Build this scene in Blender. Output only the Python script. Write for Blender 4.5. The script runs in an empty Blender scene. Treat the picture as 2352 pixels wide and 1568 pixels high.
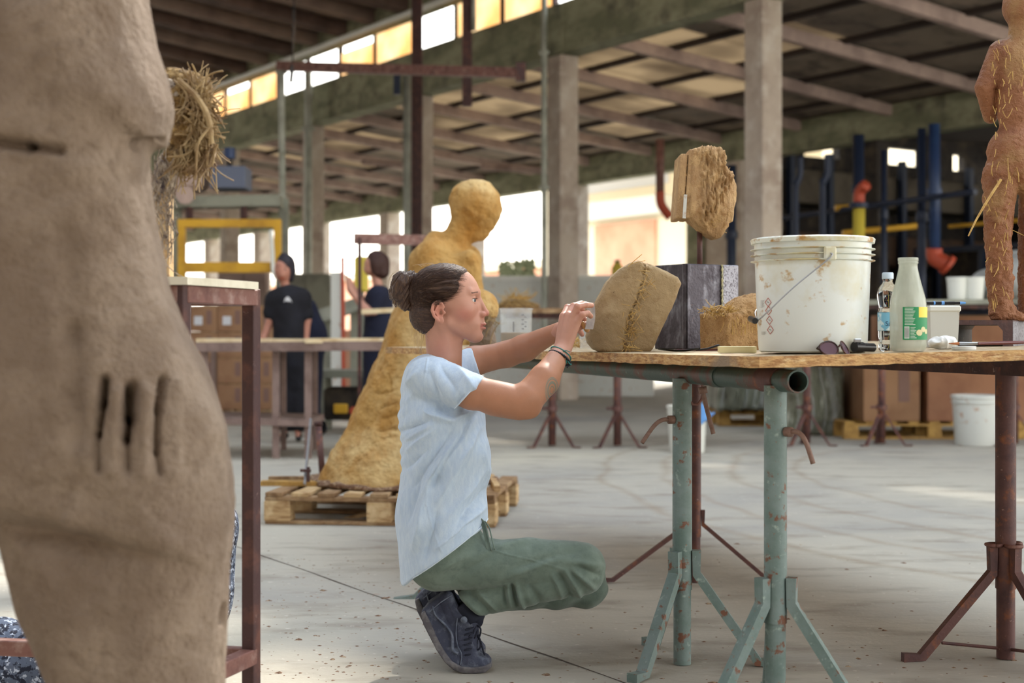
import bpy, math, random
import numpy as np
from mathutils import Vector, Matrix
SC = bpy.context.scene
COL = SC.collection
F = 3267.0; HC = 0.92; CX = 1176.0; HY = 770.0
PI = math.pi
rnd = random.Random(7)

def P(px, py, Y):
    return np.array([(px-CX)/F*Y, Y, HC+(HY-py)/F*Y])
def G(px, Y, z=0.0):
    return np.array([(px-CX)/F*Y, Y, z])
TH = math.atan(2176/3267.)
BS = np.array([math.cos(TH), math.sin(TH), 0]); AT = np.array([-math.sin(TH), math.cos(TH), 0])
def B(s, t, z):
    return BS*s+AT*t+np.array([0, 0, z])

# ---------------- objects, names and labels
def tag(o, label=None, cat=None, group=None, kind=None):
    if label: o['label'] = label
    if cat: o['category'] = cat
    if group: o['group'] = group
    if kind: o['kind'] = kind
    return o
def empty(name, loc, label, cat, group=None):
    o = bpy.data.objects.new(name, None); o.location = tuple(float(v) for v in loc)
    o.empty_display_size = .1
    COL.objects.link(o)
    return tag(o, label, cat, group)
def world_loc(o):
    v = Vector((0, 0, 0))
    while o: v += o.location; o = o.parent
    return v
def mesh_obj(name, V, Fc, mat, parent=None, smooth=False, colors=None):
    """vertices in world space; the object origin is put at the base of its shape"""
    V = np.asarray(V, dtype=float)
    me = bpy.data.meshes.new(name)
    if parent is None:
        o0 = np.array([(V[:, 0].min()+V[:, 0].max())/2, (V[:, 1].min()+V[:, 1].max())/2, V[:, 2].min()])
    else:
        o0 = np.array(parent_origin(parent))
    L = V-o0
    if isinstance(Fc, np.ndarray):
        n = len(Fc); k = Fc.shape[1]
        me.vertices.add(len(L)); me.vertices.foreach_set('co', L.astype(np.float32).ravel())
        me.loops.add(n*k); me.loops.foreach_set('vertex_index', Fc.astype(np.int32).ravel())
        me.polygons.add(n)
        me.polygons.foreach_set('loop_start', np.arange(0, n*k, k, dtype=np.int32))
        me.polygons.foreach_set('loop_total', np.full(n, k, dtype=np.int32))
        me.update(calc_edges=True)
    else:
        me.from_pydata([tuple(v) for v in L], [], Fc)
        me.update()
    if smooth is True:
        me.polygons.foreach_set('use_smooth', np.ones(len(me.polygons), dtype=bool))
    elif smooth:
        me.polygons.foreach_set('use_smooth', np.ones(len(me.polygons), dtype=bool))
        try: me.set_sharp_from_angle(angle=smooth)
        except Exception: pass
    if colors is not None:
        a = me.color_attributes.new('Col', 'FLOAT_COLOR', 'POINT')
        c = np.ones((len(V), 4), dtype=np.float32); c[:, :3] = colors
        a.data.foreach_set('color', c.ravel())
    me.materials.append(mat)
    o = bpy.data.objects.new(name, me)
    if parent is None: o.location = tuple(o0)
    else: o.parent = parent
    COL.objects.link(o)
    return o
def parent_origin(p):
    # parts are stored relative to the thing's origin (parts and sub-parts keep location 0)
    while p.parent: p = p.parent
    return tuple(p.location)
def copy_tree(o, loc, rz=0, parent=None):
    c = o.copy(); COL.objects.link(c)
    if parent is None:
        c.location = tuple(float(v) for v in loc); c.rotation_euler = (0, 0, rz)
    else: c.parent = parent
    for ch in list(o.children): copy_tree(ch, None, 0, c)
    return c

def rotz(a):
    c, s = math.cos(a), math.sin(a)
    return np.array([[c, -s, 0], [s, c, 0], [0, 0, 1.]])
def unit(v):
    v = np.asarray(v, float); return v/(np.linalg.norm(v)+1e-12)
def frame(d):
    d = unit(d); u = np.array([0, 0, 1.]) if abs(d[2]) < .9 else np.array([1., 0, 0])
    x = unit(np.cross(u, d)); y = np.cross(d, x); return x, y

class MB:
    def __init__(s): s.v = []; s.f = []; s.n = 0
    def add(s, V, Fc):
        V = np.asarray(V, float)
        s.v.append(V); s.f += [tuple(int(i)+s.n for i in f) for f in Fc]; s.n += len(V)
        return s
    def box(s, c, size, R=None, bevel=0.0):
        hx, hy, hz = [q/2 for q in size]
        b = min(bevel, hx*.9, hy*.9, hz*.9)
        if b <= 0:
            V = np.array([[x*hx, y*hy, z*hz] for x in (-1, 1) for y in (-1, 1) for z in (-1, 1)])
            Fc = [(0, 1, 3, 2), (4, 6, 7, 5), (0, 4, 5, 1), (2, 3, 7, 6), (0, 2, 6, 4), (1, 5, 7, 3)]
        else:
            V = []; idx = {}
            for x in (-1, 1):
                for y in (-1, 1):
                    for z in (-1, 1):
                        for k in range(3):
                            p = [x*(hx-b), y*(hy-b), z*(hz-b)]
                            p[k] += (x, y, z)[k]*b
                            idx[(x, y, z, k)] = len(V); V.append(p)
            V = np.array(V); Fc = []
            for k in range(3):
                a_, b_ = [i for i in range(3) if i != k]
                for sg in (-1, 1):
                    q = []
                    for (u, w) in ((-1, -1), (1, -1), (1, 1), (-1, 1)):
                        t = [0, 0, 0]; t[k] = sg; t[a_] = u; t[b_] = w; q.append(idx[(t[0], t[1], t[2], k)])
                    Fc.append(q)
            for k in range(3):      # edges along axis k
                a_, b_ = [i for i in range(3) if i != k]
                for u in (-1, 1):
                    for w in (-1, 1):
                        t0 = [0, 0, 0]; t0[k] = -1; t0[a_] = u; t0[b_] = w
                        t1 = list(t0); t1[k] = 1
                        Fc.append((idx[(*t0, a_)], idx[(*t1, a_)], idx[(*t1, b_)], idx[(*t0, b_)]))
            for x in (-1, 1):
                for y in (-1, 1):
                    for z in (-1, 1):
                        Fc.append((idx[(x, y, z, 0)], idx[(x, y, z, 1)], idx[(x, y, z, 2)]))
            # consistent orientation: outward
            G_ = []
            for f in Fc:
                c3 = V[list(f)].mean(0); n = np.cross(V[f[1]]-V[f[0]], V[f[2]]-V[f[0]])
                G_.append(tuple(f) if np.dot(n, c3) > 0 else tuple(reversed(f)))
            Fc = G_
        if R is not None: V = V@np.asarray(R).T
        return s.add(V+np.asarray(c), Fc)
    def bar(s, p0, p1, w, h, up=(0, 0, 1), bevel=0.0):
        p0 = np.asarray(p0, float); p1 = np.asarray(p1, float); d = p1-p0; L = np.linalg.norm(d); d = d/L
        x = np.cross(np.asarray(up, float), d)
        if np.linalg.norm(x) < 1e-6: x = np.array([1., 0, 0])
        x = unit(x); z = np.cross(d, x)
        return s.box((p0+p1)/2, (w, L, h), np.stack([x, d, z], 1), bevel)
    def tube(s, pts, r, n=12, caps=True):
        pts = [np.asarray(p, float) for p in pts]; m = len(pts)
        rr = [r]*m if np.isscalar(r) else list(r)
        d0 = pts[1]-pts[0]; x, y = frame(d0); V = []
        for i, p in enumerate(pts):
            d = (pts[min(i+1, m-1)]-pts[max(i-1, 0)]); d = unit(d)
            x = unit(x-d*np.dot(x, d)); y = np.cross(d, x)
            for k in range(n):
                a = 2*PI*k/n; V.append(p+(x*math.cos(a)+y*math.sin(a))*rr[i])
        Fc = [(i*n+k, i*n+(k+1) % n, (i+1)*n+(k+1) % n, (i+1)*n+k) for i in range(m-1) for k in range(n)]
        if caps: Fc += [tuple(reversed(range(n))), tuple(range((m-1)*n, m*n))]
        return s.add(V, Fc)
    def lathe(s, prof, c, n=32, d=(0, 0, 1), sx=1.0, sy=1.0):
        c = np.asarray(c, float); d = unit(d)
        if abs(d[2]) > .999: x, y = np.array([1., 0, 0]), np.array([0, 1., 0])*np.sign(d[2])
        else: x, y = frame(d)
        V = []
        for (r, z) in prof:
            for k in range(n):
                a = 2*PI*k/n; V.append(c+x*math.cos(a)*r*sx+y*math.sin(a)*r*sy+d*z)
        m = len(prof)
        Fc = [(i*n+k, i*n+(k+1) % n, (i+1)*n+(k+1) % n, (i+1)*n+k) for i in range(m-1) for k in range(n)]
        return s.add(V, Fc)
    def prism(s, poly, ax, ay, c, d, depth):
        """2D polygon in plane (ax, ay) at c, extruded along d by depth"""
        ax, ay, c, d = map(lambda q: np.asarray(q, float), (ax, ay, c, d)); n = len(poly)
        V = [c+ax*p[0]+ay*p[1] for p in poly]+[c+ax*p[0]+ay*p[1]+d*depth for p in poly]
        Fc = [tuple(reversed(range(n))), tuple(range(n, 2*n))]+[(i, (i+1) % n, n+(i+1) % n, n+i) for i in range(n)]
        return s.add(V, Fc)
    def grid(s, fn, nu, nv):
        V = [fn(u/nu, v/nv) for u in range(nu+1) for v in range(nv+1)]
        return s.add(V, [(u*(nv+1)+v, (u+1)*(nv+1)+v, (u+1)*(nv+1)+v+1, u*(nv+1)+v+1) for u in range(nu) for v in range(nv)])
    def build(s, name, mat, parent=None, smooth=False):
        return mesh_obj(name, np.concatenate(s.v), s.f, mat, parent, smooth)

# ---------------- value noise
def vnoise(Q, seed=0):
    Q = np.asarray(Q, np.float64); i = np.floor(Q).astype(np.int64); f = Q-i; f = f*f*(3-2*f)
    def h(a, b, c):
        n = (a*374761393+b*668265263+c*2147483647+seed*1274126177) & 0xffffffff
        n = ((n ^ (n >> 13))*1274126177) & 0xffffffff
        return ((n ^ (n >> 16)) & 0xffff)/65535.0
    x, y, z = i[:, 0], i[:, 1], i[:, 2]; fx, fy, fz = f[:, 0], f[:, 1], f[:, 2]
    def l(a, b, t): return a+(b-a)*t
    return l(l(l(h(x, y, z), h(x+1, y, z), fx), l(h(x, y+1, z), h(x+1, y+1, z), fx), fy),
             l(l(h(x, y, z+1), h(x+1, y, z+1), fx), l(h(x, y+1, z+1), h(x+1, y+1, z+1), fx), fy), fz)*2-1
def fbm(Pn, freq, octv=3, seed=0, st=(1, 1, 1)):
    q = np.asarray(Pn)*np.array(st)*freq; r = 0; a = 1; t = 0
    for k in range(octv):
        r = r+a*vnoise(q*(2**k)+17.3*k, seed+k); t += a; a *= .5
    return r/t

# ---------------- distance-field modelling
def L2(a): return np.sqrt((a*a).sum(-1))
def ell(Q, c, r):
    c = np.asarray(c, np.float32); r = np.asarray(r, np.float32); p = Q-c
    k0 = L2(p/r); k1 = L2(p/(r*r))+1e-9
    return k0*(k0-1)/k1
def cap(Q, a, b, ra, rb=None, sc=None):
    if rb is None: rb = ra
    a = np.asarray(a, np.float32); b = np.asarray(b, np.float32)
    if sc is not None:
        sc = np.asarray(sc, np.float32); Q = Q*sc; a = a*sc; b = b*sc
    ba = b-a; pa = Q-a
    h = np.clip((pa@ba)/max(float(ba@ba), 1e-12), 0, 1)
    return L2(pa-h[:, None]*ba)-(ra+(rb-ra)*h)
def chain(Q, pts, rad, k=None):
    d = None
    for i in range(len(pts)-1):
        e = cap(Q, pts[i], pts[i+1], rad[i], rad[i+1])
        d = e if d is None else (np.minimum(d, e) if k is None else smin(d, e, k))
    return d
def rbox(Q, c, half, r, R=None):
    p = Q-np.asarray(c, np.float32)
    if R is not None: p = p@np.asarray(R, np.float32)
    q = np.abs(p)-(np.asarray(half, np.float32)-r)
    return L2(np.maximum(q, 0))+np.minimum(q.max(1), 0)-r
def smin(a, b, k):
    h = np.clip(.5+.5*(b-a)/k, 0, 1); return b+(a-b)*h-k*h*(1-h)
def smax(a, b, k): return -smin(-a, -b, k)
def poly2(x, y, poly):
    """signed distance to a polygon, inside negative"""
    poly = np.asarray(poly, np.float32); n = len(poly)
    d = np.full(x.shape, 1e9, np.float32); ins = np.zeros(x.shape, bool)
    for i in range(n):
        a = poly[i]; b = poly[i-1]; e = b-a; wx = x-a[0]; wy = y-a[1]
        t = np.clip((wx*e[0]+wy*e[1])/max(float(e@e), 1e-12), 0, 1)
        d = np.minimum(d, (wx-e[0]*t)**2+(wy-e[1]*t)**2)
        c = ((a[1] > y) != (b[1] > y))
        with np.errstate(divide='ignore', invalid='ignore'):
            xi = (b[0]-a[0])*(y-a[1])/(b[1]-a[1]+1e-20)+a[0]
        ins ^= (c & (x < xi))
    d = np.sqrt(d); return np.where(ins, -d, d)
def extr(d2, w, r):
    """round the edge between a 2D distance and a depth distance"""
    return np.sqrt(np.maximum(d2+r, 0)**2+np.maximum(w+r, 0)**2)-r+np.minimum(np.maximum(d2+r, w+r), 0)

def sdf_mesh(f, lo, hi, h):
    lo = np.asarray(lo, np.float32); hi = np.asarray(hi, np.float32); Bk = 8
    nb = np.ceil((hi-lo)/h/Bk).astype(int)+1; n = nb*Bk
    bi = np.stack(np.meshgrid(*[np.arange(k) for k in nb], indexing='ij'), -1).reshape(-1, 3)
    cen = lo+(bi*Bk+Bk/2-.5)*h
    dc = f(cen.astype(np.float32))
    act = np.abs(dc) < Bk*h*1.25
    vol = np.ones(tuple(n), np.float32)
    off = np.stack(np.meshgrid(*[np.arange(Bk)]*3, indexing='ij'), -1).reshape(-1, 3)
    for b in bi[(~act) & (dc < 0)]:
        i, j, k = b*Bk; vol[i:i+Bk, j:j+Bk, k:k+Bk] = -1
    A = bi[act]
    for c in range(0, len(A), 400):
        idx = (A[c:c+400, None, :]*Bk+off[None]).reshape(-1, 3)
        vol[idx[:, 0], idx[:, 1], idx[:, 2]] = f((lo+idx*h).astype(np.float32))
    ins = vol < 0
    m = np.zeros(tuple(n-1), np.uint8)
    for dx in (0, 1):
        for dy in (0, 1):
            for dz in (0, 1):
                m += ins[dx:n[0]-1+dx, dy:n[1]-1+dy, dz:n[2]-1+dz]
    cells = np.argwhere((m > 0) & (m < 8))
    cid = np.full(tuple(n-1), -1, np.int32); cid[cells[:, 0], cells[:, 1], cells[:, 2]] = np.arange(len(cells))
    acc = np.zeros((len(cells), 3)); cnt = np.zeros(len(cells))
    for ax in range(3):
        o1, o2 = [q for q in range(3) if q != ax]
        for u in (0, 1):
            for w in (0, 1):
                s0 = cells.copy(); s0[:, o1] += u; s0[:, o2] += w
                s1 = s0.copy(); s1[:, ax] += 1
                a = vol[s0[:, 0], s0[:, 1], s0[:, 2]]; b = vol[s1[:, 0], s1[:, 1], s1[:, 2]]
                k = (a < 0) != (b < 0)
                t = np.where(k, a/(a-b+(a == b)), 0)
                p = s0.astype(float); p[:, ax] += t
                acc[k] += p[k]; cnt[k] += 1
    V = lo+acc/cnt[:, None]*h
    Q = []
    for ax in range(3):
        o1, o2 = [(1, 2), (2, 0), (0, 1)][ax]
        sl0 = [slice(None)]*3; sl1 = [slice(None)]*3
        sl0[ax] = slice(0, n[ax]-1); sl1[ax] = slice(1, n[ax])
        e = np.argwhere(ins[tuple(sl0)] != ins[tuple(sl1)])
        e = e[(e[:, o1] > 0) & (e[:, o2] > 0) & (e[:, o1] < n[o1]-1) & (e[:, o2] < n[o2]-1)]
        if not len(e): continue
        fl = ins[e[:, 0], e[:, 1], e[:, 2]]
        q = []
        for (u, w) in ((0, 0), (-1, 0), (-1, -1), (0, -1)):
            c = e.copy(); c[:, o1] += u; c[:, o2] += w
            q.append(cid[c[:, 0], c[:, 1], c[:, 2]])
        q = np.stack(q, 1)
        q[fl] = q[fl]
        q = np.where(fl[:, None], q, q[:, ::-1])
        Q.append(q)
    Q = np.concatenate(Q); Q = Q[(Q >= 0).all(1)]
    return V, Q
def normals(V, Q):
    a = V[Q[:, 2]]-V[Q[:, 0]]; b = V[Q[:, 3]]-V[Q[:, 1]]; n = np.cross(a, b)
    N = np.zeros_like(V)
    for k in range(4): np.add.at(N, Q[:, k], n)
    return N/(np.linalg.norm(N, axis=1, keepdims=True)+1e-12)
def smooth_v(V, Q, it=1, lam=.5):
    for _ in range(it):
        S = np.zeros_like(V); C = np.zeros(len(V))
        for k in range(4):
            np.add.at(S, Q[:, k], V[Q[:, (k+1) % 4]]+V[Q[:, k-1]]); np.add.at(C, Q[:, k], 2)
        V = V+(S/C[:, None]-V)*lam
    return V
def toQ(Pw, Y0):
    k = Y0/F
    return np.stack([Pw[:, 0]/k+CX, (Pw[:, 1]-Y0)/k, HY-(Pw[:, 2]-HC)/k], 1)
def proj(V):
    return CX+V[:, 0]/V[:, 1]*F, HY-(V[:, 2]-HC)/V[:, 1]*F
def seg2(x, y, a, b):
    a = np.array(a, float); b = np.array(b, float); e = b-a
    t = np.clip(((x-a[0])*e[0]+(y-a[1])*e[1])/(e@e), 0, 1)
    return np.hypot(x-a[0]-e[0]*t, y-a[1]-e[1]*t), t
def curve_pts(pts, n=8):
    pts = [np.asarray(p, float) for p in pts]; out = []
    m = len(pts)
    for i in range(m-1):
        p0 = pts[max(i-1, 0)]; p1 = pts[i]; p2 = pts[i+1]; p3 = pts[min(i+2, m-1)]
        for k in range(n):
            t = k/n
            out.append(.5*((2*p1)+(-p0+p2)*t+(2*p0-5*p1+4*p2-p3)*t*t+(-p0+3*p1-3*p2+p3)*t**3))
    out.append(pts[-1]); return out

# ---------------- materials
def lin(c):
    """sRGB 0..255 to linear"""
    return tuple((v/255/12.92) if v <= 10.3 else ((v/255+.055)/1.055)**2.4 for v in c)
def mat(name, col, rough=.7, metal=0., layers=(), bump=None, trans=0., ior=1.45, spec=.5, sss=0., vcol=False, emit=None, alpha=1., sheen=0., coat=0., ao=None, brick=None):
    m = bpy.data.materials.new(name); m.use_nodes = True; nt = m.node_tree; N = nt.nodes; L = nt.links
    bs = N['Principled BSDF']; tc = N.new('ShaderNodeTexCoord')
    def val(c): return (*lin(c), 1.)
    if vcol:
        a = N.new('ShaderNodeAttribute'); a.attribute_name = 'Col'; cur = a.outputs['Color']
    else:
        r = N.new('ShaderNodeRGB'); r.outputs[0].default_value = val(col); cur = r.outputs[0]
    for ly in layers:       # (colour, scale, lo, hi[, stretch xyz, detail, strength])
        c2, sc, lo, hi = ly[:4]; st = ly[4] if len(ly) > 4 and ly[4] else (1, 1, 1); det = ly[5] if len(ly) > 5 else 5; stg = ly[6] if len(ly) > 6 else 1.
        mp = N.new('ShaderNodeMapping'); mp.inputs['Scale'].default_value = st; mp.inputs['Location'].default_value = (sc*.37, lo*3, hi*2)
        L.new(tc.outputs['Object'], mp.inputs[0])
        nz = N.new('ShaderNodeTexNoise'); nz.inputs['Scale'].default_value = sc; nz.inputs['Detail'].default_value = det; nz.inputs['Roughness'].default_value = .6
        L.new(mp.outputs[0], nz.inputs['Vector'])
        mr = N.new('ShaderNodeMapRange'); mr.inputs[1].default_value = lo; mr.inputs[2].default_value = hi; mr.inputs[4].default_value = stg
        L.new(nz.outputs['Fac'], mr.inputs[0])
        mx = N.new('ShaderNodeMix'); mx.data_type = 'RGBA'
        L.new(mr.outputs[0], mx.inputs[0]); L.new(cur, mx.inputs[6]); mx.inputs[7].default_value = val(c2)
        cur = mx.outputs[2]
    L.new(cur, bs.inputs['Base Color'])
    bs.inputs['Roughness'].default_value = rough; bs.inputs['Metallic'].default_value = metal
    bs.inputs['IOR'].default_value = ior; bs.inputs['Transmission Weight'].default_value = trans
    bs.inputs['Specular IOR Level'].default_value = spec
    bs.inputs['Subsurface Weight'].default_value = sss; bs.inputs['Subsurface Radius'].default_value = (.012, .005, .003); bs.inputs['Subsurface Scale'].default_value = 1.
    bs.inputs['Sheen Weight'].default_value = sheen; bs.inputs['Coat Weight'].default_value = coat; bs.inputs['Alpha'].default_value = alpha
    if emit: bs.inputs['Emission Color'].default_value = val(emit[0]); bs.inputs['Emission Strength'].default_value = emit[1]
    if bump:                # list of (scale, distance, stretch)
        prev = None
        for bp in (bump if isinstance(bump, list) else [bump]):
            sc, ds = bp[:2]; st = bp[2] if len(bp) > 2 else (1, 1, 1)
            mp = N.new('ShaderNodeMapping'); mp.inputs['Scale'].default_value = st; L.new(tc.outputs['Object'], mp.inputs[0])
            nz = N.new('ShaderNodeTexNoise'); nz.inputs['Scale'].default_value = sc; nz.inputs['Detail'].default_value = 3
            L.new(mp.outputs[0], nz.inputs['Vector'])
            b = N.new('ShaderNodeBump'); b.inputs['Distance'].default_value = ds; b.inputs['Strength'].default_value = 1.
            L.new(nz.outputs['Fac'], b.inputs['Height'])
            if prev: L.new(prev, b.inputs['Normal'])
            prev = b.outputs[0]
        L.new(prev, bs.inputs['Normal'])
    m['bs'] = 1
    return m
def nodes_of(m): return m.node_tree.nodes, m.node_tree.links, m.node_tree.nodes['Principled BSDF']

M = {}
M['skin'] = mat('skin', (200, 150, 130), .46, vcol=True, sss=.05, bump=[(700, .00025)])
M['shirt'] = mat('light_blue_jersey', (184, 204, 227), .9, layers=[((198, 215, 233), 90, .4, .65, (1, 1, .3))], bump=[(700, .0006, (1, 1, .25)), (30, .002)], sheen=.25)
M['trim'] = mat('light_blue_seam', (208, 222, 236), .9)
M['pants'] = mat('green_cotton', (104, 120, 110), .92, layers=[((122, 138, 128), 12, .45, .7), ((90, 105, 97), 40, .5, .75)], bump=[(900, .0005), (26, .003)], sheen=.2)
M['hair'] = mat('brown_hair', (66, 46, 38), .55, layers=[((98, 74, 58), 60, .45, .7, (.25, 3, 3)), ((36, 26, 24), 90, .5, .75, (.2, 3, 3))], bump=[(260, .003, (.1, 1.5, 1.5))])
M['hairgold'] = mat('fair_hair', (196, 168, 128), .45)
M['hairbun'] = mat('bun_hair', (70, 50, 42), .42, layers=[((104, 80, 62), 60, .45, .7, (2, 2, .6)), ((38, 27, 25), 90, .5, .75, (2, 2, .5))], bump=[(200, .003, (1, 1, .35))])
M['eye'] = mat('eye_white', (215, 212, 208), .15)
M['iris'] = mat('iris_blue', (70, 86, 98), .1)
M['brow'] = mat('eyebrow_hair', (74, 52, 44), .6)
M['boot'] = mat('navy_suede', (62, 67, 86), .8, layers=[((112, 120, 136), 34, .5, .72), ((44, 48, 66), 12, .5, .7)], bump=[(400, .001)])
M['bootlt'] = mat('dusty_grey_suede', (112, 120, 136), .85, layers=[((70, 78, 98), 40, .45, .7)], bump=[(400, .001)])
M['sole'] = mat('dusty_rubber_sole', (88, 86, 92), .8, layers=[((124, 122, 124), 40, .45, .7)])
M['lace'] = mat('navy_lace', (26, 30, 46), .8)
M['bead'] = mat('black_cord', (22, 22, 30), .5)
M['teal'] = mat('teal_cord', (48, 128, 124), .7)
M['clayA'] = mat('smooth_tan_clay', (156, 133, 99), .82, layers=[((178, 156, 120), 9, .45, .65), ((126, 98, 62), 22, .58, .78), ((98, 80, 54), 120, .66, .74)], bump=[(60, .004), (350, .0015)])
M['clayB'] = mat('rough_ochre_clay', (186, 152, 112), .9, layers=[((214, 180, 132), 14, .45, .7), ((160, 120, 76), 40, .52, .75)], bump=[(70, .012, (1, 1, .35)), (300, .004)])
M['clayD'] = mat('straw_clay', (180, 142, 96), .88, layers=[((200, 164, 116), 18, .45, .7), ((134, 98, 60), 60, .55, .75)], bump=[(90, .008), (300, .003)])
M['clayY'] = mat('yellow_clay', (178, 140, 80), .85, layers=[((206, 180, 130), 2.2, .5, .68), ((166, 118, 52), 5, .46, .7), ((132, 94, 50), 20, .6, .78)], bump=[(14, .02), (60, .006)])
M['clayR'] = mat('red_brown_clay', (150, 100, 68), .5, layers=[((168, 130, 88), 6, .5, .62), ((122, 74, 50), 12, .52, .72)], bump=[(80, .008), (260, .003)])
M['clayG'] = mat('taupe_clay', (118, 101, 87), .9, layers=[((140, 123, 107), 5, .4, .65), ((108, 90, 74), 9, .5, .75), ((114, 97, 82), 40, .5, .7)], bump=[(30, .008), (120, .003)])
M['straw'] = mat('dry_straw', (206, 172, 104), .6, layers=[((170, 132, 72), 30, .4, .7)])
M['straw2'] = mat('pale_straw', (172, 148, 108), .7, layers=[((124, 96, 64), 24, .4, .65)])
M['chaff'] = mat('matted_straw', (128, 100, 62), .9, layers=[((178, 146, 92), 60, .45, .65), ((70, 52, 36), 45, .5, .7)], bump=[(90, .02)])
M['fluff'] = mat('grey_fibre', (168, 152, 136), .95, layers=[((90, 78, 84), 40, .5, .65), ((205, 192, 174), 60, .5, .7)], bump=[(100, .015)])
M['green'] = mat('chipped_green_paint', (120, 136, 134), .5, layers=[((96, 116, 110), 10, .4, .65), ((152, 168, 160), 45, .6, .72), ((116, 78, 60), 28, .58, .64), ((140, 92, 62), 70, .66, .7)], bump=[(60, .001)])
M['greend'] = mat('dark_green_pipe_paint', (66, 84, 78), .5, layers=[((96, 62, 50), 9, .52, .62), ((110, 128, 118), 50, .64, .7)], bump=[(60, .001)])
M['rust'] = mat('rusty_maroon_steel', (98, 66, 62), .6, layers=[((74, 50, 52), 12, .45, .65), ((140, 84, 52), 22, .55, .7), ((150, 120, 110), 80, .66, .72)], bump=[(90, .001)])
M['rustd'] = mat('dark_brown_steel', (70, 46, 46), .55, layers=[((104, 66, 56), 14, .5, .7), ((150, 124, 116), 36, .64, .74)], bump=[(90, .001)])
M['rustl'] = mat('brown_painted_tube', (122, 84, 76), .55, layers=[((160, 134, 126), 26, .5, .75), ((92, 58, 54), 12, .5, .7)], bump=[(90, .001)])
M['iron'] = mat('mill_scale_steel', (76, 72, 80), .42, .55, layers=[((128, 128, 138), 34, .48, .68, (1, 1, .35)), ((54, 48, 56), 8, .48, .62), ((112, 84, 70), 60, .66, .72)], bump=[(120, .0012)])
M['iron2'] = mat('pitted_steel_face', (150, 150, 160), .4, .4, layers=[((86, 80, 90), 150, .5, .62), ((104, 102, 112), 14, .48, .65, (1, 1, .4))], bump=[(160, .0012)])
M['weld'] = mat('yellowed_weld', (196, 190, 150), .5, layers=[((150, 150, 130), 60, .45, .6)])
M['steel'] = mat('bare_steel', (168, 170, 174), .3, .8)
M['galv'] = mat('galvanised_pipe', (168, 172, 162), .45, .3, layers=[((132, 136, 126), 4, .4, .7)])
M['hook'] = mat('rusty_hook', (128, 100, 88), .55, layers=[((110, 80, 66), 60, .45, .7)], bump=[(150, .001)])
M['osbtop'] = mat('grey_board_top', (172, 150, 118), .8, layers=[((204, 188, 158), 14, .45, .65, (3, 1, 1)), ((132, 106, 80), 26, .55, .7), ((222, 216, 200), 40, .66, .72)], bump=[(60, .001)])
M['osb'] = mat('splintered_board_edge', (204, 164, 112), .85, layers=[((166, 122, 80), 26, .45, .6, (1, 1, 5)), ((224, 196, 150), 30, .55, .7, (1, 1, 4)), ((146, 128, 108), 5, .54, .66), ((110, 80, 56), 60, .62, .7, (1, 1, 6)), ((226, 224, 212), 7, .68, .71)], bump=[(90, .004, (1, 1, 3))])
M['bucket'] = mat('white_bucket_plastic', (226, 232, 230), .35, layers=[((210, 204, 172), 5, .5, .72), ((184, 146, 82), 17, .61, .67, (1, 1, 1.3), 9, .8)], sss=.0)
M['bucketrib'] = mat('clay_smeared_rim_plastic', (222, 226, 216), .4, layers=[((176, 132, 70), 16, .52, .6, (1, 1, 1.5), 8), ((204, 194, 150), 8, .52, .7)])
M['plasw'] = mat('plain_white_plastic', (222, 224, 218), .4)
M['plasw2'] = mat('dusty_white_plastic', (205, 208, 204), .5, layers=[((180, 150, 130), 14, .6, .7)])
M['redline'] = mat('red_pictogram_ink', (196, 96, 84), .6)
M['ink'] = mat('faint_black_ink', (120, 120, 124), .6)
M['blackpl'] = mat('black_plastic', (24, 24, 28), .25)
M['glassmilk'] = mat('milky_glass', (222, 226, 212), .12, alpha=.5, layers=[((170, 176, 160), 9, .45, .7, (1, 1, .3))])
M['clearpl'] = mat('clear_plastic', (240, 246, 250), .03, trans=1., ior=1.2)
M['tubpl'] = mat('cloudy_clear_plastic', (222, 228, 232), .12, alpha=.2, layers=[((150, 130, 104), 26, .6, .68)])
M['slurry'] = mat('clay_slurry', (150, 128, 104), .5, bump=[(40, .003)])
M['lgreen'] = mat('green_label', (32, 142, 88), .5)
M['lyellow'] = mat('yellow_label', (244, 222, 88), .5)
M['lwhite'] = mat('white_label_ink', (226, 236, 228), .5)
M['lblue'] = mat('pale_blue_label', (132, 196, 228), .5, layers=[((222, 238, 246), 30, .5, .55)])
M['navyink'] = mat('navy_ink', (44, 66, 110), .5)
M['capblue'] = mat('pale_blue_cap', (206, 222, 240), .4)
M['tissue'] = mat('crumpled_tissue', (232, 232, 230), .9, bump=[(30, .004)])
M['tape'] = mat('cream_masking_tape', (224, 216, 170), .7)
M['lens'] = mat('purple_tinted_lens', (104, 84, 96), .06, coat=.5)
M['tort'] = mat('tortoiseshell_frame', (78, 40, 32), .2, layers=[((30, 18, 20), 60, .45, .6)])
M['penb'] = mat('light_blue_plastic', (104, 160, 226), .4)
M['brushw'] = mat('dark_red_wood', (92, 34, 34), .35)
M['bristle'] = mat('ginger_bristle', (176, 104, 56), .7)
M['whitecap'] = mat('white_lid', (214, 216, 216), .45)
M['scraper'] = mat('grey_flexible_sheet', (138, 128, 126), .6, layers=[((160, 148, 140), 40, .45, .65)])
M['amber'] = mat('amber_rubber', (176, 134, 80), .4)
M['wood'] = mat('pallet_pine', (190, 160, 118), .8, layers=[((150, 116, 78), 10, .45, .65, (1, 1, 6)), ((214, 190, 150), 14, .5, .7)], bump=[(60, .002)])
M['legs'] = mat('dusty_brown_timber', (136, 116, 110), .8, layers=[((112, 92, 86), 6, .45, .65)])
M['woodl'] = mat('pale_plank_top', (222, 204, 168), .8, layers=[((192, 166, 126), 8, .5, .7)])
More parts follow.
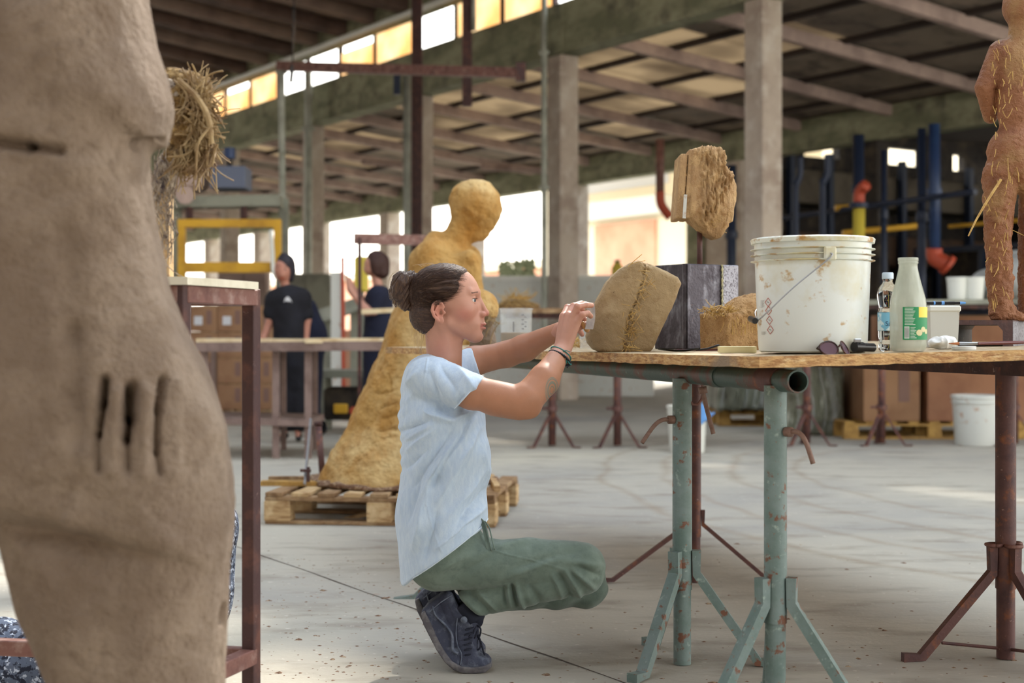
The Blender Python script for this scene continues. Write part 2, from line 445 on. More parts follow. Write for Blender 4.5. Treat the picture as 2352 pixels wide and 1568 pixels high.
M['woodd'] = mat('aged_pallet_wood', (146, 116, 84), .85, layers=[((112, 84, 58), 10, .45, .65), ((176, 150, 116), 14, .5, .7)], bump=[(60, .002)])
M['woody'] = mat('yellow_pallet_wood', (188, 150, 84), .85, layers=[((140, 106, 60), 10, .45, .65)])
M['clod'] = mat('dark_clay_clods', (116, 88, 70), .95, layers=[((168, 146, 120), 60, .5, .6)], bump=[(80, .01)])
M['card'] = mat('brown_cardboard', (160, 116, 88), .85, layers=[((142, 100, 76), 3, .45, .65)])
M['carton'] = mat('tan_carton', (156, 120, 90), .85, layers=[((138, 102, 76), 3, .45, .65)])
M['cartonp'] = mat('faded_carton_print', (128, 100, 90), .85)
M['paper'] = mat('white_paper_label', (206, 208, 214), .8)
M['wrap'] = mat('stretch_film', (200, 206, 200), .12, trans=.7, ior=1.25, bump=[(14, .05, (3, 1, .6))])
M['film'] = mat('foggy_wrapped_goods', (130, 134, 118), .3, layers=[((200, 205, 195), 8, .55, .68, (2.5, 1, .5)), ((92, 88, 76), 3, .45, .65)], bump=[(12, .06, (3, 1, .6))])
M['conc'] = mat('pale_concrete', (196, 184, 170), .9, layers=[((166, 150, 138), 1.6, .42, .66), ((206, 198, 188), 5, .5, .7)], bump=[(14, .006)])
M['concg'] = mat('mossy_concrete', (158, 158, 132), .92, layers=[((120, 122, 98), 1.2, .4, .62, (1, 1, 3)), ((100, 96, 82), 3, .5, .72)], bump=[(12, .008)])
M['raft'] = mat('pinkish_rafter_concrete', (186, 164, 154), .9, layers=[((152, 132, 126), 2, .4, .65)])
M['roofb'] = mat('brown_roof_board', (122, 110, 100), .95, layers=[((146, 132, 118), .7, .42, .6), ((88, 78, 72), 2, .5, .7)])
M['purlb'] = mat('brown_roof_plank', (112, 92, 84), .95, layers=[((84, 68, 62), 2, .45, .65)])
M['roofl'] = mat('brown_left_roof_plank', (150, 130, 118), .95, layers=[((118, 100, 92), .9, .42, .62)])
M['purl'] = mat('dark_purlin', (66, 56, 52), .9)
M['orange'] = mat('orange_glazing', (255, 200, 130), .5)
M['blue'] = mat('blue_painted_steel', (34, 54, 92), .45, layers=[((46, 72, 112), 2, .45, .65)])
M['blued'] = mat('dark_navy_steel', (30, 42, 66), .5)
M['yellow'] = mat('yellow_painted_steel', (212, 164, 48), .5, layers=[((178, 132, 40), 3, .45, .65)])
M['yell2'] = mat('pale_yellow_pipe', (206, 186, 74), .5)
M['dark'] = mat('dark_machine', (48, 43, 40), .85, layers=[((82, 72, 60), 2.5, .48, .66), ((24, 22, 24), 4, .5, .65)])
M['greym'] = mat('grey_green_machine', (140, 142, 128), .6, layers=[((112, 112, 102), 2, .45, .65)])
M['bluebox'] = mat('slate_blue_cabinet', (96, 104, 124), .6)
M['red'] = mat('orange_red_paint', (178, 76, 52), .5)
M['cream'] = mat('cream_render', (240, 228, 204), .9)
M['peach'] = mat('peach_roller_door', (214, 158, 132), .9, layers=[((226, 178, 152), 1, .4, .65)])
M['brick'] = mat('terracotta_wall', (206, 150, 124), .9, layers=[((222, 176, 150), 2, .4, .65)])
M['pave'] = mat('pale_yard', (206, 198, 180), .9)
M['black'] = mat('black_cotton', (20, 20, 28), .9, layers=[((27, 28, 38), 6, .45, .65)], bump=[(14, .01)])
M['navycl'] = mat('navy_cotton', (24, 28, 50), .9, bump=[(14, .01)])
M['hairdk'] = mat('dark_brown_hair', (66, 42, 38), .6, bump=[(60, .008)])
M['hairbk'] = mat('near_black_hair', (36, 32, 42), .6, bump=[(60, .008)])
M['speck'] = mat('speckled_blanket', (90, 100, 120), .95, layers=[((36, 40, 56), 60, .5, .53), ((186, 196, 214), 75, .56, .6)], bump=[(30, .01)])
M['whiteb'] = mat('plaster_board_top', (222, 216, 196), .8, layers=[((200, 192, 170), 8, .5, .7)])
M['leaf'] = mat('green_leaves', (196, 208, 168), .8)
M['ductb'] = mat('taupe_duct', (96, 88, 76), .8, layers=[((70, 62, 54), 2, .45, .65)])
M['woodd2'] = mat('brown_duct', (84, 62, 46), .8, layers=[((56, 44, 36), 2, .45, .65)])
M['wet'] = mat('dusty_grey_sheet', (150, 152, 150), .4)
SKY = 4.2; EXPO = 0.25
# ======================================================================= SETTING
def struct(name, mb, m, parent=None, smooth=False):
    o = mb.build(name, m, parent, smooth)
    if parent is None: o['kind'] = 'structure'
    return o
RB = np.stack([BS, AT, np.array([0, 0, 1.])], 1)          # columns: hall axes
def bbox(mb, s0, s1, t0, t1, z0, z1, bevel=0):
    mb.box(B((s0+s1)/2, (t0+t1)/2, (z0+z1)/2), (s1-s0, t1-t0, z1-z0), RB, bevel)
# --- floor
_c = np.array([B(-14, -8, 0), B(18, -8, 0), B(18, 70, 0), B(-14, 70, 0)]); FLO = (_c.min(0)+_c.max(0))/2
def floor_mat():
    m = mat('dusty_concrete_floor', (178, 173, 161), .82, layers=[((156, 153, 147), .5, .42, .62), ((190, 184, 168), .25, .5, .64), ((126, 116, 104), 2.2, .52, .72, (1, 2.5, 1), 8, .75), ((156, 134, 118), 9, .64, .72, (1, 2.2, 1), 9, .6), ((214, 208, 198), 30, .64, .72, None, 5, .6)], bump=[(8, .003, (1, 2, 1)), (60, .0015)])
    N, L, bs = nodes_of(m)
    # faint arcs of tyre marks
    tc = N.new('ShaderNodeTexCoord'); cur = bs.inputs['Base Color'].links[0].from_socket
    for (c, rs, w, x0) in ((( 3.6, 9.1), (1.7, 2.15, 2.6, 3.0), .05, 0), ):
        mp = N.new('ShaderNodeVectorMath'); mp.operation = 'SUBTRACT'; mp.inputs[1].default_value = (c[0]-FLO[0], c[1]-FLO[1], 0)
        L.new(tc.outputs['Object'], mp.inputs[0])
        ln = N.new('ShaderNodeVectorMath'); ln.operation = 'LENGTH'
        sc = N.new('ShaderNodeVectorMath'); sc.operation = 'MULTIPLY'; sc.inputs[1].default_value = (1, .62, 0)
        L.new(mp.outputs[0], sc.inputs[0]); L.new(sc.outputs[0], ln.inputs[0])
        nz = N.new('ShaderNodeTexNoise'); nz.inputs['Scale'].default_value = 1.2; L.new(tc.outputs['Object'], nz.inputs['Vector'])
        nm = N.new('ShaderNodeTexNoise'); nm.inputs['Scale'].default_value = 5; nm.inputs['Detail'].default_value = 6; L.new(tc.outputs['Object'], nm.inputs['Vector'])
        for r in rs:
            a = N.new('ShaderNodeMath'); a.operation = 'SUBTRACT'; a.inputs[1].default_value = r-.12
            L.new(ln.outputs['Value'], a.inputs[0])
            a2 = N.new('ShaderNodeMath'); a2.operation = 'MULTIPLY_ADD'; a2.inputs[1].default_value = -.24
            L.new(nz.outputs['Fac'], a2.inputs[0]); L.new(a.outputs[0], a2.inputs[2])
            b_ = N.new('ShaderNodeMath'); b_.operation = 'ABSOLUTE'; L.new(a2.outputs[0], b_.inputs[0])
            mr = N.new('ShaderNodeMapRange'); mr.inputs[1].default_value = w; mr.inputs[2].default_value = 0; mr.inputs[4].default_value = .8
            L.new(b_.outputs[0], mr.inputs[0])
            mu = N.new('ShaderNodeMath'); mu.operation = 'MULTIPLY'; L.new(mr.outputs[0], mu.inputs[0]); L.new(nm.outputs['Fac'], mu.inputs[1])
            mx = N.new('ShaderNodeMix'); mx.data_type = 'RGBA'; L.new(mu.outputs[0], mx.inputs[0]); L.new(cur, mx.inputs[6]); mx.inputs[7].default_value = (*lin((140, 122, 100)), 1)
            cur = mx.outputs[2]
    L.new(cur, bs.inputs['Base Color'])
    return m
M['floor'] = floor_mat()
m_ = MB(); V_ = [B(-14, -8, 0), B(18, -8, 0), B(18, 70, 0), B(-14, 70, 0)]
m_.add(V_, [(0, 1, 2, 3)]); fl = struct('floor', m_, M['floor'])
# floor object origin sits at its own centre: shift arcs by using world-like coordinates
m_ = MB(); m_.add([B(18, -8, 0), B(27, -8, 0), B(27, 20.5, 0), B(18, 20.5, 0)], [(0, 1, 2, 3)]); struct('floor_side_aisle', m_, M['floor'])
m_ = MB(); m_.add([B(18, 20.5, -.01), B(90, 20.5, -.01), B(90, 140, -.01), B(18, 140, -.01)], [(0, 1, 2, 3)])
m_.add([B(-60, 70, -.02), B(18, 70, -.02), B(18, 140, -.02), B(-60, 140, -.02)], [(0, 1, 2, 3)]); struct('ground_yard', m_, M['pave'])
# expansion joint: a thin dark groove strip along the hall axis
jm = mat('floor_joint', (84, 74, 68), .95)
j0 = G(600, F*HC/(1275-HY)); j1 = G(1400, F*HC/(1556-HY)); jd = unit(j1-j0)
m_ = MB(); pp = [j0-jd*9+jd*k*.25 for k in range(60)]
sd = np.array([-jd[1], jd[0], 0])
W_ = [(.0032+.0015*math.sin(k*2.3), .004*math.sin(k*1.7)) for k in range(60)]
VV = []
for q, (w, o) in zip(pp, W_): VV += [q+sd*(o-w)+[0, 0, .0012], q+sd*(o+w)+[0, 0, .0012]]
m_.add(VV, [(2*k, 2*k+1, 2*k+3, 2*k+2) for k in range(59)]); struct('trim_1', m_, jm)
# --- clerestory beam, columns
m_ = MB(); bbox(m_, 11.7, 12.05, -2, 62, 4.9, 5.60); struct('beam_clerestory', m_, M['concg'])
m_ = MB(); bbox(m_, 17.85, 18.15, -2, 62, 4.12, 4.66); struct('beam_side_aisle', m_, M['concg'])
for i in range(-1, 11):
    t = 12.44+4.08*i
    m_ = MB(); bbox(m_, 11.72, 12.04, t-.16, t+.16, 0, 4.9, .012); struct('column', m_, M['conc'])
for i in range(0, 9):
    t = 20.5+4.1*i
    m_ = MB(); bbox(m_, 17.8, 18.2, t-.24, t+.24, 0, 4.12, .012); struct('column', m_, M['concg'] if i == 0 else M['conc'])
m_ = MB(); bbox(m_, 17.86, 18.14, 19.3, 20.25, 0, 4.12); struct('wall_side_pier', m_, M['conc'])
for t in (16.2, 12.1, 8.0):
    m_ = MB(); bbox(m_, 17.86, 18.14, t-.15, t+.15, 0, 4.12); struct('column', m_, M['dark'])
# --- clerestory glazing: frames and panes
wi = 1
transl = bpy.data.materials.new('amber_translucent_sheet'); transl.use_nodes = True
def mk_transl(m, c, c2, sc):
    N = m.node_tree.nodes; L = m.node_tree.links; N.remove(N['Principled BSDF'])
    tr = N.new('ShaderNodeBsdfTranslucent'); df = N.new('ShaderNodeBsdfDiffuse'); mx = N.new('ShaderNodeMixShader'); mx.inputs[0].default_value = .3
    tc = N.new('ShaderNodeTexCoord'); nz = N.new('ShaderNodeTexNoise'); nz.inputs['Scale'].default_value = sc; L.new(tc.outputs['Object'], nz.inputs['Vector'])
    mr = N.new('ShaderNodeMapRange'); mr.inputs[1].default_value = .4; mr.inputs[2].default_value = .65; L.new(nz.outputs['Fac'], mr.inputs[0])
    mc = N.new('ShaderNodeMix'); mc.data_type = 'RGBA'; L.new(mr.outputs[0], mc.inputs[0]); mc.inputs[6].default_value = (*lin(c), 1); mc.inputs[7].default_value = (*lin(c2), 1)
    L.new(mc.outputs[2], tr.inputs[0]); L.new(mc.outputs[2], df.inputs[0]); L.new(tr.outputs[0], mx.inputs[1]); L.new(df.outputs[0], mx.inputs[2])
    L.new(mx.outputs[0], N['Material Output'].inputs[0])
mk_transl(transl, (255, 236, 208), (250, 214, 168), 1.5)
skyl = bpy.data.materials.new('weathered_rooflight_sheet'); skyl.use_nodes = True
mk_transl(skyl, (168, 154, 134), (126, 114, 100), .8)
step = 4.08/3
for k in range(0, 34):
    t0 = 8.36+.16+step*k; t1 = t0+step
    fr = MB()
    bbox(fr, 11.82, 11.9, t0-.03, t0+.03, 5.60, 6.3)
    bbox(fr, 11.82, 11.9, t0, t1, 5.60, 5.66); bbox(fr, 11.82, 11.9, t0, t1, 6.24, 6.3)
    w = struct('window_%d' % wi, fr, M['purl'] if k % 3 else M['rustd'])
    wi += 1
    ln = (t0+t1)/2
    if 19.1 < ln < 20.9 or 22.9 < ln < 24.3 or k % 7 == 5: continue        # panes open to the sky
    pn = MB()
    top = 6.24 if k % 2 else 6.08
    bbox(pn, 11.855, 11.865, t0+.03, t1-.03, 5.66, top)
    o = pn.build('pane', transl, w)
# --- left (main hall) roof
def zl(s): return 6.34+(11.6-s)*.11
ceil_l = MB()
for (sa, sb, ta, tb2) in ((11.6, 7.6, -8, 66), (7.6, 2.6, -8, -1), (7.6, 2.6, 11, 66), (2.6, -2.5, -8, 66), (-2.5, -6, -8, -2), (-2.5, -6, 26, 66), (-6, -8, -8, 66)):      # unseen gaps, added so sky light falls on the woman
    ceil_l.add([B(sa, ta, zl(sa)+.12), B(sb, ta, zl(sb)+.12), B(sb, tb2, zl(sb)+.12), B(sa, tb2, zl(sa)+.12),
            B(sa, ta, zl(sa)+.2), B(sb, ta, zl(sb)+.2), B(sb, tb2, zl(sb)+.2), B(sa, tb2, zl(sa)+.2)],
           [(0, 1, 2, 3), (7, 6, 5, 4), (0, 3, 7, 4), (1, 0, 4, 5), (2, 1, 5, 6), (3, 2, 6, 7)])
cl = struct('ceiling', ceil_l, M['roofl'])
for k in range(54):
    t = 4+k*1.1
    r = MB(); r.bar(B(-8, t, zl(-8)), B(11.6, t, zl(11.6)), .34 if k % 2 else .22, .2); r.build('rafter', M['purlb'] if k % 2 else M['roofl'], cl)
m_ = MB(); bbox(m_, 11.5, 11.68, -8, 66, 6.12, 6.46); bbox(m_, 11.6, 11.9, -8, 66, 6.3, 6.6); struct('trim_2', m_, M['concg'])
# --- right (side aisle) roof
def zr(s): return 5.2-(s-12)*.085
cr = MB()
nt_ = 0
roof = None
rows = [12.0, 13.3, 14.6, 15.9, 17.2, 18.6]
light = {(11, 0), (11, 1), (12, 0), (12, 1), (12, 2), (13, 1), (13, 2), (10, 1), (14, 2), (15, 3), (14, 0), (15, 0), (15, 1), (16, 0), (16, 1), (17, 1), (17, 2), (18, 0), (18, 2), (19, 0), (19, 1), (20, 1), (21, 0), (21, 2), (22, 1), (23, 0), (24, 1), (25, 2), (26, 0), (13, 0), (16, 2), (14, 1), (27, 1), (29, 0), (30, 2), (31, 1), (33, 0)}
solid = MB(); sheets = []
for k in range(0, 46):
    t0 = k*1.36; t1 = t0+1.36
    for j in range(5):
        s0, s1 = rows[j], rows[j+1]
        V_ = [B(s0, t0, zr(s0)), B(s1, t0, zr(s1)), B(s1, t1, zr(s1)), B(s0, t1, zr(s0))]
        V_ += [v+np.array([0, 0, .05]) for v in V_]
        Fq = [(0, 3, 2, 1), (4, 5, 6, 7), (0, 1, 5, 4), (1, 2, 6, 5), (2, 3, 7, 6), (3, 0, 4, 7)]
        if (k, j) in light: sheets.append((V_, Fq))
        else: solid.add(V_, Fq)
roof = struct('roof_side_aisle', solid, M['roofb'])
for V_, Fq in sheets:
    q = MB(); q.add(V_, Fq); q.build('rooflight_sheet', skyl, roof)
for k in range(0, 30):
    t = 2.04*k+1.5
    r = MB(); r.bar(B(12, t, zr(12)-.14), B(18.3, t, zr(18.3)-.14), .12, .17); r.build('rafter', M['raft'], roof)
for s in rows[1:5]:
    r = MB(); r.bar(B(s, 0, zr(s)-.03), B(s, 62, zr(s)-.03), .1, .08); r.build('purlin', M['purl'], roof)
# beyond the second row: dark machine bay
m_ = MB()
m_.add([B(18.1, 5.5, 4.9), B(27, 5.5, 5.2), B(27, 20.6, 5.2), B(18.1, 20.6, 4.9)], [(0, 1, 2, 3)]); struct('ceiling_machine_bay', m_, M['purl'])
m_ = MB(); bbox(m_, 26.8, 27, 5, 20.6, 0, 4.15); bbox(m_, 26.8, 27, 5, 20.6, 4.5, 5.2); struct('wall_right', m_, M['dark'])
m_ = MB(); bbox(m_, 18.1, 27, 20.4, 20.6, 0, 4.5); bbox(m_, 18.1, 27, 20.4, 20.6, 4.86, 5.6)
for (a_, b_) in ((18.1, 18.75), (19.05, 20.6), (21.6, 22.6), (24.1, 25.1), (25.5, 27)): bbox(m_, a_, b_, 20.4, 20.6, 4.5, 4.86)
struct('wall_bay_end', m_, M['dark'])
# unseen walls, put up full height to block light from left and behind
m_ = MB(); bbox(m_, -8.2, -8, -8, 40, 0, 8.6); struct('wall_left', m_, M['conc'])
m_ = MB(); bbox(m_, -8.2, 1, -8.2, -8, 0, 8.6); bbox(m_, 1, 12, -8.2, -8, 0, 1.0); bbox(m_, 1, 12, -8.2, -8, 5.5, 8.6); struct('wall_behind', m_, M['conc'])  # wide opening added out of view for frontal fill light
# ---- yard buildings seen through the openings
def house(name, label, s, t0, t1, z, mats, bits):
    e = empty(name, B(s, (t0+t1)/2, 0), label, 'building')
    w = MB(); bbox(w, s, s+6, t0, t1, 0, z); w.build('wall', mats, e)
    for (nm, mt, a, b_, z0, z1, dep) in bits:
        q = MB(); bbox(q, s-dep, s+.05, a, b_, z0, z1); q.build(nm, mt, e)
    return e
house('workshop_building', 'cream workshop block with a peach roller door seen through the wide side opening', 30, 29, 43, 8.2, M['cream'],
      [('roller_door', M['peach'], 36.4, 39.7, 2.2, 4.75, .1), ('canopy_band', M['plasw'], 35.6, 41.1, 4.9, 5.5, .5), ('window_strip', M['paper'], 35.8, 40.3, 5.9, 6.7, .05)])
house('brick_outbuilding', 'terracotta walled outbuilding in the yard beside the cream workshop', 32, 43.5, 78, 3.6, M['brick'],
      [('coping', M['cream'], 43.5, 78, 3.6, 3.9, .2)])
m_ = MB(); m_.add([B(25, 22, 6.9), B(31, 22, 8.2), B(31, 43, 8.2), B(25, 43, 6.9)], [(0, 1, 2, 3)]); struct('roof_yard_canopy', m_, M['cream'])
# white tubs in the yard
def tub(label, c, sz, grp=None):
    e = empty('storage_crate', c, label, 'crate', grp)
    m = MB(); w, d, h = sz
    for (cx, cy, a, b_) in ((0, -d/2, w, .03), (0, d/2, w, .03), (-w/2, 0, .03, d), (w/2, 0, .03, d)):
        m.box(np.array(c)+[cx, cy, h/2], (a, b_, h))
    m.box(np.array(c)+[0, 0, .04], (w, d, .04)); m.build('body', M['plasw2'], e)
    r = MB()
    for (cx, cy, a, b_) in ((0, -d/2, w+.06, .07), (0, d/2, w+.06, .07), (-w/2, 0, .07, d), (w/2, 0, .07, d)):
        r.box(np.array(c)+[cx, cy, h], (a, b_, .06))
    r.build('rim', M['plasw'], e)
    return e
tub('large pale tub full of leafy plants, left of the pipe-clad column', P(1186, 770, 21)-[0, 0, .92], (.95, .9, 1.75))
tub('large pale tub standing right of the pipe-clad column', P(1400, 770, 22)-[0, 0, .92], (1.25, .9, 1.8))
lf = MB()
for k in range(110):
    c = P(1150+rnd.random()*75, 634-rnd.random()**2*34, 21+rnd.random()*.6); a = rnd.random()*6; s = .05+rnd.random()*.05
    u = np.array([math.cos(a), .3, math.sin(a)])*s; w = np.array([-math.sin(a), .5, math.cos(a)])*s*.5
    lf.add([c-u, c+w, c+u, c-w], [(0, 1, 2, 3)])
for k in range(5):
    b0 = P(1160+k*13, 650, 21.3); lf.tube([b0-[0, 0, 1.], b0+[.05, 0, .2]], .02, 5)
tag(lf.build('leafy_shrub', M['leaf']), 'leafy shrub growing in the pale tub', 'shrub')
e = empty('yellow_canister', P(1418, 650, 21.5), 'small yellow canister on the rim of the pale tub', 'canister')
m_ = MB(); m_.lathe([(0, 0), (.09, 0), (.09, .22), (.05, .27), (.05, .3), (0, .3)], P(1418, 648, 21.6), 14); m_.build('body', M['yell2'], e)
m_ = MB(); m_.lathe([(0, .3), (.04, .3), (.04, .34), (0, .34)], P(1418, 648, 21.6), 10); m_.build('cap', M['blackpl'], e)

# ======================================================================= STEELWORK AND PIPES IN THE HALL
def pipe(name, label, pts, r, m, cat='pipe', group=None, flanges=()):
    e = empty(name, pts[0], label, cat, group)
    q = MB(); q.tube(pts, r, 12); q.build('tube', m, e, .7)
    for f in flanges:
        q = MB(); d = unit(np.array(pts[-1])-pts[0]); c = np.asarray(f)
        q.tube([c-d*.02, c+d*.02], r*1.8, 12); q.build('flange', m, e)
    return e
pipe('downpipe', 'tall galvanised downpipe running up beside the second concrete column', [G(1250, 20.1), P(1250, -60, 20.1)], .042, M['galv'], flanges=[P(1250, 120, 20.1), P(1250, 430, 20.1)])
pipe('downpipe', 'greenish downpipe against the left face of the column behind the standing people', [G(708, 26.2), P(708, 160, 26.2)], .07, M['galv'], flanges=[P(708, 295, 26.2)])
pipe('downpipe', 'grey steel pipe dropping from the brown gantry bar', [P(646, 148, 19), P(650, 545, 19)], .045, M['galv'], flanges=[P(646, 165, 19)])
e = empty('steel_stanchion', G(955, 21.2), 'dark steel post with pale conduits, in front of the third concrete column', 'post')
q = MB(); q.bar(G(958, 21.2), P(958, -40, 21.2), .16, .12, (0, 1, 0)); q.build('post', M['rustd'], e)
q = MB(); q.tube([G(935, 21), P(935, 170, 21)], .06, 10); q.build('conduit', M['galv'], e, True)
q = MB(); q.box(P(912, 190, 21), (.1, .1, .35)); q.build('junction_box', M['blued'], e)
e = empty('hanging_hoist_post', P(1073, 245, 19), 'dark steel hanger post dropping from the roof, beside the white window', 'post')
q = MB(); q.bar(P(1073, 245, 19), P(1073, -60, 19), .13, .1, (0, 1, 0)); q.build('hanger', M['rustd'], e)
q = MB(); q.tube([P(1088, 70, 18.9), P(1088, -60, 18.9)], .03, 8); q.build('conduit', M['galv'], e, True)
e = empty('gantry_bar', P(640, 150, 18.6), 'brown steel gantry bar spanning high across the hall', 'beam')
q = MB(); q.bar(P(642, 152, 19), P(1200, 168, 17), .14, .12); q.build('bar', M['rustl'], e)
q = MB(); q.box(P(1196, 166, 17), (.12, .14, .22)); q.build('end_plate', M['rustd'], e)
q = MB(); q.tube([P(672, 150, 18.8), P(676, -30, 18.8)], .012, 6); q.tube([P(668, 190, 18.8), P(672, 150, 18.8)], .03, 6); q.build('cable', M['blackpl'], e)
pipe('eave_pipe', 'pale pipe running along the eave above the windows', [B(11.35, 14, 6.12), B(11.35, 50, 6.12)], .05, M['plasw'])
pipe('conduit_run', 'thin pale conduit crossing under the side aisle roof', [P(1110, 383, 24), P(1255, 392, 22)], .06, M['raft'])
pipe('conduit_run', 'short pale strip light under the far roof', [P(835, 372, 26), P(935, 380, 25)], .055, M['raft'])
e = empty('conveyor_chute', P(740, 730, 17), 'grey inclined chute between the two standing people', 'conveyor')
q = MB(); q.bar(P(738, 726, 17), P(832, 696, 17), .4, .15); q.build('chute', M['galv'], e)
q = MB(); q.bar(G(815, 17), P(815, 702, 17), .1, .1); q.build('leg', M['greym'], e)
q = MB(); q.bar(G(752, 17), P(752, 722, 17), .1, .1); q.build('leg', M['greym'], e)
# orange hanging pipe with elbow
e = empty('orange_downpipe', P(1520, 480, 24), 'orange pipe with a red elbow beside the grey pier', 'pipe')
q = MB(); q.tube([P(1516, 320, 24), P(1516, 445, 24)], .075, 10); q.build('tube', M['rustl'], e, True)
q = MB(); q.tube(curve_pts([P(1516, 440, 24), P(1519, 470, 24), P(1540, 500, 24)], 5), .08, 10); q.build('elbow', M['red'], e, True)
# blue pipes of the machine bay
def bpipe(px, top, bot, Y, w, label, m='blue', bend=None, floor=True):
    e = empty('blue_pipe', G(px, Y), label, 'pipe', None)
    pts = [G(px, Y) if floor else P(px, bot, Y), P(px, top, Y)]
    if bend: pts = curve_pts([pts[0], P(px, top+60, Y), P(px, top+30, Y), P(px+bend, top, Y), P(px+bend, top-40, Y)], 5)
    q = MB(); q.tube(pts, w/2*Y/F, 12); q.build('tube', M[m], e, True)
    q = MB(); c = P(px, (top+bot)/2, Y); q.tube([c-[0, 0, .05], c+[0, 0, .05]], w/2*Y/F*1.35, 12); q.build('collar', M[m], e, .6)
    return e
bpipe(2117, 295, 700, 17.5, 20, 'darker of the two thick blue pipes behind the milk bottle', 'blued')
bpipe(2146, 285, 600, 17.3, 26, 'thick bright blue pipe ending in a red elbow', 'blue', floor=False)
bpipe(1972, 310, 560, 18.2, 26, 'blue pipe above the yellow pole', 'blued')
bpipe(1890, 395, 700, 17.6, 15, 'blue pipe with a bend, second from the bare concrete column', 'blued', 10)
bpipe(1828, 400, 700, 17.6, 14, 'blue pipe with a bend, nearest the bare concrete column', 'blued', 10)
bpipe(1680, 380, 700, 20, 22, 'dark blue post behind the clay head on the rod', 'blued')
bpipe(2030, 345, 640, 18.6, 14, 'slim blue pipe between the yellow pole and the thick pair', 'blued')
e = empty('red_elbow', P(2150, 590, 17.3), 'round red pipe elbow under the bright blue pipe', 'pipe fitting')
q = MB(); q.tube(curve_pts([P(2146, 570, 17.3), P(2148, 592, 17.3), P(2176, 608, 17.2)], 5), .1, 12); q.build('elbow', M['red'], e, True)
q = MB(); q.tube([P(2172, 605, 17.2), P(2180, 611, 17.2)], .13, 12); q.build('flange', M['red'], e, .6)
e = empty('yellow_post', G(1972, 17.3), 'pale yellow post with an orange valve on top, behind the bucket', 'post')
q = MB(); q.tube([G(1973, 17.3), P(1973, 478, 17.3)], .075, 12); q.build('post', M['yell2'], e, True)
q = MB(); q.tube([P(1973, 478, 17.3), P(1973, 466, 17.3)], .12, 12); q.build('flange', M['blued'], e, .6)
q = MB(); q.tube(curve_pts([P(1973, 466, 17.3), P(1975, 440, 17.3), P(1990, 424, 17.2)], 4), .07, 10); q.build('valve', M['red'], e, True)
for (a, b_, m, lab, r) in (((1935, 535, 19), (2115, 518, 19), 'yellow', 'yellow horizontal pipe passing behind the pale yellow post', .05), ((1800, 500, 19.5), (2240, 440, 16.5), 'blued', 'long blue rail crossing the dark machine bay', .045), ((1918, 478, 18.5), (1962, 475, 18.5), 'yellow', 'short yellow bar left of the orange valve', .05), ((2180, 520, 18), (2352, 505, 17), 'yellow', 'thin yellow frame rail behind the clay figure', .03)):
    pipe('machine_rail', lab, [P(*a), P(*b_)], r*.8, M[m], 'rail')
# machines: frames with rollers in the dark bay
def machine(lab, s0, s1, t0, t1, h, n):
    e = empty('kiln_machine', B((s0+s1)/2, (t0+t1)/2, 0), lab, 'machine')
    q = MB(); bbox(q, s0+.2, s1, t0, t1, 0, h*.55, .05); bbox(q, s0+.5, s1, t0+.3, t1-.3, h*.55, h, .05); q.build('housing', M['dark'], e)
    q = MB()
    for k in range(n):
        t = t0+(t1-t0)*k/(n-1); bbox(q, s0, s0+.12, t-.05, t+.05, 0, h)
    bbox(q, s0, s0+.12, t0, t1, h-.1, h); bbox(q, s0, s0+.12, t0, t1, h*.5, h*.5+.1); q.build('frame', M['blued'], e)
    for k in range(5):
        q = MB(); t = t0+.4+(t1-t0-.8)*k/4; q.tube([B(s0-.1, t, h*.3), B(s0+.3, t, h*.3)], .14, 12); q.build('roller', M['greym'], e)
    return e
e = empty('duct_rack', B(22.5, 19.8, 0), 'dark rack of brown ducts along the end of the machine bay', 'duct rack')
for k, (s0, s1, z0, z1, mt) in enumerate(((19.4, 26.6, 3.45, 4.1, 'greym'), (19.0, 26.6, 2.3, 2.9, 'woodd'), (19.2, 26.4, 1.2, 1.5, 'greym'))):
    q = MB(); bbox(q, s0, s1, 19.5, 20.2, z0, z1, .03); q.build('duct', M['ductb'] if k != 1 else M['woodd2'], e)
for s in np.linspace(19.2, 26.4, 8):
    q = MB(); bbox(q, s-.06, s+.06, 19.3, 19.44, 0, 4.4); q.build('post', M['blued'], e)
machine('dark framed kiln machine seen behind the bucket and bottles', 20.5, 23.5, 9, 17.5, 2.5, 7)
machine('dark machine beside the clay figure, nearest the end of the bay', 20.5, 23.5, 2.5, 8.4, 2.2, 5)
# far left: grey gantry with yellow frame
Ym = 15.5
e = empty('lifting_machine', G(520, Ym), 'grey lifting machine with a slate blue cabinet above a yellow frame', 'machine')
q = MB(); q.bar(G(402, Ym), P(402, 455, Ym), .13, .12, (0, 1, 0)); q.build('post', M['greym'], e)
q = MB(); q.bar(G(652, Ym+.3), P(652, 455, Ym+.3), .1, .12, (0, 1, 0)); q.build('post', M['greym'], e)
q = MB(); q.bar(P(395, 466, Ym), P(646, 462, Ym), .3, .12); q.build('crossbeam', M['greym'], e)
q = MB(); q.box(P(531, 411, Ym), (.38, .4, .24), None, .01); q.build('cabinet', M['bluebox'], e)
q = MB(); q.box(P(436, 410, Ym), (.34, .4, .28), None, .05); q.tube([P(425, 448, Ym-.2), P(425, 448, Ym+.2)], .1, 12); q.build('motor_cover', M['raft'], e)
q = MB(); q.tube([P(527, 365, Ym), P(527, 340, Ym)], .065, 12); q.build('motor', M['blue'], e, .6)
q = MB(); q.bar(P(527, 396, Ym), P(527, 366, Ym), .06, .06, (0, 1, 0)); q.build('motor_bracket', M['blackpl'], e)
for nm, a, b_, w in (('top_rail', (410, 513), (645, 513), .085), ('bottom_rail', (410, 614), (645, 614), .11)):
    q = MB(); q.bar(P(*a, Ym-.4), P(*b_, Ym-.4), .09, w); q.build(nm, M['yellow'], e)
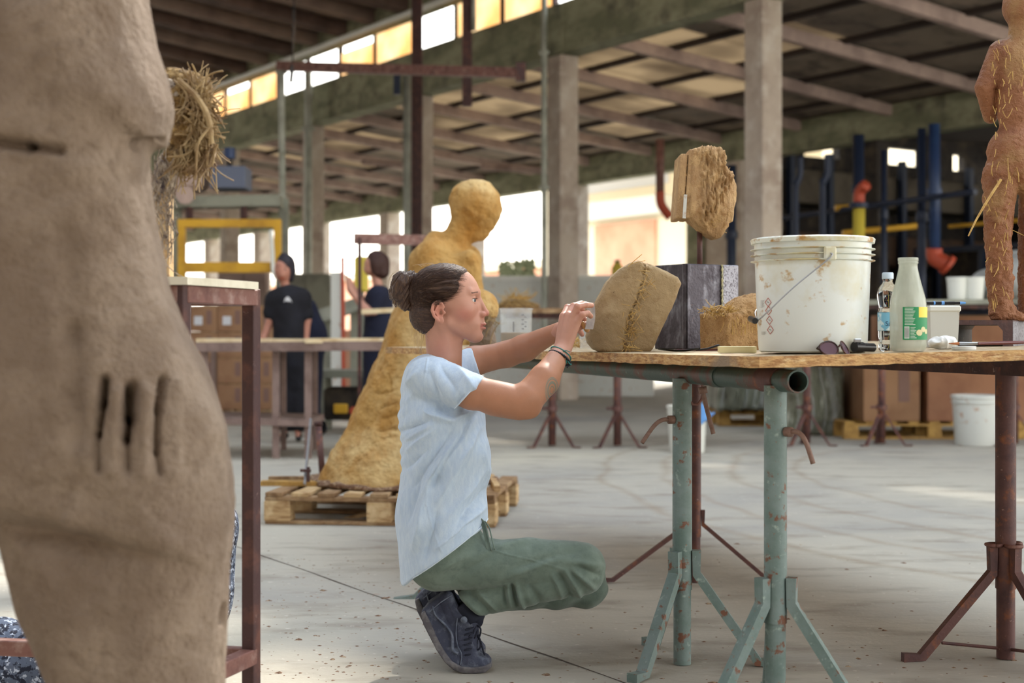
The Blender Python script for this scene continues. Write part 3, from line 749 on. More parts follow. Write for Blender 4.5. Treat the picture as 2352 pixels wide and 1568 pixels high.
for px in (418, 638):
    q = MB(); q.bar(P(px, 640, Ym-.4), P(px, 506, Ym-.4), .075, .075, (0, 1, 0)); q.build('side_rail', M['yellow'], e)
q = MB(); q.tube(curve_pts([P(622, 528, Ym-.5), P(626, 580, Ym-.5), P(628, 625, Ym-.5), P(645, 645, Ym-.5)], 5), .022, 8); q.build('hose', M['plasw'], e, True)
for a_ in (560, 435):
    q = MB(); q.tube([P(a_, 470, Ym), P(a_, 508, Ym-.4)], .04, 8); q.build('hanger_rod', M['rustd'], e)
e = empty('white_control_panel', G(385, 14.5), 'slim white upright panel left of the yellow frame', 'panel')
q = MB(); q.box(P(384, 590, 14.5), (.05, .2, 1.1)); q.bar(G(384, 14.5), P(384, 710, 14.5), .05, .05, (0, 1, 0)); q.build('panel', M['plasw'], e)
q = MB(); q.box(P(384, 590, 14.38), (.03, .02, .1)); q.build('switch_box', M['paper'], e)
# far nave: end wall pieces and scattered plant so the openings are framed
m_ = MB(); bbox(m_, -8, 6.0, 62, 62.3, 0, 2.0); bbox(m_, -8, 11.5, 62, 62.3, 3.4, 6.4); bbox(m_, 4.4, 6.4, 62, 62.3, 2, 3.4); bbox(m_, 9.9, 11.6, 62, 62.3, 0, 3.4); struct('wall_far', m_, M['raft'])
m_ = MB(); bbox(m_, 12, 18, 62, 62.3, 3.9, 4.9); bbox(m_, 15, 16, 62, 62.3, 0, 4); struct('wall_aisle_end', m_, M['cream'])
for (px, Y, w, h, lab, mt) in ((700, 24, .9, 1.95, 'pale grey cabinet standing behind the woman in black', 'greym'), (560, 25, .8, 2.1, 'grey steel cupboard seen through the yellow frame', 'raft'), (770, 22, .8, 1.0, 'low brick coloured crate stack between the standing people', 'peach')):
    e = empty('plant_cabinet', G(px, Y), lab, 'cabinet')
    q = MB(); q.box(G(px, Y, h/2), (w, .6, h), None, .02); q.build('body', M[mt], e)
    for k in (-1, 1):
        q = MB(); q.box(G(px, Y-.31, h/2)+[k*w/4, 0, 0], (w/2-.04, .03, h-.1)); d = q.build('door', M[mt], e)
        q = MB(); q.box(G(px, Y-.34, h*.55)+[k*.05, 0, 0], (.02, .03, .12)); q.build('handle', M['blackpl'], d)
# ======================================================================= WORK TABLE
TC = np.array([.561, 3.25, 0]); TR = np.array([.942, .337, 0]); TL = np.array([-.345, .938, 0])
def tz(x, y):
    d = (np.array([x, y])-TC[:2]); return .8713+.018*float(d@TR[:2])-.001*float(d@TL[:2])
def T(px, Y, dz=0.0):
    x = (px-CX)/F*Y; return np.array([x, Y, tz(x, Y)+dz])
TU = unit(np.array([-.018*TR[0], -.018*TR[1], 1]))
table = empty('work_table', TC+TR*.7+TL*1.6, 'long splintered wooden board table on steel trestles, crowded with clay pieces and a bucket', 'table')
q = MB()
ns = 90
top = []; random.seed(3)
def tb(a, b_, dz): p = TC+TR*a+TL*b_; return np.array([p[0], p[1], tz(p[0], p[1])+dz])
# outline with worn edges
out = []
for k in range(ns): out.append((rnd.uniform(0, .004)+.006*math.sin(k*.31)**2, k/ns*3.25))
for k in range(40): out.append((k/40*1.55, 3.25+rnd.uniform(0, .004)))
for k in range(ns): out.append((1.55, 3.25-k/ns*3.25))
for k in range(70): out.append((1.55-k/70*1.55, rnd.uniform(0, .005)+.004*math.sin(k*.5)**2))
# round the near corner
out = [(a, b_) if (a+b_) > .035 else (max(a, .012), max(b_, .012)) for a, b_ in out]
n_ = len(out)
Vt = [tb(a, b_, 0) for a, b_ in out]+[tb(a, b_, -.026+rnd.uniform(-.0015, .0015)) for a, b_ in out]
Tm = MB(); Tm.add(Vt[:n_], [tuple(reversed(range(n_)))])
Tm.build('board_surface', M['osbtop'], table)
Em = MB(); Em.add(Vt, [(i, (i+1) % n_, n_+(i+1) % n_, n_+i) for i in range(n_)]+[tuple(range(n_, 2*n_))])
Em.build('board_edge', M['osb'], table)

# ---- trestles
def bolt_T(q, c, d, r=.012, L=.02):
    q.tube([c, c+np.asarray(d)*L], r, 8)
PD = unit(np.array([-.152, .59, 0]))
def pole_base(e, X, Y, col, zb, legs, m, m2=None, r=.0275, ztop=.8, brk=.06, cw=.016, th=.024):
    q = MB(); q.tube([[X, Y, zb], [X, Y, .002]], r*.9, 20); q.build('inner_tube', M[m2 or m], e, .6)
    q = MB(); q.tube([[X, Y, ztop], [X, Y, zb-.05]], r, 20); q.build('pole', M[m], e, .6)
    for (dx, dy, sp) in legs:
        d = unit(np.array([dx, dy, 0])); side = np.cross(d, [0, 0, 1.])
        a = np.array([X, Y, 0])+d*(r+th/2)
        L = MB()
        p0 = a+[0, 0, zb+brk]; p1 = a+[0, 0, zb-.004]; p2 = np.array([X, Y, 0])+d*(r+th/2+sp)+[0, 0, .012]; p3 = p2+d*.055
        pts = [p0, p1, p2, p3]
        w = cw
        V_ = []
        for i, p in enumerate(pts):
            tg = unit(pts[min(i+1, 3)]-pts[max(i-1, 0)]); nn = np.cross(side, tg)
            for (u, v) in ((-w, -th/2), (w, -th/2), (w, th/2), (-w, th/2)): V_.append(p+side*u+nn*v)
        # channel flanges along the leg
        L.add(V_, [(4*i+k, 4*i+(k+1) % 4, 4*i+4+(k+1) % 4, 4*i+4+k) for i in range(3) for k in range(4)]+[(3, 2, 1, 0), (12, 13, 14, 15)])
        L.build('leg', M[m], e)
def tclamp(e, c, d, dd, m='hook'):
    """tommy bar screw: short stub then bent handle"""
    c = np.asarray(c, float); d = unit(d); dd = unit(dd)
    q = MB(); q.tube([c, c+d*.018], .012, 8); q.tube(curve_pts([c+d*.01, c+d*.035, c+d*.05+dd*.02, c+d*.056+dd*.075], 5), .0062, 8)
    q.build('clamp_handle', M[m], e, True)
# green trestle
Xr, Yr = (1781-CX)/F*3.42, 3.42; Xl, Yl = (1567-CX)/F*3.98, 3.98
gt = empty('green_trestle', [Xr, Yr, 0], 'chipped green steel trestle with two thick poles under the near corner of the table', 'trestle')
pole_base(gt, Xr, Yr, 0, .28, [(-1, -.55, .16), (1, -.35, .17), (.1, 1, .17)], 'green')
pole_base(gt, Xl, Yl, 0, .26, [(-.75, -1, .17), (1, -.1, .17), (-.3, 1, .17)], 'green')
q = MB(); p0 = np.array([Xr, Yr, .812])-PD*.1; p0[0] += .01; p1 = p0+PD*2.75; n = 24
q.tube([p0, p1], .0275, 24, False); q.tube([p0+PD*.001, p0+PD*.35], .0235, 24, False)
V0 = [] ; x_, y_ = frame(PD)
for rr in (.0235, .0275):
    for k in range(24): a = 2*PI*k/24; V0.append(p0+(x_*math.cos(a)+y_*math.sin(a))*rr)
q.add(V0, [(k, (k+1) % 24, 24+(k+1) % 24, 24+k) for k in range(24)])
q.build('crossbar', M['greend'], gt, .6)
for f, rr in ((.14, .031), (.5, .0305)):
    c = p0+PD*f; q = MB(); q.tube([c-PD*.05, c+PD*.05 if f < .2 else c+PD*.004], rr, 22); q.build('sleeve', M['rust' if f < .2 else 'greend'], gt, .6)
tclamp(gt, [Xr+.02, Yr-.022, .69], [.7, -.7, 0], [.25, 0, -1])
tclamp(gt, [Xl-.024, Yl-.012, .685], [-1, -.3, 0], [-.5, -.2, -.8])
tclamp(gt, np.array([Xl, Yl, .80])-PD*.12+[0.01, 0, -.02], [.2, 0, -1], [.25, -.2, -1])
q = MB(); c = np.array([Xl+.035, Yl-.01, .765]); q.tube([c+[.022*math.cos(t/10*2*PI), 0, .04*math.sin(t/10*2*PI)] for t in range(11)], .004, 6); q.build('wire_loop', M['rustl'], gt, True)
# rusty trestle at the right
Xq, Yq = (2310-CX)/F*4.05, 4.05
rt = empty('rusty_trestle', [Xq, Yq, 0], 'rusty maroon steel trestle holding up the table beyond the milk bottle', 'trestle')
pole_base(rt, Xq, Yq, 0, .25, [(-1, -.12, .21), (.4, -1, .22), (.9, .6, .2)], 'rust', 'rust', .0285, .83, .07, .012)
q = MB()
for d in ((-1, -.12), (.4, -1), (.9, .6)):
    d = unit(np.array([d[0], d[1], 0])); c = np.array([Xq, Yq, .325])+d*.04
    s_ = np.cross(d, [0, 0, 1.]); q.tube([c-s_*.022, c+d*.014-s_*.01, c+d*.014+s_*.01, c+s_*.022, c-d*.02+s_*.02, c-d*.02-s_*.02, c-s_*.022], .0055, 8)
q.build('hinge_rings', M['rustl'], rt, True)
q = MB(); a = np.array([Xq, Yq, .03])+unit([-1, -.12, 0])*.19; q.tube([a+[0, 0, .02], [Xq, Yq, .028]], .005, 6); a = np.array([Xq, Yq, .03])+unit([.4, -1, 0])*.19; q.tube([a+[0, 0, .02], [Xq, Yq, .028]], .005, 6); q.build('tie_rod', M['rust'], rt)
q = MB(); c = np.array([Xq, Yq, .832]); q.bar(c-PD*.75, c+PD*2.0, .05, .05); q.build('crossbar', M['rustd'], rt)
# second trestle behind
X3, Y3 = (1597-CX)/F*5.3, 5.3
bt = empty('slim_trestle', [X3, Y3, 0], 'slim rusty trestle behind the green one, carrying the middle of the table', 'trestle')
pole_base(bt, X3, Y3, 0, .22, [(-1, -.05, .28), (1, -.05, .24), (.1, 1, .2)], 'rust', 'rust', .0215, .8, .05, .011, .014)
q = MB(); c = np.array([X3, Y3, .828]); q.bar(c-PD*.15, c+PD*1.6, .045, .05); q.build('crossbar', M['rustd'], bt)
# further trestle base peeking behind her: flat foot
e = empty('trestle_foot_plate', G(935, 4.95), 'grey green trestle foot lying behind the crouching woman', 'trestle foot')
q = MB(); q.bar(P(905, 1376, 4.98), P(952, 1369, 4.98), .03, .012); q.bar(P(952, 1369, 4.98), P(985, 1335, 4.98), .03, .012); q.build('foot', M['green'], e)
q = MB(); q.bar(P(985, 1335, 4.98), P(1010, 1240, 4.98), .03, .012); q.build('leg', M['green'], e)

# ---- things on the table -------------------------------------------------
def sdf_obj(name, f, lo, hi, h, m, parent=None, disp=None, sm=1, col=None):
    V, Q = sdf_mesh(f, lo, hi, h)
    if sm: V = smooth_v(V, Q, sm, .4)
    if disp is not None:
        N_ = normals(V, Q); V = V+N_*disp(V, N_)[:, None]
    return mesh_obj(name, V, Q, M[m], parent, True, col(V) if col else None)
def straws(q, n, gen, r=.0011, seg=4):
    for _ in range(n):
        p, d, L, bend = gen(); d = unit(d); x, y = frame(d); a = rnd.random()*6.28
        b_ = (x*math.cos(a)+y*math.sin(a))*bend*L
        pts = [np.asarray(p)+d*L*t+b_*(t*t) for t in np.linspace(0, 1, seg)]
        q.tube(pts, [r, r*rnd.uniform(.7, 1.1)]+[r*.8]*(seg-2), 4)
# A: big clay mask block leaning on the table
YA = 4.2
polyA = [(1464, 600), (1486, 607), (1520, 622), (1553, 638), (1560, 652), (1550, 682), (1536, 714), (1515, 756), (1496, 800), (1486, 809), (1440, 812), (1382, 810), (1360, 801), (1348, 786), (1346, 771), (1350, 752), (1357, 732), (1364, 700), (1375, 679), (1393, 646), (1421, 618), (1446, 604)]
ridge = [(1481, 606), (1478, 640), (1464, 689), (1450, 720), (1443, 746), (1437, 775), (1434, 812)]
def ridge_x(py):
    return np.interp(py, [p[1] for p in ridge], [p[0] for p in ridge])
def fA(Pw):
    q_ = toQ(Pw, YA); k = YA/F; x, w, y = q_[:, 0], q_[:, 1], q_[:, 2]
    d2 = poly2(x, y, polyA)
    rx = ridge_x(y); t = np.clip((rx-x)/(rx-1338+8), 0, 1)
    W0 = 62*np.sqrt(np.maximum(1-t**2.2, .02))
    W0 = W0+np.where(x > rx, -3-(x-rx)*.05, 4)
    # face relief: brow, cheek bulge on the smooth side
    W0 = W0+5*np.exp(-((x-1405)/22)**2-((y-735)/34)**2)-5*np.exp(-((x-1400)/13)**2-((y-688)/16)**2)+4*np.exp(-((x-1425)/20)**2-((y-650)/22)**2)
    dw = np.abs(w)-W0
    return extr(d2, dw*.8, 12)*k
def dA(V, N_):
    px, py = proj(V); rx = ridge_x(py)
    d = fbm(V, 60, 3, 3)*.0016
    g = np.exp(-((px-rx)/5.5)**2)*(V[:, 1] < YA-.02)
    d = d-g*.006*(1+.8*fbm(V, 120, 2, 9))
    g2 = np.exp(-((px-rx-4)/12)**2)
    return d+g2*.004*fbm(V, 140, 3, 5)
mA = sdf_obj('clay_face_block', fA, P(1338, 822, YA)-[0, .1, 0], P(1568, 592, YA)+[0, .1, 0], .0022, 'clayA', None, dA)
tag(mA, 'tan clay block with a smooth rounded face side, being scraped by the crouching woman', 'clay sculpture')
q = MB()
def gA():
    t = rnd.random(); py = 612+t*195 if rnd.random() < .35 else 700+rnd.random()*108
    px = ridge_x(py)+rnd.gauss(6, 8)
    return P(px, py, YA-.083+rnd.uniform(-.002, .002)), [rnd.uniform(-1, 1), -rnd.uniform(0, .25), rnd.uniform(-1, 1)], rnd.uniform(.012, .034), rnd.uniform(-.3, .3)
straws(q, 75, gA, .0009)
for a, b_ in (((1443, 612), (1474, 584)), ((1450, 606), (1482, 598)), ((1466, 622), (1492, 623)), ((1436, 808), (1446, 790)), ((1440, 803), (1476, 806)), ((1438, 797), (1470, 800))):
    q.tube([P(*a, YA-.085), (P(*a, YA-.09)+P(*b_, YA-.09))/2+[0, 0, .001], P(*b_, YA-.085)], .0011, 5)
q.build('straw_tufts', M['straw'], mA)['kind'] = 'stuff'
# iron box
YB = 4.5
cB = T(1575, 4.42); s_ = .212; aB = math.radians(33)
ux = np.array([math.cos(aB), math.sin(aB), 0]); uy = np.array([-math.sin(aB), math.cos(aB), 0])
hB = .266
ib = empty('steel_plinth', cB+ux*s_/2+uy*s_*.7/2, 'tall welded steel box standing on the table under the clay head on a rod', 'plinth')
cm = cB+ux*s_/2+uy*s_*.7/2; Ri = np.stack([ux, uy, [0, 0, 1]], 1); sy_ = s_*.75
q = MB(); th = .008
q.box(cm+[0, 0, hB/2]-uy*sy_/2+uy*th/2-ux*.022, (s_-.044, th, hB), Ri, .003)
q.box(cm+[0, 0, hB/2]-ux*s_/2+ux*th/2, (th, sy_, hB), Ri, .003)
q.box(cm+[0, 0, hB/2]+uy*sy_/2-uy*th/2, (s_, th, hB), Ri, .002)
q.box(cm+[0, 0, hB-.03], (s_-.01, sy_-.01, .006), Ri)
q.tube([cB+ux*.010+uy*.010, cB+ux*.010+uy*.010+[0, 0, hB]], .012, 16)
q.build('left_channel', M['iron'], ib, .6)
q = MB(); q.box(cm+[0, 0, hB/2]+ux*(s_/2-.034)-uy*(sy_/2-.002), (.068, .012, hB), Ri, .003); q.box(cm+[0, 0, hB/2]+ux*(s_/2-th/2), (th, sy_, hB), Ri, .002); q.build('right_plate', M['iron2'], ib)
q = MB(); c = cm+ux*(s_/2-.07)-uy*(sy_/2+.003)
q.tube([c+[0.0006*math.sin(k*2.1), 0, k*hB/60] for k in range(61)], [.0035+.0012*math.sin(k*1.7) for k in range(61)], 6); q.build('weld_bead', M['weld'], ib, True)
# B: clay head on rod
YH = 4.56
hd = empty('clay_head_on_rod', P(1607, 600, YH), 'rough ochre clay head with a flat slab back, on a rod above the steel box', 'clay sculpture')
q = MB(); q.tube([P(1607, 640, YH), P(1607, 505, YH)], .0088, 14); q.build('rod', M['rust'], hd, True)
polyH = [(1583, 350), (1587, 347), (1612, 345), (1630, 347), (1646, 350), (1656, 364), (1658, 385), (1664, 396), (1672, 404), (1682, 416), (1687, 428), (1690, 446), (1688, 464), (1682, 478), (1681, 496), (1679, 510), (1670, 514), (1669, 522), (1663, 528), (1659, 538), (1652, 547), (1637, 550), (1622, 543), (1611, 531), (1598, 522), (1584, 511), (1580, 505), (1576, 503)]
def fH(Pw):
    q_ = toQ(Pw, YH); k = YH/F; x, w, y = q_[:, 0], q_[:, 1], q_[:, 2]
    d2 = poly2(x, y, polyH)
    t = np.clip((x-1640)/52, 0, 1); tb_ = np.clip((y-490)/60, 0, 1)
    W = (58)*np.sqrt(np.maximum(1-t**2*.86, .02))*(1-.45*tb_)
    W = W-16*np.exp(-((x-1683)/9)**2-((np.abs(w)-20)/12)**2-((y-452)/16)**2)
    d = extr(d2, (np.abs(w)-W)*.85, 7)
    # neck and jaw lump
    d = smin(d, ell(q_, (1615, 0, 515), (22, 30, 20)), 10)
    # slab back: two planks seen at an angle
    an = math.radians(20); c_, s__ = math.cos(an), math.sin(an)
    a1 = rbox(q_, (1575, 30, 430), (8, 72, 78), 3)
    yy = q_.copy(); yy[:, 0] += (q_[:, 2]-430)*.07
    a1 = rbox(yy, (1578, 6, 427), (7, 58, 78), 3)
    a2 = rbox(yy, (1561, 12, 432), (8.5, 60, 73), 3)
    return np.minimum(np.minimum(d, a1), a2)*k
def dH(V, N_):
    px, py = proj(V)
    rough = np.clip((px-1592)/20, 0, 1)*np.clip((560-py)/40, 0, 1)
    rough = rough*np.where(px < 1613, np.clip((440-py)/50, .12, .6), 1)*(1-.88*np.clip((px+(py-470)*.5-1646)/16, 0, 1)*(py > 410))
    a = fbm(V+.02*fbm(V, 14, 2, 3)[:, None], 46, 3, 21, (1.6, 1, .5)); b_ = fbm(V, 130, 2, 4, (1.6, 1, .4))
    g = -np.abs(a)*.030+.009+b_*.009
    return g*rough+fbm(V, 70, 2, 8)*.0009
sdf_obj('head', fH, P(1538, 562, YH)-[0, .12, 0], P(1700, 338, YH)+[0, .12, 0], .0023, 'clayB', hd, dH)
q = MB()
straws(q, 46, lambda: (P(1600+rnd.random()*76, 500+rnd.gauss(0, 14) if rnd.random() < .5 else 400+rnd.random()*90, YH-.075+rnd.uniform(-.003, .01)), [rnd.uniform(-1, 1), -.3, rnd.uniform(-1, 1)], rnd.uniform(.006, .016), .3), .0008)
straws(q, 14, lambda: (P(1660+rnd.random()*14, 385+rnd.random()*30, YH-.03), [1, -.2, rnd.uniform(-.2, 1)], rnd.uniform(.006, .014), .3), .0009)
q.build('straw_bits', M['straw'], hd)['kind'] = 'stuff'
q = MB(); q.box(P(1573, 474, YH-.083), (.010, .003, .075), rotz(.1)@np.array([[1, 0, .06], [0, 1, 0], [-.06, 0, 1]])); q.build('white_chalk_streak', M['plasw2'], hd)
# D: clay block half behind the bucket
YD = 4.15
def fD(Pw):
    q_ = toQ(Pw, YD); k = YD/F
    r_ = rotz(math.radians(24))
    b0 = rbox(q_, (1703, 6, 768), (74, 62, 47), 4, r_.astype(np.float32)[:, :])
    d = ell(q_, (1745, 0, 726), (92, 66, 53))
    d = smax(d, -(725-q_[:, 2])-60, 4)
    return smin(b0, d, 9)*k
def dD(V, N_):
    px, py = proj(V); z = np.exp(-((py-722-(1700-px)*.05)/12)**2)
    return fbm(V, 90, 3, 31, (1, 1, .6))*.003+z*np.abs(fbm(V, 110, 3, 6))*.009
dz0 = T(1690, YD)[2]
mD = sdf_obj('clay_brick_piece', fD, P(1580, 830, YD)-[0, .13, 0], P(1860, 655, YD)+[0, .13, 0], .0028, 'clayD', None, dD)
tag(mD, 'ochre clay block with a domed straw-topped upper part, half hidden behind the white bucket', 'clay sculpture')
q = MB()
straws(q, 110, lambda: (P(1616+rnd.random()*70, 715+rnd.gauss(0, 5)-max(0, rnd.random())*6, YD-.075-rnd.random()*.01+.0006*rnd.random()), [rnd.uniform(-1, 1), -.3, rnd.uniform(-.7, .5)], rnd.uniform(.012, .035), .25), .0011)
straws(q, 26, lambda: (P(1660+rnd.random()*80, 730+rnd.random()*30, YD-.1), [rnd.uniform(-.3, .3), -.1, -1], rnd.uniform(.01, .03), .25), .0009)
q.build('straw_fringe', M['straw'], mD)['kind'] = 'stuff'
# masking tape roll
c = T(1693, 3.66); e = empty('masking_tape_roll', c, 'cream roll of masking tape lying flat left of the white bucket', 'tape')
q = MB(); q.lathe([(.042, .0), (.0495, .001), (.0495, .0165), (.042, .0175)], c+[0, 0, .001], 40); q.build('tape', M['tape'], e, .6)
q = MB(); q.lathe([(.042, .0175), (.0385, .0175), (.0385, 0), (.042, 0)], c+[0, 0, .001], 40); q.build('core', M['card'], e, .6)
# dark spatula spoon
e = empty('metal_modelling_spoon', T(1570, 3.85), 'dark metal spoon with an upturned handle lying before the steel box', 'tool')
q = MB()
def sp(u, v):
    L = .115; x = (u-.5)*L; w = .021*math.sqrt(max(0, 1-(2*u-1)**2))*(.6+.4*(1-u)); a = (v-.5)*2
    p = T(1560, 3.86); return p+np.array([x, a*w, .003+.006*a*a+.006*(2*u-1)**2])
q.grid(sp, 20, 8); q.build('bowl', M['blackpl'], e, True)
q = MB(); p = T(1560, 3.86); q.tube(curve_pts([p+[.045, 0, .008], p+[.075, .0, .011], p+[.11, .005, .022]], 6), [.003]*12+[.0018], 6); q.build('handle', M['blackpl'], e, True)
c = T(1600, 4.06); q = MB(); q.box(c+[0.02, .03, .003], (.15, .03, .006), rotz(.1)); tag(q.build('wooden_lath', M['brushw']), 'thin dark red lath lying at the foot of the steel box', 'lath')
# bucket
cb = T(1866, 3.53); rb, rt_, hb = .131, .1475, .283
bk = empty('plastic_bucket', cb, 'large white plastic bucket with clay smears and a wire handle on the table', 'bucket')
q = MB(); q.lathe([(0, .002), (rb-.006, .002), (rb, .006), (rb+.002, .02), (rt_-.006, hb*.82), (rt_-.004, hb*.99), (rt_-.009, hb*.99), (rb-.006, .012), (0, .01)], cb, 64); q.build('body', M['bucket'], bk, .6)
q = MB()
for z, ex in ((hb*.805, .006), (hb*.855, .0065), (hb*.905, .0065)):
    q.lathe([(rt_-.006, z-.004), (rt_+ex-.002, z-.0015), (rt_+ex-.002, z), (rt_-.005, z+.001)], cb, 64)
q.build('reinforcing_ribs', M['bucketrib'], bk, .5)
q = MB(); q.lathe([(rt_-.007, hb*.955), (rt_+.003, hb*.955), (rt_+.0045, hb*.99), (rt_+.001, hb), (rt_-.004, hb+.001), (rt_-.01, hb-.002)], cb, 64); q.build('rim', M['bucketrib'], bk, .5)
# lug and handle (front of the bucket, slightly right of its middle)
ap = math.radians(-86)
lug = cb+np.array([math.cos(ap)*(rt_+.002), math.sin(ap)*(rt_+.002), hb*.845])
q = MB(); q.box(lug, (.03, .012, .034), rotz(ap+PI/2), .004); q.build('handle_lug', M['bucketrib'], bk)
hl = P(1734, 737, 3.40); q = MB()
q.tube(curve_pts([lug+[0, -.006, 0], lug+[-.004, -.012, -.012], lug*.5+hl*.5+[.0, -.02, .0], hl+[.01, -.004, .004], hl+[.002, .05, .0], np.array([.606, 3.52, hl[2]+.004]), np.array([.622, 3.62, hl[2]+.03]), cb+np.array([-.06, .138, hb*.5]), cb+np.array([-.0, .152, hb*.84])], 7), .0019, 6); q.build('wire_handle', M['steel'], bk, True)
q = MB(); q.tube([hl+[-.002, -.016, 0], hl+[-.003, .045, .006]], .0075, 12); q.build('grip', M['blackpl'], bk, .6)
# pictograms
def on_bucket(px, py, o=.0012):
    u = (px-CX)/F; # ray hits cone of the bucket wall
    Y = cb[1]-rb
    for _ in range(12):
        p = P(px, py, Y); z = p[2]-cb[2]; r_ = rb+.002+(rt_-.006-rb-.002)*max(0, (z-.02))/(hb*.8)
        dx = p[0]-cb[0]; Y = cb[1]-math.sqrt(max(r_*r_-dx*dx, 1e-6))
    p = P(px, py, Y); n_ = unit(np.array([p[0]-cb[0], p[1]-cb[1], 0])); return p+n_*o
q = MB()
for (cx, cy) in ((1765, 694), (1766, 713), (1768, 735), (1770, 757)):
    c4 = [(cx, cy-10), (cx+7, cy), (cx, cy+10), (cx-7, cy)]
    for i in range(4): q.bar(on_bucket(*c4[i]), on_bucket(*c4[(i+1) % 4]), .0011, .0008)
q.build('hazard_diamonds', M['redline'], bk)
q = MB()
for (cx, cy) in ((1765, 694), (1766, 713), (1768, 735), (1770, 757)): q.bar(on_bucket(cx-2, cy-1), on_bucket(cx+2, cy+1), .002, .0006)
for k in range(9): q.bar(on_bucket(1748, 690+k*2), on_bucket(1757-(k % 3)*2, 690+k*2), .0004, .0004)
for k in range(4): q.bar(on_bucket(1750, 762+k*2), on_bucket(1761-(k % 2)*3, 762+k*2), .0004, .0004)
q.build('lettering', M['ink'], bk)
# sunglasses
sg = empty('sunglasses', T(1905, 3.36), 'tortoiseshell sunglasses with purple lenses lying in front of the bucket', 'sunglasses')
def ring(c, rx, rz, tilt, yaw, n=28):
    R_ = rotz(yaw)@np.array([[1, 0, 0], [0, math.cos(tilt), -math.sin(tilt)], [0, math.sin(tilt), math.cos(tilt)]])
    return [c+R_@np.array([math.cos(a)*rx, 0, math.sin(a)*rz*(1+.15*math.cos(a))]) for a in np.linspace(0, 2*PI, n+1)], R_
for (px, py, rx, yaw, tl, Yg) in ((1903, 800, .0235, .2, -.5, 3.36), (1940, 800, .015, .95, -.5, 3.37)):
    c = P(px, py, Yg); pts, R_ = ring(c, rx, .0185, tl, yaw)
    q = MB(); q.tube(pts, .0022, 8, False); q.build('lens_frame', M['tort'], sg, True)
    q = MB(); q.add([c]+pts[:-1], [(0, i+1, (i+1) % 28+1) for i in range(28)]); q.build('lens', M['lens'], sg)
q = MB(); q.tube([P(1884, 792, 3.36), P(1876, 800, 3.38), P(1900, 812, 3.45), P(1940, 812, 3.46)], .002, 6)
q.tube(curve_pts([P(1926, 797, 3.362), P(1930, 791, 3.362), P(1934, 797, 3.365)], 4), .0022, 6); q.build('temples', M['tort'], sg, True)
e = empty('marker_cap_tool', T(1986, 3.43), 'short black cylinder lying between the sunglasses and the bottles', 'tool')
q = MB(); a0 = T(1962, 3.4, .016); a1 = T(2006, 3.43, .013)
q.tube([a0, a0*.6+a1*.4], .013, 16); q.tube([a0*.6+a1*.4, a1], .0105, 16); q.build('barrel', M['blackpl'], e, .6)
q = MB(); q.tube([a1, a1+unit(a1-a0)*.003], .0085, 12); q.build('chrome_end', M['steel'], e)
q = MB(); q.box(a0+[.008, 0, .015], (.018, .012, .01), None, .002); q.build('chrome_clip', M['steel'], e)
# water bottle
cw = T(2039, 3.62); wb = empty('water_bottle', cw, 'small clear plastic water bottle with a pale blue cap, behind the milk bottle', 'bottle')
pr = [(0, .003), (.018, 0), (.0225, .004), (.0235, .02), (.0215, .03), (.024, .042), (.0235, .055), (.0245, .065), (.0245, .1), (.0225, .106), (.0215, .112), (.025, .13), (.0265, .142), (.024, .158), (.016, .17), (.0125, .176), (.0125, .188)]
q = MB(); q.lathe(pr, cw, 36); q.build('body', M['clearpl'], wb, True)
q = MB(); q.lathe([(0, .2), (.0125, .2), (.0145, .197), (.0145, .184), (.0135, .183)], cw, 30); q.build('cap', M['capblue'], wb, .6)
q = MB(); q.lathe([(.0252, .052), (.0254, .098)], cw, 36); q.build('label', M['lblue'], wb, True)
def text(s, c, size, ax, ay, name, m, parent, off=.0006):
    cu = bpy.data.curves.new('t', 'FONT'); cu.body = s; cu.size = size; cu.align_x = 'LEFT'; cu.resolution_u = 3
    o = bpy.data.objects.new('t', cu); COL.objects.link(o)
    dg = bpy.context.evaluated_depsgraph_get(); me = bpy.data.meshes.new_from_object(o.evaluated_get(dg))
    V = np.array([v.co[:] for v in me.vertices]); Fc = [tuple(p.vertices) for p in me.polygons]
    bpy.data.objects.remove(o); bpy.data.curves.remove(cu)
    W = np.asarray(c)+V[:, :1]*np.asarray(ax)+V[:, 1:2]*np.asarray(ay)
    return W, Fc
W, Fc = text('Santa', (0, 0, 0), .017, [1, 0, 0], [0, 0, 1], 'x', None, None)
an = math.radians(-118)+W[:, 0]/.0262
Wb = np.stack([cw[0]+np.cos(an)*.0262, cw[1]+np.sin(an)*.0262, cw[2]+.064+W[:, 2]], 1)
mesh_obj('label_lettering', Wb, Fc, M['navyink'], wb)
# milk bottle
cmk = T(2086, 3.47); mk = empty('milk_bottle', cmk, 'empty cloudy glass bottle with a green and yellow label at the front of the table', 'bottle')
q = MB(); q.lathe([(0, .004), (.034, .001), (.040, .004), (.0435, .012), (.044, .02), (.044, .112), (.042, .128), (.036, .150), (.0285, .178), (.0235, .2), (.0225, .206), (.0225, .214), (.0245, .216), (.0245, .2185), (.023, .22), (.0245, .222), (.0245, .228), (.0235, .230), (.0205, .230), (.0205, .206), (.0265, .178), (.034, .150), (.040, .128), (.0415, .112), (.0415, .02), (.036, .01), (0, .009)], cmk, 48); q.build('glass', M['glassmilk'], mk, True)
def patch(q, c, r, a0, a1, z0, z1, n=10):
    V_ = []
    for k in range(n+1):
        a = math.radians(a0+(a1-a0)*k/n)
        for z in (z0, z1): V_.append(np.asarray(c)+[math.cos(a)*r, math.sin(a)*r, z])
    q.add(V_, [(2*k, 2*k+2, 2*k+3, 2*k+1) for k in range(n)])
lb = MB(); patch(lb, cmk, .0447, -122, 0, .03, .109, 20); LB = lb.build('label', M['lgreen'], mk, True)
q = MB(); patch(q, cmk, .0449, -72, 0, .084, .109, 10); q.build('yellow_panel', M['lyellow'], LB)
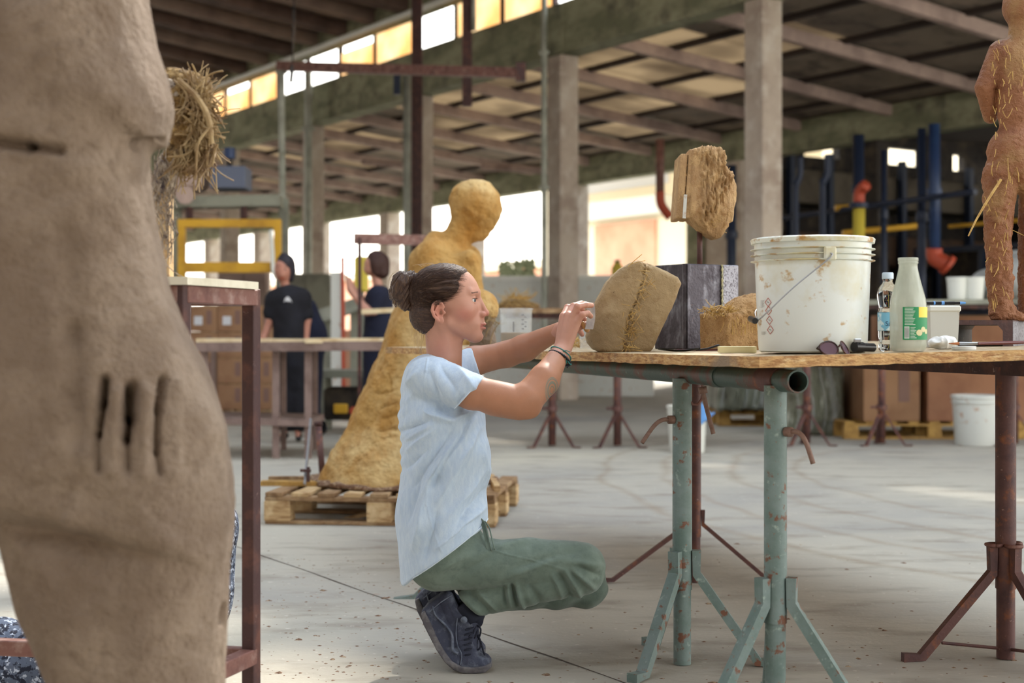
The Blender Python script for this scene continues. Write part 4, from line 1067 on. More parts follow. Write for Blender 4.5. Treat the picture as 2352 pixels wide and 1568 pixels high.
q = MB(); patch(q, cmk, .0449, -117, -102, .033, .062, 4)
for k in range(12): patch(q, cmk, .0449, -116, -84-(k*7 % 9), .066+k*.0036, .0672+k*.0036, 3)
for k in range(8): patch(q, cmk, .0449, -99, -80-(k*5 % 8), .034+k*.0036, .0352+k*.0036, 3)
q.build('lettering', M['lwhite'], LB)
q = MB()
for k in range(8): patch(q, cmk, .0451, -116+k*1.7, -115.2+k*1.7, .035, .06, 1)
q.build('barcode', M['ink'], LB)
q = MB()
for (a, z, r_) in ((-70, .047, .009), (-54, .055, .008), (-38, .05, .0075)):
    for k in range(10):
        b0 = 2*PI*k/10; b1 = 2*PI*(k+1)/10; p_ = lambda u, w, o: cmk+np.array([math.cos(math.radians(a)+u/.045)*(.0450+o), math.sin(math.radians(a)+u/.045)*(.0450+o), z+w])
        q.add([p_(0, 0, .0003), p_(r_*math.cos(b0), r_*math.sin(b0)*.85, .0002), p_(r_*math.cos(b1), r_*math.sin(b1)*.85, .0002)], [(0, 1, 2)])
q.build('nut_picture', M['tape'], LB)
# translucent tub with tool on top
ct = T(2160, 4.0); tb_ = empty('lidded_tub', ct, 'cloudy square plastic tub with a lid, behind the milk bottle', 'tub')
q = MB(); hT = .115
q.add([ct+np.array([x*w, y*w, z]) for z, w in ((0.001, .037), (hT-.012, .041)) for x, y in ((-1, -1), (1, -1), (1, 1), (-1, 1))], [(0, 1, 5, 4), (1, 2, 6, 5), (2, 3, 7, 6), (3, 0, 4, 7), (3, 2, 1, 0)]); q.build('body', M['plasw2'], tb_)
q = MB(); q.box(ct+[0, 0, hT-.007], (.09, .09, .018), None, .004); q.build('lid', M['plasw'], tb_)
e = empty('brush_pen', ct+[-.03, -.02, hT+.01], 'black and pale blue pen lying across the lidded tub', 'pen')
a0 = P(2125, 695, 3.97); a1 = P(2192, 692, 3.97); a2 = P(2216, 690, 3.97); zz = ct[2]+hT+.009
for p in (a0, a1, a2): p[2] = zz
q = MB(); q.tube([a0, a1], .0045, 10); q.tube([a1, a2], [.0038, .003], 10); q.build('barrel', M['blackpl'], e, .6)
for pp_, rr_ in (([a0*.72+a1*.28, a0*.66+a1*.34], .0053), ([a0*.45+a1*.55, a0*.35+a1*.65], .0053), ([a2-[.014, 0, 0], a2+[.002, 0, 0]], [.0042, .0032])):
    q = MB(); q.tube(pp_, rr_, 10); q.build('blue_band', M['penb'], e, .6)
# tissue
def fT(Pw):
    c = T(2165, 3.72, .017); p = Pw-c.astype(np.float32)
    d = ell(Pw, c, (.036, .028, .0165)); d = smin(d, ell(Pw, c+[.014, 0, .008], (.016, .018, .012)), .006)
    return d+np.abs(vnoise(Pw*65, 5)).astype(np.float32)*.009-.003
o = sdf_obj('crumpled_tissue', fT, T(2165, 3.72)-[.06, .05, .004], T(2165, 3.72)+[.06, .05, .06], .0016, 'tissue'); tag(o, 'crumpled white tissue right of the milk bottle', 'tissue')
# brush
e = empty('paint_brush', T(2230, 3.6), 'paint brush with ginger bristles and a dark red handle resting on the white lid', 'brush')
zb = T(2214, 3.56)[2]+.0165
a0 = P(2179, 797, 3.6); a1 = P(2203, 797, 3.6); a2 = P(2245, 796, 3.6); a3 = P(2400, 799, 3.75)
for p in (a0, a1, a2): p[2] = zb
a3[2] = zb+.004
q = MB(); q.tube([a0, a1], [.0008, .0042], 8); q.build('bristles', M['bristle'], e, True)
q = MB(); q.tube([a1, a2], [.0045, .0038], 10); q.build('ferrule', M['steel'], e, .6)
q = MB(); q.tube([a2, a2*.7+a3*.3, a3], [.0036, .0052, .0026], 10); q.build('handle', M['brushw'], e, .6)
c = T(2214, 3.57); q = MB(); q.lathe([(0, .0002), (.028, .0002), (.0295, .002), (.0295, .009), (.028, .0105), (0, .0105)], c, 36); tag(q.build('jar_lid', M['whitecap'], None, .5), 'small white round lid under the paint brush', 'lid')
# cups, straw and fragment behind the arm
c = T(1185, 5.7); cu = empty('plastic_beaker', c, 'clear beaker with clay slurry in it, behind the arm of the crouching woman', 'beaker')
q = MB(); q.lathe([(0, .003), (.06, .001), (.062, .006), (.066, .148), (.0705, .149), (.0705, .154), (.065, .155), (.0625, .12), (.059, .008), (0, .007)], c, 40); q.build('wall', M['tubpl'], cu, True)
q = MB(); q.lathe([(0, .008), (.0585, .008), (.0605, .055), (.05, .058), (0, .056)], c, 40); q.build('slurry', M['slurry'], cu, .6)
q = MB()
for k in range(7): patch(q, c, .0662, -70+(k % 2)*11, -61+(k % 2)*11, .07+k*.009, .074+k*.009, 3)
patch(q, c, .0662, -100, -97, .06, .1, 2); q.build('print', M['ink'], cu)
c = T(1328, 5.0); sj = empty('straw_heap', c, 'low heap of chopped straw between the wrist and the scraped clay block', 'straw heap')
q = MB(); straws(q, 160, lambda: (c+np.array([rnd.gauss(0, .035), rnd.gauss(0, .03), .003+rnd.random()*.03]), [rnd.uniform(-1, 1), rnd.uniform(-1, 1), rnd.uniform(-.3, .3)], rnd.uniform(.015, .04), .3), .0012)
q.build('straw', M['straw'], sj)['kind'] = 'stuff'
c = T(1346, 4.75); q = MB(); q.lathe([(0, .001), (.02, .001), (.021, .004), (.023, .075), (.022, .075), (.0195, .006), (0, .005)], c, 28); tag(q.build('small_glass', M['tubpl'], None, .6), 'small clear glass behind the scraped clay block', 'glass')
Yf = 5.9
fr = empty('clay_head_fragment', T(1122, Yf), 'pale clay dome with a straw-lined underside behind the face of the crouching woman', 'clay sculpture')
def fF(Pw):
    q_ = toQ(Pw, Yf); k = Yf/F
    d = ell(q_, (1098, 0, 708), (48, 42, 45)); return smax(d, q_[:, 2]-722-.25*(q_[:, 0]-1098), 5)*k
sdf_obj('dome', fF, P(1045, 735, Yf)-[0, .09, 0], P(1155, 655, Yf)+[0, .09, 0], .0035, 'clayY', fr, lambda V, N_: fbm(V, 40, 2, 3)*.002)
def fF2(Pw):
    q_ = toQ(Pw, Yf); k = Yf/F
    return (smin(ell(q_, (1100, 0, 727), (38, 34, 22)), cap(q_, (1108, 0, 735), (1110, 0, 800), 24, 32), 8)+2*vnoise(Pw*60, 2).astype(np.float32))*k
sdf_obj('core', fF2, P(1050, 806, Yf)-[0, .08, 0], P(1155, 690, Yf)+[0, .08, 0], .0035, 'clayG', fr)
q = MB(); straws(q, 60, lambda: (P(1085+rnd.random()*58, 715+rnd.random()*28, Yf-.06+rnd.random()*.04), [rnd.uniform(-1, 1), -.3, rnd.uniform(-1, .3)], rnd.uniform(.02, .05), .4), .0014)
for a in (1112, 1126): q.tube(curve_pts([P(a+26, 735, Yf-.05), P(a+8, 760, Yf-.05), P(a, 790, Yf-.05)], 5), .002, 5)
q.build('straw', M['straw2'], fr)['kind'] = 'stuff'
# steel channel and the standing clay figure
cc = T(2234, 3.98); ch = empty('steel_channel', cc, 'inverted rusty steel channel under the feet of the standing clay figure', 'steel channel')
dch = unit(np.array([.5, .87, 0])); xch = np.array([math.cos(.02), math.sin(.02), 0]); hc = .075; wc = .226
c0 = cc+xch*0
prof = [(-.113, 0), (-.113, hc), (.113, hc), (.113, 0), (.085, 0), (.085, .045), (.07, .062), (-.085, .062), (-.094, .05), (-.094, 0)]
q = MB(); q.prism(prof, xch, [0, 0, 1], c0, dch, .42); q.build('web_and_flanges', M['rustd'], ch)
q = MB(); q.prism([(.1135, .002), (.1135, hc-.003), (.1145, hc-.003), (.1145, .002)], xch, [0, 0, 1], c0, dch, .42); q.build('ground_face', M['iron2'], ch)
YS = 4.08
st = empty('standing_clay_figure', cc+dch*.15+[.08, 0, hc], 'red-brown standing clay figure with straw flecks on the steel channel', 'clay sculpture')
zt = cc[2]+hc
def fS(Pw):
    q_ = toQ(Pw, YS); k = YS/F
    d = ell(q_, (2345, 0, 15), (41, 44, 50)); d = smin(d, cap(q_, (2346, 0, 50), (2346, 0, 100), 27, 30), 8)
    d = smin(d, cap(q_, (2306, 0, 122), (2388, 0, 122), 30, 30), 16)
    d = smin(d, cap(q_, (2340, 0, 150), (2338, 0, 260), 54, 46, (1, 1.4, 1)), 18)
    d = smin(d, cap(q_, (2330, 0, 350), (2350, 0, 380), 62, 62, (1, 1.3, 1)), 26)
    for sx in (1, -1):
        X = lambda x: x if sx == 1 else 2*2346-x
        d = smin(d, chain(q_, [(X(2298), 4, 118), (X(2264), 8, 200), (X(2288), 38, 262)], [26, 22, 17]), 5)
    d = smin(d, chain(q_, [(2298, 0, 400), (2292, 0, 540), (2298, 4, 640), (2300, 0, 715)], [40, 30, 29, 27], 6), 12)
    d = smin(d, cap(q_, (2304, 0, 722), (2345, -10, 738), 26, 17), 12)
    d = smin(d, chain(q_, [(2382, 0, 400), (2378, 20, 540), (2376, 24, 640), (2374, 20, 715)], [40, 30, 28, 27], 6), 12)
    d = smin(d, cap(q_, (2376, 20, 724), (2405, 0, 738), 26, 16), 12)
    d = smax(d, q_[:, 2]-(HY-(zt-HC)/k), 2)
    return d*k
def dS(V, N_):
    px, py = proj(V); lo_ = np.clip((py-280)/120, .25, 1)
    return fbm(V, 60, 3, 11)*.005*lo_+fbm(V, 160, 2, 12)*.0028*lo_
sdf_obj('body', fS, P(2225, 760, YS)-[0, .12, 0], P(2470, -45, YS)+[0, .12, 0], .0036, 'clayR', st, dS)
q = MB()
def gS():
    py = rnd.choice([rnd.uniform(100, 420), rnd.uniform(400, 720)]); px = rnd.uniform(2268, 2352) if py < 440 else rnd.uniform(2266, 2320)
    dep = .055 if py < 440 else .034
    return P(px, py, YS-dep+((px-2300)/300)**2*.1-.004), [rnd.uniform(-.4, .4), -.05, rnd.choice([-1, 1])], rnd.uniform(.008, .034), .2
straws(q, 100, gS, .0013)
q.tube([P(2299, 412, YS-.06), P(2262, 470, YS-.075), P(2242, 505, YS-.075), P(2224, 542, YS-.08)], [.004, .0034, .0028, .002], 6)
q.tube([P(2325, 528, YS-.02), P(2352, 541, YS-.03)], .001, 4)
q.build('straw_flecks', M['straw'], st)['kind'] = 'stuff'
# ======================================================================= THE CROUCHING WOMAN
Y0 = 3.95; K0 = Y0/F
wm = empty('person', G(1075, 3.93), 'crouching woman in light blue t-shirt and green trousers scraping a clay block', 'person')
f32 = lambda *a: np.array(a, np.float32)
def head(q, full=True):
    """q = (px, lateral px, py) about the middle plane of the head"""
    x, w, y = q[:, 0], np.abs(q[:, 1]), q[:, 2]; s = np.stack([x, w, y], 1)
    d = ell(q, (1021, 0, 669), (78, 60, 62))
    d = smin(d, ell(q, (1058, 0, 706), (44, 50, 66)), 16)
    d = smin(d, cap(s, (1030, 34, 740), (1084, 9, 768), 17, 15), 14)
    d = smin(d, ell(q, (1093, 0, 770), (18, 22, 17)), 12)
    d = smin(d, ell(q, (1082, 0, 744), (27, 32, 27)), 12)
    d = smin(d, ell(s, (1064, 36, 711), (24, 17, 22)), 14)
    d = smin(d, cap(s, (1094, 7, 672), (1080, 36, 671), 8.5, 8), 8)
    d = smax(d, -ell(s, (1103, 27, 690), (15, 14, 10.5)), 9)
    n_ = cap(q, (1097, 0, 680), (1114.5, 0, 716), 5.5, 7.2, (1, 1.0, 1))
    n_ = smin(n_, ell(q, (1115, 0, 719), (9, 8, 7.5)), 4)
    n_ = smin(n_, ell(s, (1107, 10, 722), (9.5, 6.5, 7)), 4)
    d = smin(d, n_, 5); d = smin(d, cap(q, (1096, 0, 690), (1103, 0, 738), 8, 9), 5)
    d = smin(d, cap(q, (1106, 0, 728), (1106.5, 0, 739), 6, 6), 4)
    d = smin(d, ell(q, (1104, 0, 743.6), (13.2, 19, 4.9)), 2.5)
    d = smin(d, ell(q, (1103.5, 0, 753.6), (12.8, 17, 5.0)), 2.5)
    d = smin(d, ell(q, (1101, 0, 748.6), (12.5, 19, 6)), 2)
    d = smax(d, -ell(q, (1117, 0, 748.8), (11, 20, .7)), .9)
    d = smax(d, -ell(q, (1117, 0, 764), (9, 20, 4)), 6)
    d = smax(d, -ell(s, (1112, 5, 728), (5, 2.6, 2.4)), 1.5)
    # lids over the eyeball
    e_ = L2(s-f32(1083, 27.5, 690))
    up = smax(e_-12.2, (y-688.3)+(1094-x)*.22, 1.5); lo_ = smax(e_-11.9, 693.2-y+(1094-x)*.05, 1.5)
    d = smin(d, up, 1.8); d = smin(d, lo_, 1.8)
    d = smax(d, -smax(e_-11.2, np.maximum(688.3-y-(1094-x)*.22, y-693.2), 1), 1.)
    # ear
    ear = [(1022, 57, 706), (1017, 62, 697), (1008, 65, 694), (999, 67, 701), (996, 67.5, 714), (1001, 66, 727), (1010, 63, 737)]
    a = chain(s, ear, [3, 3.2, 3.4, 3.6, 3.6, 3.6, 4]); a = np.minimum(a, ell(s, (1016, 60.5, 737), (7.5, 4, 8)))
    a = smin(a, ell(s, (1010, 59, 716), (13, 3.2, 20)), 3)
    a = smin(a, chain(s, [(1008, 63, 703), (1003, 65, 716), (1010, 63, 728)], [2, 2.3, 2]), 2)
    a = smax(a, -ell(s, (1015, 63, 719), (6.5, 6, 9)), 2.5)
    a = smin(a, ell(s, (1024, 58, 719), (3, 2.5, 4)), 2.5)
    d = smin(d, a, 2.5)
    # neck
    d = smin(d, cap(q, (1012, 0, 745), (1022, 0, 870), 37, 38, (1, .92, 1)), 12)
    d = smin(d, cap(q, (1046, 0, 772), (1033, 0, 850), 18, 24), 12)
    d = smin(d, cap(s, (1012, 42, 735), (1044, 10, 840), 9, 9), 9)
    return d
# hand bones in world space: (points, radii)
mm = .001
RH = {'palm': [([(1284, 800, 3.905), (1294, 727, 3.935)], [.0135, .0115]), ([(1290, 800, 3.895), (1305, 725, 3.918)], [.014, .0115]),
               ([(1297, 800, 3.892), (1316, 727, 3.905)], [.014, .0115]), ([(1303, 798, 3.892), (1325, 741, 3.9)], [.0135, .0115])],
      'fingers': [([(1317, 726, 3.904), (1327, 704, 3.898), (1345, 700, 3.912), (1359, 701, 3.935)], [.0100, .0090, .0082, .0072]),
                  ([(1325, 741, 3.900), (1337, 722, 3.892), (1350, 719, 3.906), (1357, 726, 3.925)], [.0098, .0085, .0078, .0068]),
                  ([(1305, 725, 3.918), (1317, 703, 3.945), (1335, 697, 3.972), (1352, 700, 3.995)], [.0100, .0090, .0084, .0074]),
                  ([(1294, 727, 3.935), (1303, 706, 3.972), (1320, 703, 4.005), (1338, 710, 4.025)], [.0100, .0090, .0082, .0072]),
                  ([(1288, 785, 3.925), (1308, 763, 3.965), (1328, 752, 3.99), (1344, 745, 4.0)], [.0140, .0115, .0102, .0085])]}
LH = {'palm': [([(1280, 757, 4.085), (1316, 730, 4.10)], [.013, .0115]), ([(1284, 757, 4.075), (1318, 736, 4.08)], [.014, .0115]),
               ([(1284, 760, 4.065), (1316, 744, 4.062)], [.0135, .0115]), ([(1282, 764, 4.06), (1312, 752, 4.05)], [.0125, .0110])],
      'fingers': [([(1316, 730, 4.10), (1332, 720, 4.105), (1346, 722, 4.10), (1356, 730, 4.09)], [.0100, .0088, .0080, .0070]),
                  ([(1318, 736, 4.08), (1334, 730, 4.085), (1346, 735, 4.08), (1354, 744, 4.07)], [.0100, .0088, .0080, .0070]),
                  ([(1316, 744, 4.062), (1332, 742, 4.062), (1343, 749, 4.055), (1349, 758, 4.05)], [.0100, .0086, .0078, .0070]),
                  ([(1312, 752, 4.05), (1324, 755, 4.045), (1333, 761, 4.042), (1337, 768, 4.04)], [.0095, .0080, .0074, .0066]),
                  ([(1286, 752, 4.055), (1306, 738, 4.03), (1324, 732, 4.02), (1340, 731, 4.02)], [.0130, .0110, .0098, .0084])]}
def hand(Pw, H_, kk=.008):
    d = None
    for pts, rr in H_['palm']:
        e_ = cap(Pw, P(*pts[0]), P(*pts[1]), rr[0], rr[1]); d = e_ if d is None else smin(d, e_, kk)
    for pts, rr in H_['fingers']:
        c = None
        for i in range(3):
            e_ = cap(Pw, P(*pts[i]), P(*pts[i+1]), rr[i], rr[i+1]); c = e_ if c is None else smin(c, e_, .0025)
            # knuckle
        c = smin(c, L2(Pw-P(*pts[1]).astype(np.float32))-rr[1]*1.06, .002)
        d = smin(d, c, .0045)
    return d
def fbody(Pw):
    q = toQ(Pw, Y0); d = head(q)*K0
    # near arm
    d = smin(d, cap(Pw, P(1010, 880, 4.04), P(1010, 884, 3.87), .045, .045), .03)
    a = cap(Pw, P(1016, 884, 3.84), P(1085, 900, 3.775), .040, .0465)
    a = smin(a, cap(Pw, P(1085, 900, 3.775), P(1192, 924, 3.765), .0455, .041), .01)
    a = smin(a, cap(Pw, P(1140, 918, 3.77), P(1195, 926, 3.765), .0415, .041), .02)
    a = smin(a, cap(Pw, P(1206, 920, 3.765), P(1219, 938, 3.765), .040, .026), .014)
    a = smin(a, cap(Pw, P(1214, 912, 3.77), P(1250, 872, 3.80), .044, .041), .012)
    a = smin(a, cap(Pw, P(1250, 872, 3.80), P(1291, 803, 3.895), .0405, .0235), .012)
    d = smin(d, a, .012)
    d = smin(d, hand(Pw, RH), .010)
    # far arm
    b_ = cap(Pw, P(1036, 862, 4.07), P(1088, 829, 4.13), .038, .042)
    b_ = smin(b_, cap(Pw, P(1088, 829, 4.13), P(1165, 813, 4.14), .0425, .036), .012)
    b_ = smin(b_, cap(Pw, P(1165, 813, 4.14), P(1205, 799, 4.13), .037, .038), .014)
    b_ = smin(b_, cap(Pw, P(1205, 799, 4.13), P(1282, 760, 4.07), .038, .0245), .014)
    d = smin(d, b_, .012)
    d = smin(d, hand(Pw, LH), .010)
    return d
def skin_col(V):
    px, py = proj(V); w = (V[:, 1]-Y0)/K0
    hq = toQ(V, Y0); x, y = hq[:, 0], hq[:, 2]
    base = np.array(lin((192, 142, 122))); arm = np.array(lin((178, 126, 98)))  # arm tone painted darker than the face for the shade on the arms
    headm = np.clip((835-y)/20, 0, 1)*(np.abs(w) < 85)
    c = arm[None]*(1-headm[:, None])+base[None]*headm[:, None]
    def mixc(c, m, col): m = np.clip(m, 0, 1)[:, None]; return c*(1-m)+np.array(lin(col))[None]*m
    g = lambda cx, cy, r: np.exp(-(((x-cx)/r[0])**2+((y-cy)/r[1])**2))
    c = mixc(c, .5*g(1068, 722, (22, 16))*headm, (196, 116, 104))
    c = mixc(c, .5*g(1118, 720, (9, 9))*headm, (192, 112, 100))
    c = mixc(c, .5*g(1008, 716, (16, 26))*headm*(np.abs(w) > 57), (206, 124, 108))
    c = mixc(c, .35*g(1015, 800, (26, 30))*headm, (186, 122, 108))
    lip = ((x-1098)/2. > 0)*np.clip(1.6-np.abs(y-748.8)/6.2, 0, 1)*(np.abs(w) < 19)*headm*(x > 1103)
    c = mixc(c, lip*.7, (178, 104, 98))
    c = mixc(c, np.exp(-((y-748.6)/1.1)**2)*(x > 1100)*(np.abs(w) < 20)*headm*.7, (140, 74, 74))
    c = mixc(c, .35*g(1090, 640, (20, 16))*headm, (204, 162, 142))
    n = fbm(V, 60, 3, 2)
    c = c*(1+n[:, None]*.06)
    # knuckles slightly redder
    for H_ in (RH, LH):
        for pts, rr in H_['fingers']:
            for k in (1, 3):
                m = np.exp(-(np.linalg.norm(V-P(*pts[k]), axis=1)/.010)**2); c = mixc(c, m*.35, (196, 122, 102))
    return c
def dBody(V, N_): return fbm(V, 25, 2, 5)*.0006
Vb, Qb = sdf_mesh(fbody, [-.36, 3.70, .60], [.28, 4.22, 1.16], .0019)
Vb = smooth_v(Vb, Qb, 1, .35)
# the tattoo sits on the near forearm
def tattoo(m):
    N, L, bs = nodes_of(m); cur = bs.inputs['Base Color'].links[0].from_socket
    c = P(1268, 897, 3.765)-np.array(wm.location)
    tc = N.new('ShaderNodeTexCoord'); sb = N.new('ShaderNodeVectorMath'); sb.operation = 'SUBTRACT'; sb.inputs[1].default_value = tuple(c); L.new(tc.outputs['Object'], sb.inputs[0])
    mp = N.new('ShaderNodeMapping'); mp.inputs['Rotation'].default_value = (0, -math.radians(24), 0); mp.inputs['Scale'].default_value = (1.55, .55, .82)
    L.new(sb.outputs[0], mp.inputs[0])
    ln = N.new('ShaderNodeVectorMath'); ln.operation = 'LENGTH'; L.new(mp.outputs[0], ln.inputs[0])
    cr = N.new('ShaderNodeValToRGB'); cr.color_ramp.interpolation = 'CONSTANT'
    mr = N.new('ShaderNodeMath'); mr.operation = 'MULTIPLY'; mr.inputs[1].default_value = 1/.030; L.new(ln.outputs['Value'], mr.inputs[0]); L.new(mr.outputs[0], cr.inputs[0])
    el = cr.color_ramp.elements; el[0].position = 0; el[0].color = (0, 0, 0, 1); el[1].position = .99; el[1].color = (0, 0, 0, 1)
    for p, v in ((.27, 1), (.35, 0), (.50, .9), (.70, 0), (.82, 1), (.90, 0), (.94, 1)):
        e_ = el.new(p); e_.color = (v, v, v, 1)
    mu = N.new('ShaderNodeMath'); mu.operation = 'MULTIPLY'; mu.inputs[1].default_value = .8; L.new(cr.outputs[0], mu.inputs[0])
    mx = N.new('ShaderNodeMix'); mx.data_type = 'RGBA'; L.new(mu.outputs[0], mx.inputs[0]); L.new(cur, mx.inputs[6]); mx.inputs[7].default_value = (*lin((104, 128, 118)), 1)
    L.new(mx.outputs[2], bs.inputs['Base Color'])
M['skin2'] = M['skin'].copy(); M['skin2'].name = 'tattooed_skin'; tattoo(M['skin2'])
Vb = Vb+normals(Vb, Qb)*dBody(Vb, None)[:, None]
mesh_obj('body', Vb, Qb, M['skin2'], wm, True, skin_col(Vb))
# eyes
rh0 = random.Random(4)
for sgn in (-1, 1):
    c = np.array([(1083-CX)*K0, Y0+27.5*sgn*K0, HC+(HY-690)*K0]); r = 10.9*K0
    q = MB(); q.lathe([(r*math.sin(a), -r*math.cos(a)) for a in np.linspace(.001, PI-.001, 18)], c, 24, unit([1, .02*sgn, 0])); ey = q.build('eyeball', M['eye'], wm, True)
    q = MB(); dd = unit([1, -.30, .0]); a = np.linspace(.001, .60, 8); q.lathe([(r*1.012*math.sin(t), r*1.012*math.cos(t)) for t in a[::-1]], c, 20, dd); q.build('iris', M['iris'], ey, True)
    q = MB(); q.lathe([(r*1.02*math.sin(t), r*1.02*math.cos(t)) for t in np.linspace(.001, .22, 5)[::-1]], c, 14, dd); q.build('pupil', M['blackpl'], ey, True)
    q = MB()
    for k in range(130):
        t = (k % 65)/64; px = 1081+t*15; w = (36-t*16+(t-.5)**2*2)*sgn; py = 672.3+(1-t)**1.6*2.5-t*.5+rh0.uniform(-1.3, 1.5)*(.5+.5*t)
        base = np.array([(px-CX)*K0, Y0+w*K0, HC+(HY-py)*K0]); base = base+np.array([0, sgn, 0])*0
        # project out to the skin surface
        o = unit([.55+.5*t, sgn*(.95-.6*t), .1])
        p = base+o*.02
        for _ in range(25):
            dv = float(np.clip(fbody(p[None].astype(np.float32))[0], -.01, .01)); p = p-o*dv*.7
        q.tube([p-o*.0005, p+o*.0007+np.array([-.0035, 0, .0012+.001*t]), p+o*.0006+np.array([-.006, 0, .001])], [.0009, .0007, .0002], 4)
    q.build('eyebrow', M['brow'], wm)
    q = MB()
    for k in range(16):
        t = k/15; py = 688.6-1.6*math.sin(t*PI); an = .25+t*1.0
        b0 = c+np.array([math.cos(an)*11.6*K0, sgn*math.sin(an)*11.6*K0*(1), (690-py)*K0+.001])
        q.tube([b0, b0+np.array([math.cos(an)*.003, sgn*math.sin(an)*.003, .0004]), b0+np.array([math.cos(an)*.0055, sgn*math.sin(an)*.005, .0022])], [.0003, .00025, .0001], 3)
    q.build('eyelashes', M['brow'], wm)
# ---- hair
hpoly = [(1089, 618), (1076, 624), (1063, 633), (1056, 646), (1058, 660), (1052, 672), (1040, 682), (1026, 690), (1016, 692), (1004, 692), (994, 700), (992, 716), (998, 734), (1004, 744), (1002, 757), (988, 768), (960, 775), (920, 760), (915, 640), (960, 585), (1060, 585), (1100, 600)]
def fhair(Pw):
    q = toQ(Pw, Y0); x, w, y = q[:, 0], q[:, 1], q[:, 2]
    dh = ell(q, (1021, 0, 669), (78, 60, 62)); dh = smin(dh, ell(q, (1058, 0, 706), (44, 50, 66)), 16)
    dh = smin(dh, cap(q, (1012, 0, 745), (1022, 0, 870), 34, 34), 12)
    pd = poly2(x, y, hpoly)
    th = np.clip(-pd/13, 0, 1)**.7*3.4
    h1 = smax(dh-th, pd, 2)
    h1 = np.maximum(h1, -(dh+7))
    h2 = ell(q, (984, 0, 722), (44, 47, 46)); h2 = smax(h2, x-1003+np.clip(y-700, 0, 60)*.0, 6)
    h1 = smin(h1, smax(h2, y-770, 4), 6)
    h1 = smin(h1, ell(q, (962, 0, 668), (26, 30, 36)), 10)
    return h1*K0
def dhair(V, N_):
    q = toQ(V, Y0); x, w, y = q[:, 0], q[:, 1], q[:, 2]
    # strands sweep from the hairline back to the bun at (945, 665)
    an = np.arctan2(y-668, x-930); r_ = np.hypot(x-930, y-668)
    s = np.stack([an*26, w*.05, r_*.012], 1)
    return vnoise(s*1.6, 3)*.0011+vnoise(s*4, 4)*.0006
Vh, Qh = sdf_mesh(fhair, [-.31, 3.85, .90], [-.09, 4.06, 1.14], .0017)
Vh = smooth_v(Vh, Qh, 1, .4); Vh = Vh+normals(Vh, Qh)*dhair(Vh, None)[:, None]
HR = mesh_obj('hair', Vh, Qh, M['hair'], wm, True)
def fbun(Pw):
    q = toQ(Pw, Y0)
    d = ell(q, (925, 0, 662), (27, 27, 40))
    d = smin(d, cap(q, (918, 0, 642), (906, 0, 676), 15, 13), 8)
    for k in range(5):
        a0 = k*1.25
        pts = [(926+21*math.cos(a0+t)*(.85), 24*math.sin(a0+t*1.15), 664+33*math.sin(a0*.7+t)) for t in np.linspace(0, 2.4, 6)]
        d = smin(d, chain(q, pts, [8.5, 9.5, 10, 9.5, 8.5, 7]), 2.0)
    d = smin(d, cap(q, (930, 0, 700), (944, 0, 706), 14, 10), 8)
    d = smin(d, cap(q, (946, 0, 640), (958, 0, 655), 16, 20), 8)
    return d*K0
def dbun(V, N_):
    q = toQ(V, Y0); x, w, y = q[:, 0], q[:, 1], q[:, 2]
    u = (x-925)*.8+(y-662)*.45; s = np.stack([u*.32+2.2*vnoise(q*.03, 8), w*.06, (y-x)*.012], 1)
    return vnoise(s*1.2, 5)*.0022+vnoise(s*3.2, 6)*.0010
Vc, Qc = sdf_mesh(fbun, [-.36, 3.87, .95], [-.24, 4.03, 1.13], .0016)
Vc = smooth_v(Vc, Qc, 1, .3); Vc = Vc+normals(Vc, Qc)*dbun(Vc, None)[:, None]
mesh_obj('bun', Vc, Qc, M['hairbun'], HR, True)
q = MB()
def onheads(A2, side=-1):
    A2 = np.asarray(A2); p = np.stack([(A2[:, 0]-CX)*K0, np.full(len(A2), Y0+side*.11), HC+(HY-A2[:, 1])*K0], 1)
    for _ in range(30):
        pa_ = p.astype(np.float32); dv = np.clip(np.minimum(fhair(pa_), head(toQ(pa_, Y0))*K0), -.01, .03); p[:, 1] -= side*dv*.8
    return p
def onhead_old(px, py, side=-1, lift=.0008):
    o = np.array([0, side, 0.]); p = np.array([(px-CX)*K0, Y0+side*.11, HC+(HY-py)*K0])
    for _ in range(30):
        pa_ = p[None].astype(np.float32); dv = float(np.clip(min(fhair(pa_)[0], head(toQ(pa_, Y0))[0]*K0), -.01, .03)); p = p-o*dv*.8
        if abs(dv) < .0005: break
    return p+o*lift if .004 < abs(p[1]-Y0) < .11 else None
hl_pts = [(1083, 619), (1072, 626), (1064, 636), (1060, 650), (1058, 664), (1050, 676), (1036, 686), (1020, 690), (1002, 694)]
rh = random.Random(12); SP = []
for k in range(330):
    t = rh.random()*(len(hl_pts)-1.001); i = int(t); f_ = t-i
    a = np.array(hl_pts[i])*(1-f_)+np.array(hl_pts[i+1])*f_+np.array([rh.uniform(-8, 12), rh.uniform(-4, 7)])
    tgt = np.array([948, 640+(a[1]-620)*.7+rh.uniform(-8, 8)])
    mid = (a+tgt)/2+np.array([0, (-14 if a[1] < 660 else 10)+rh.uniform(-4, 4)])
    SP.append([a*(1-u)**2+2*mid*u*(1-u)+tgt*u*u for u in np.linspace(0, 1, 9)])
PR = onheads(np.array(SP).reshape(-1, 2)).reshape(-1, 9, 3)
for row in PR:
    lf_ = .0006+.0006*rh.random(); pts = [p-[0, lf_, 0] for p in row if .004 < abs(p[1]-Y0) < .11]
    if len(pts) > 4: q.tube(pts, [.00008, .00022]+[.0004]*(len(pts)-3)+[.0002], 3)
q.build('swept_strands', M['hair'], HR)
q = MB()
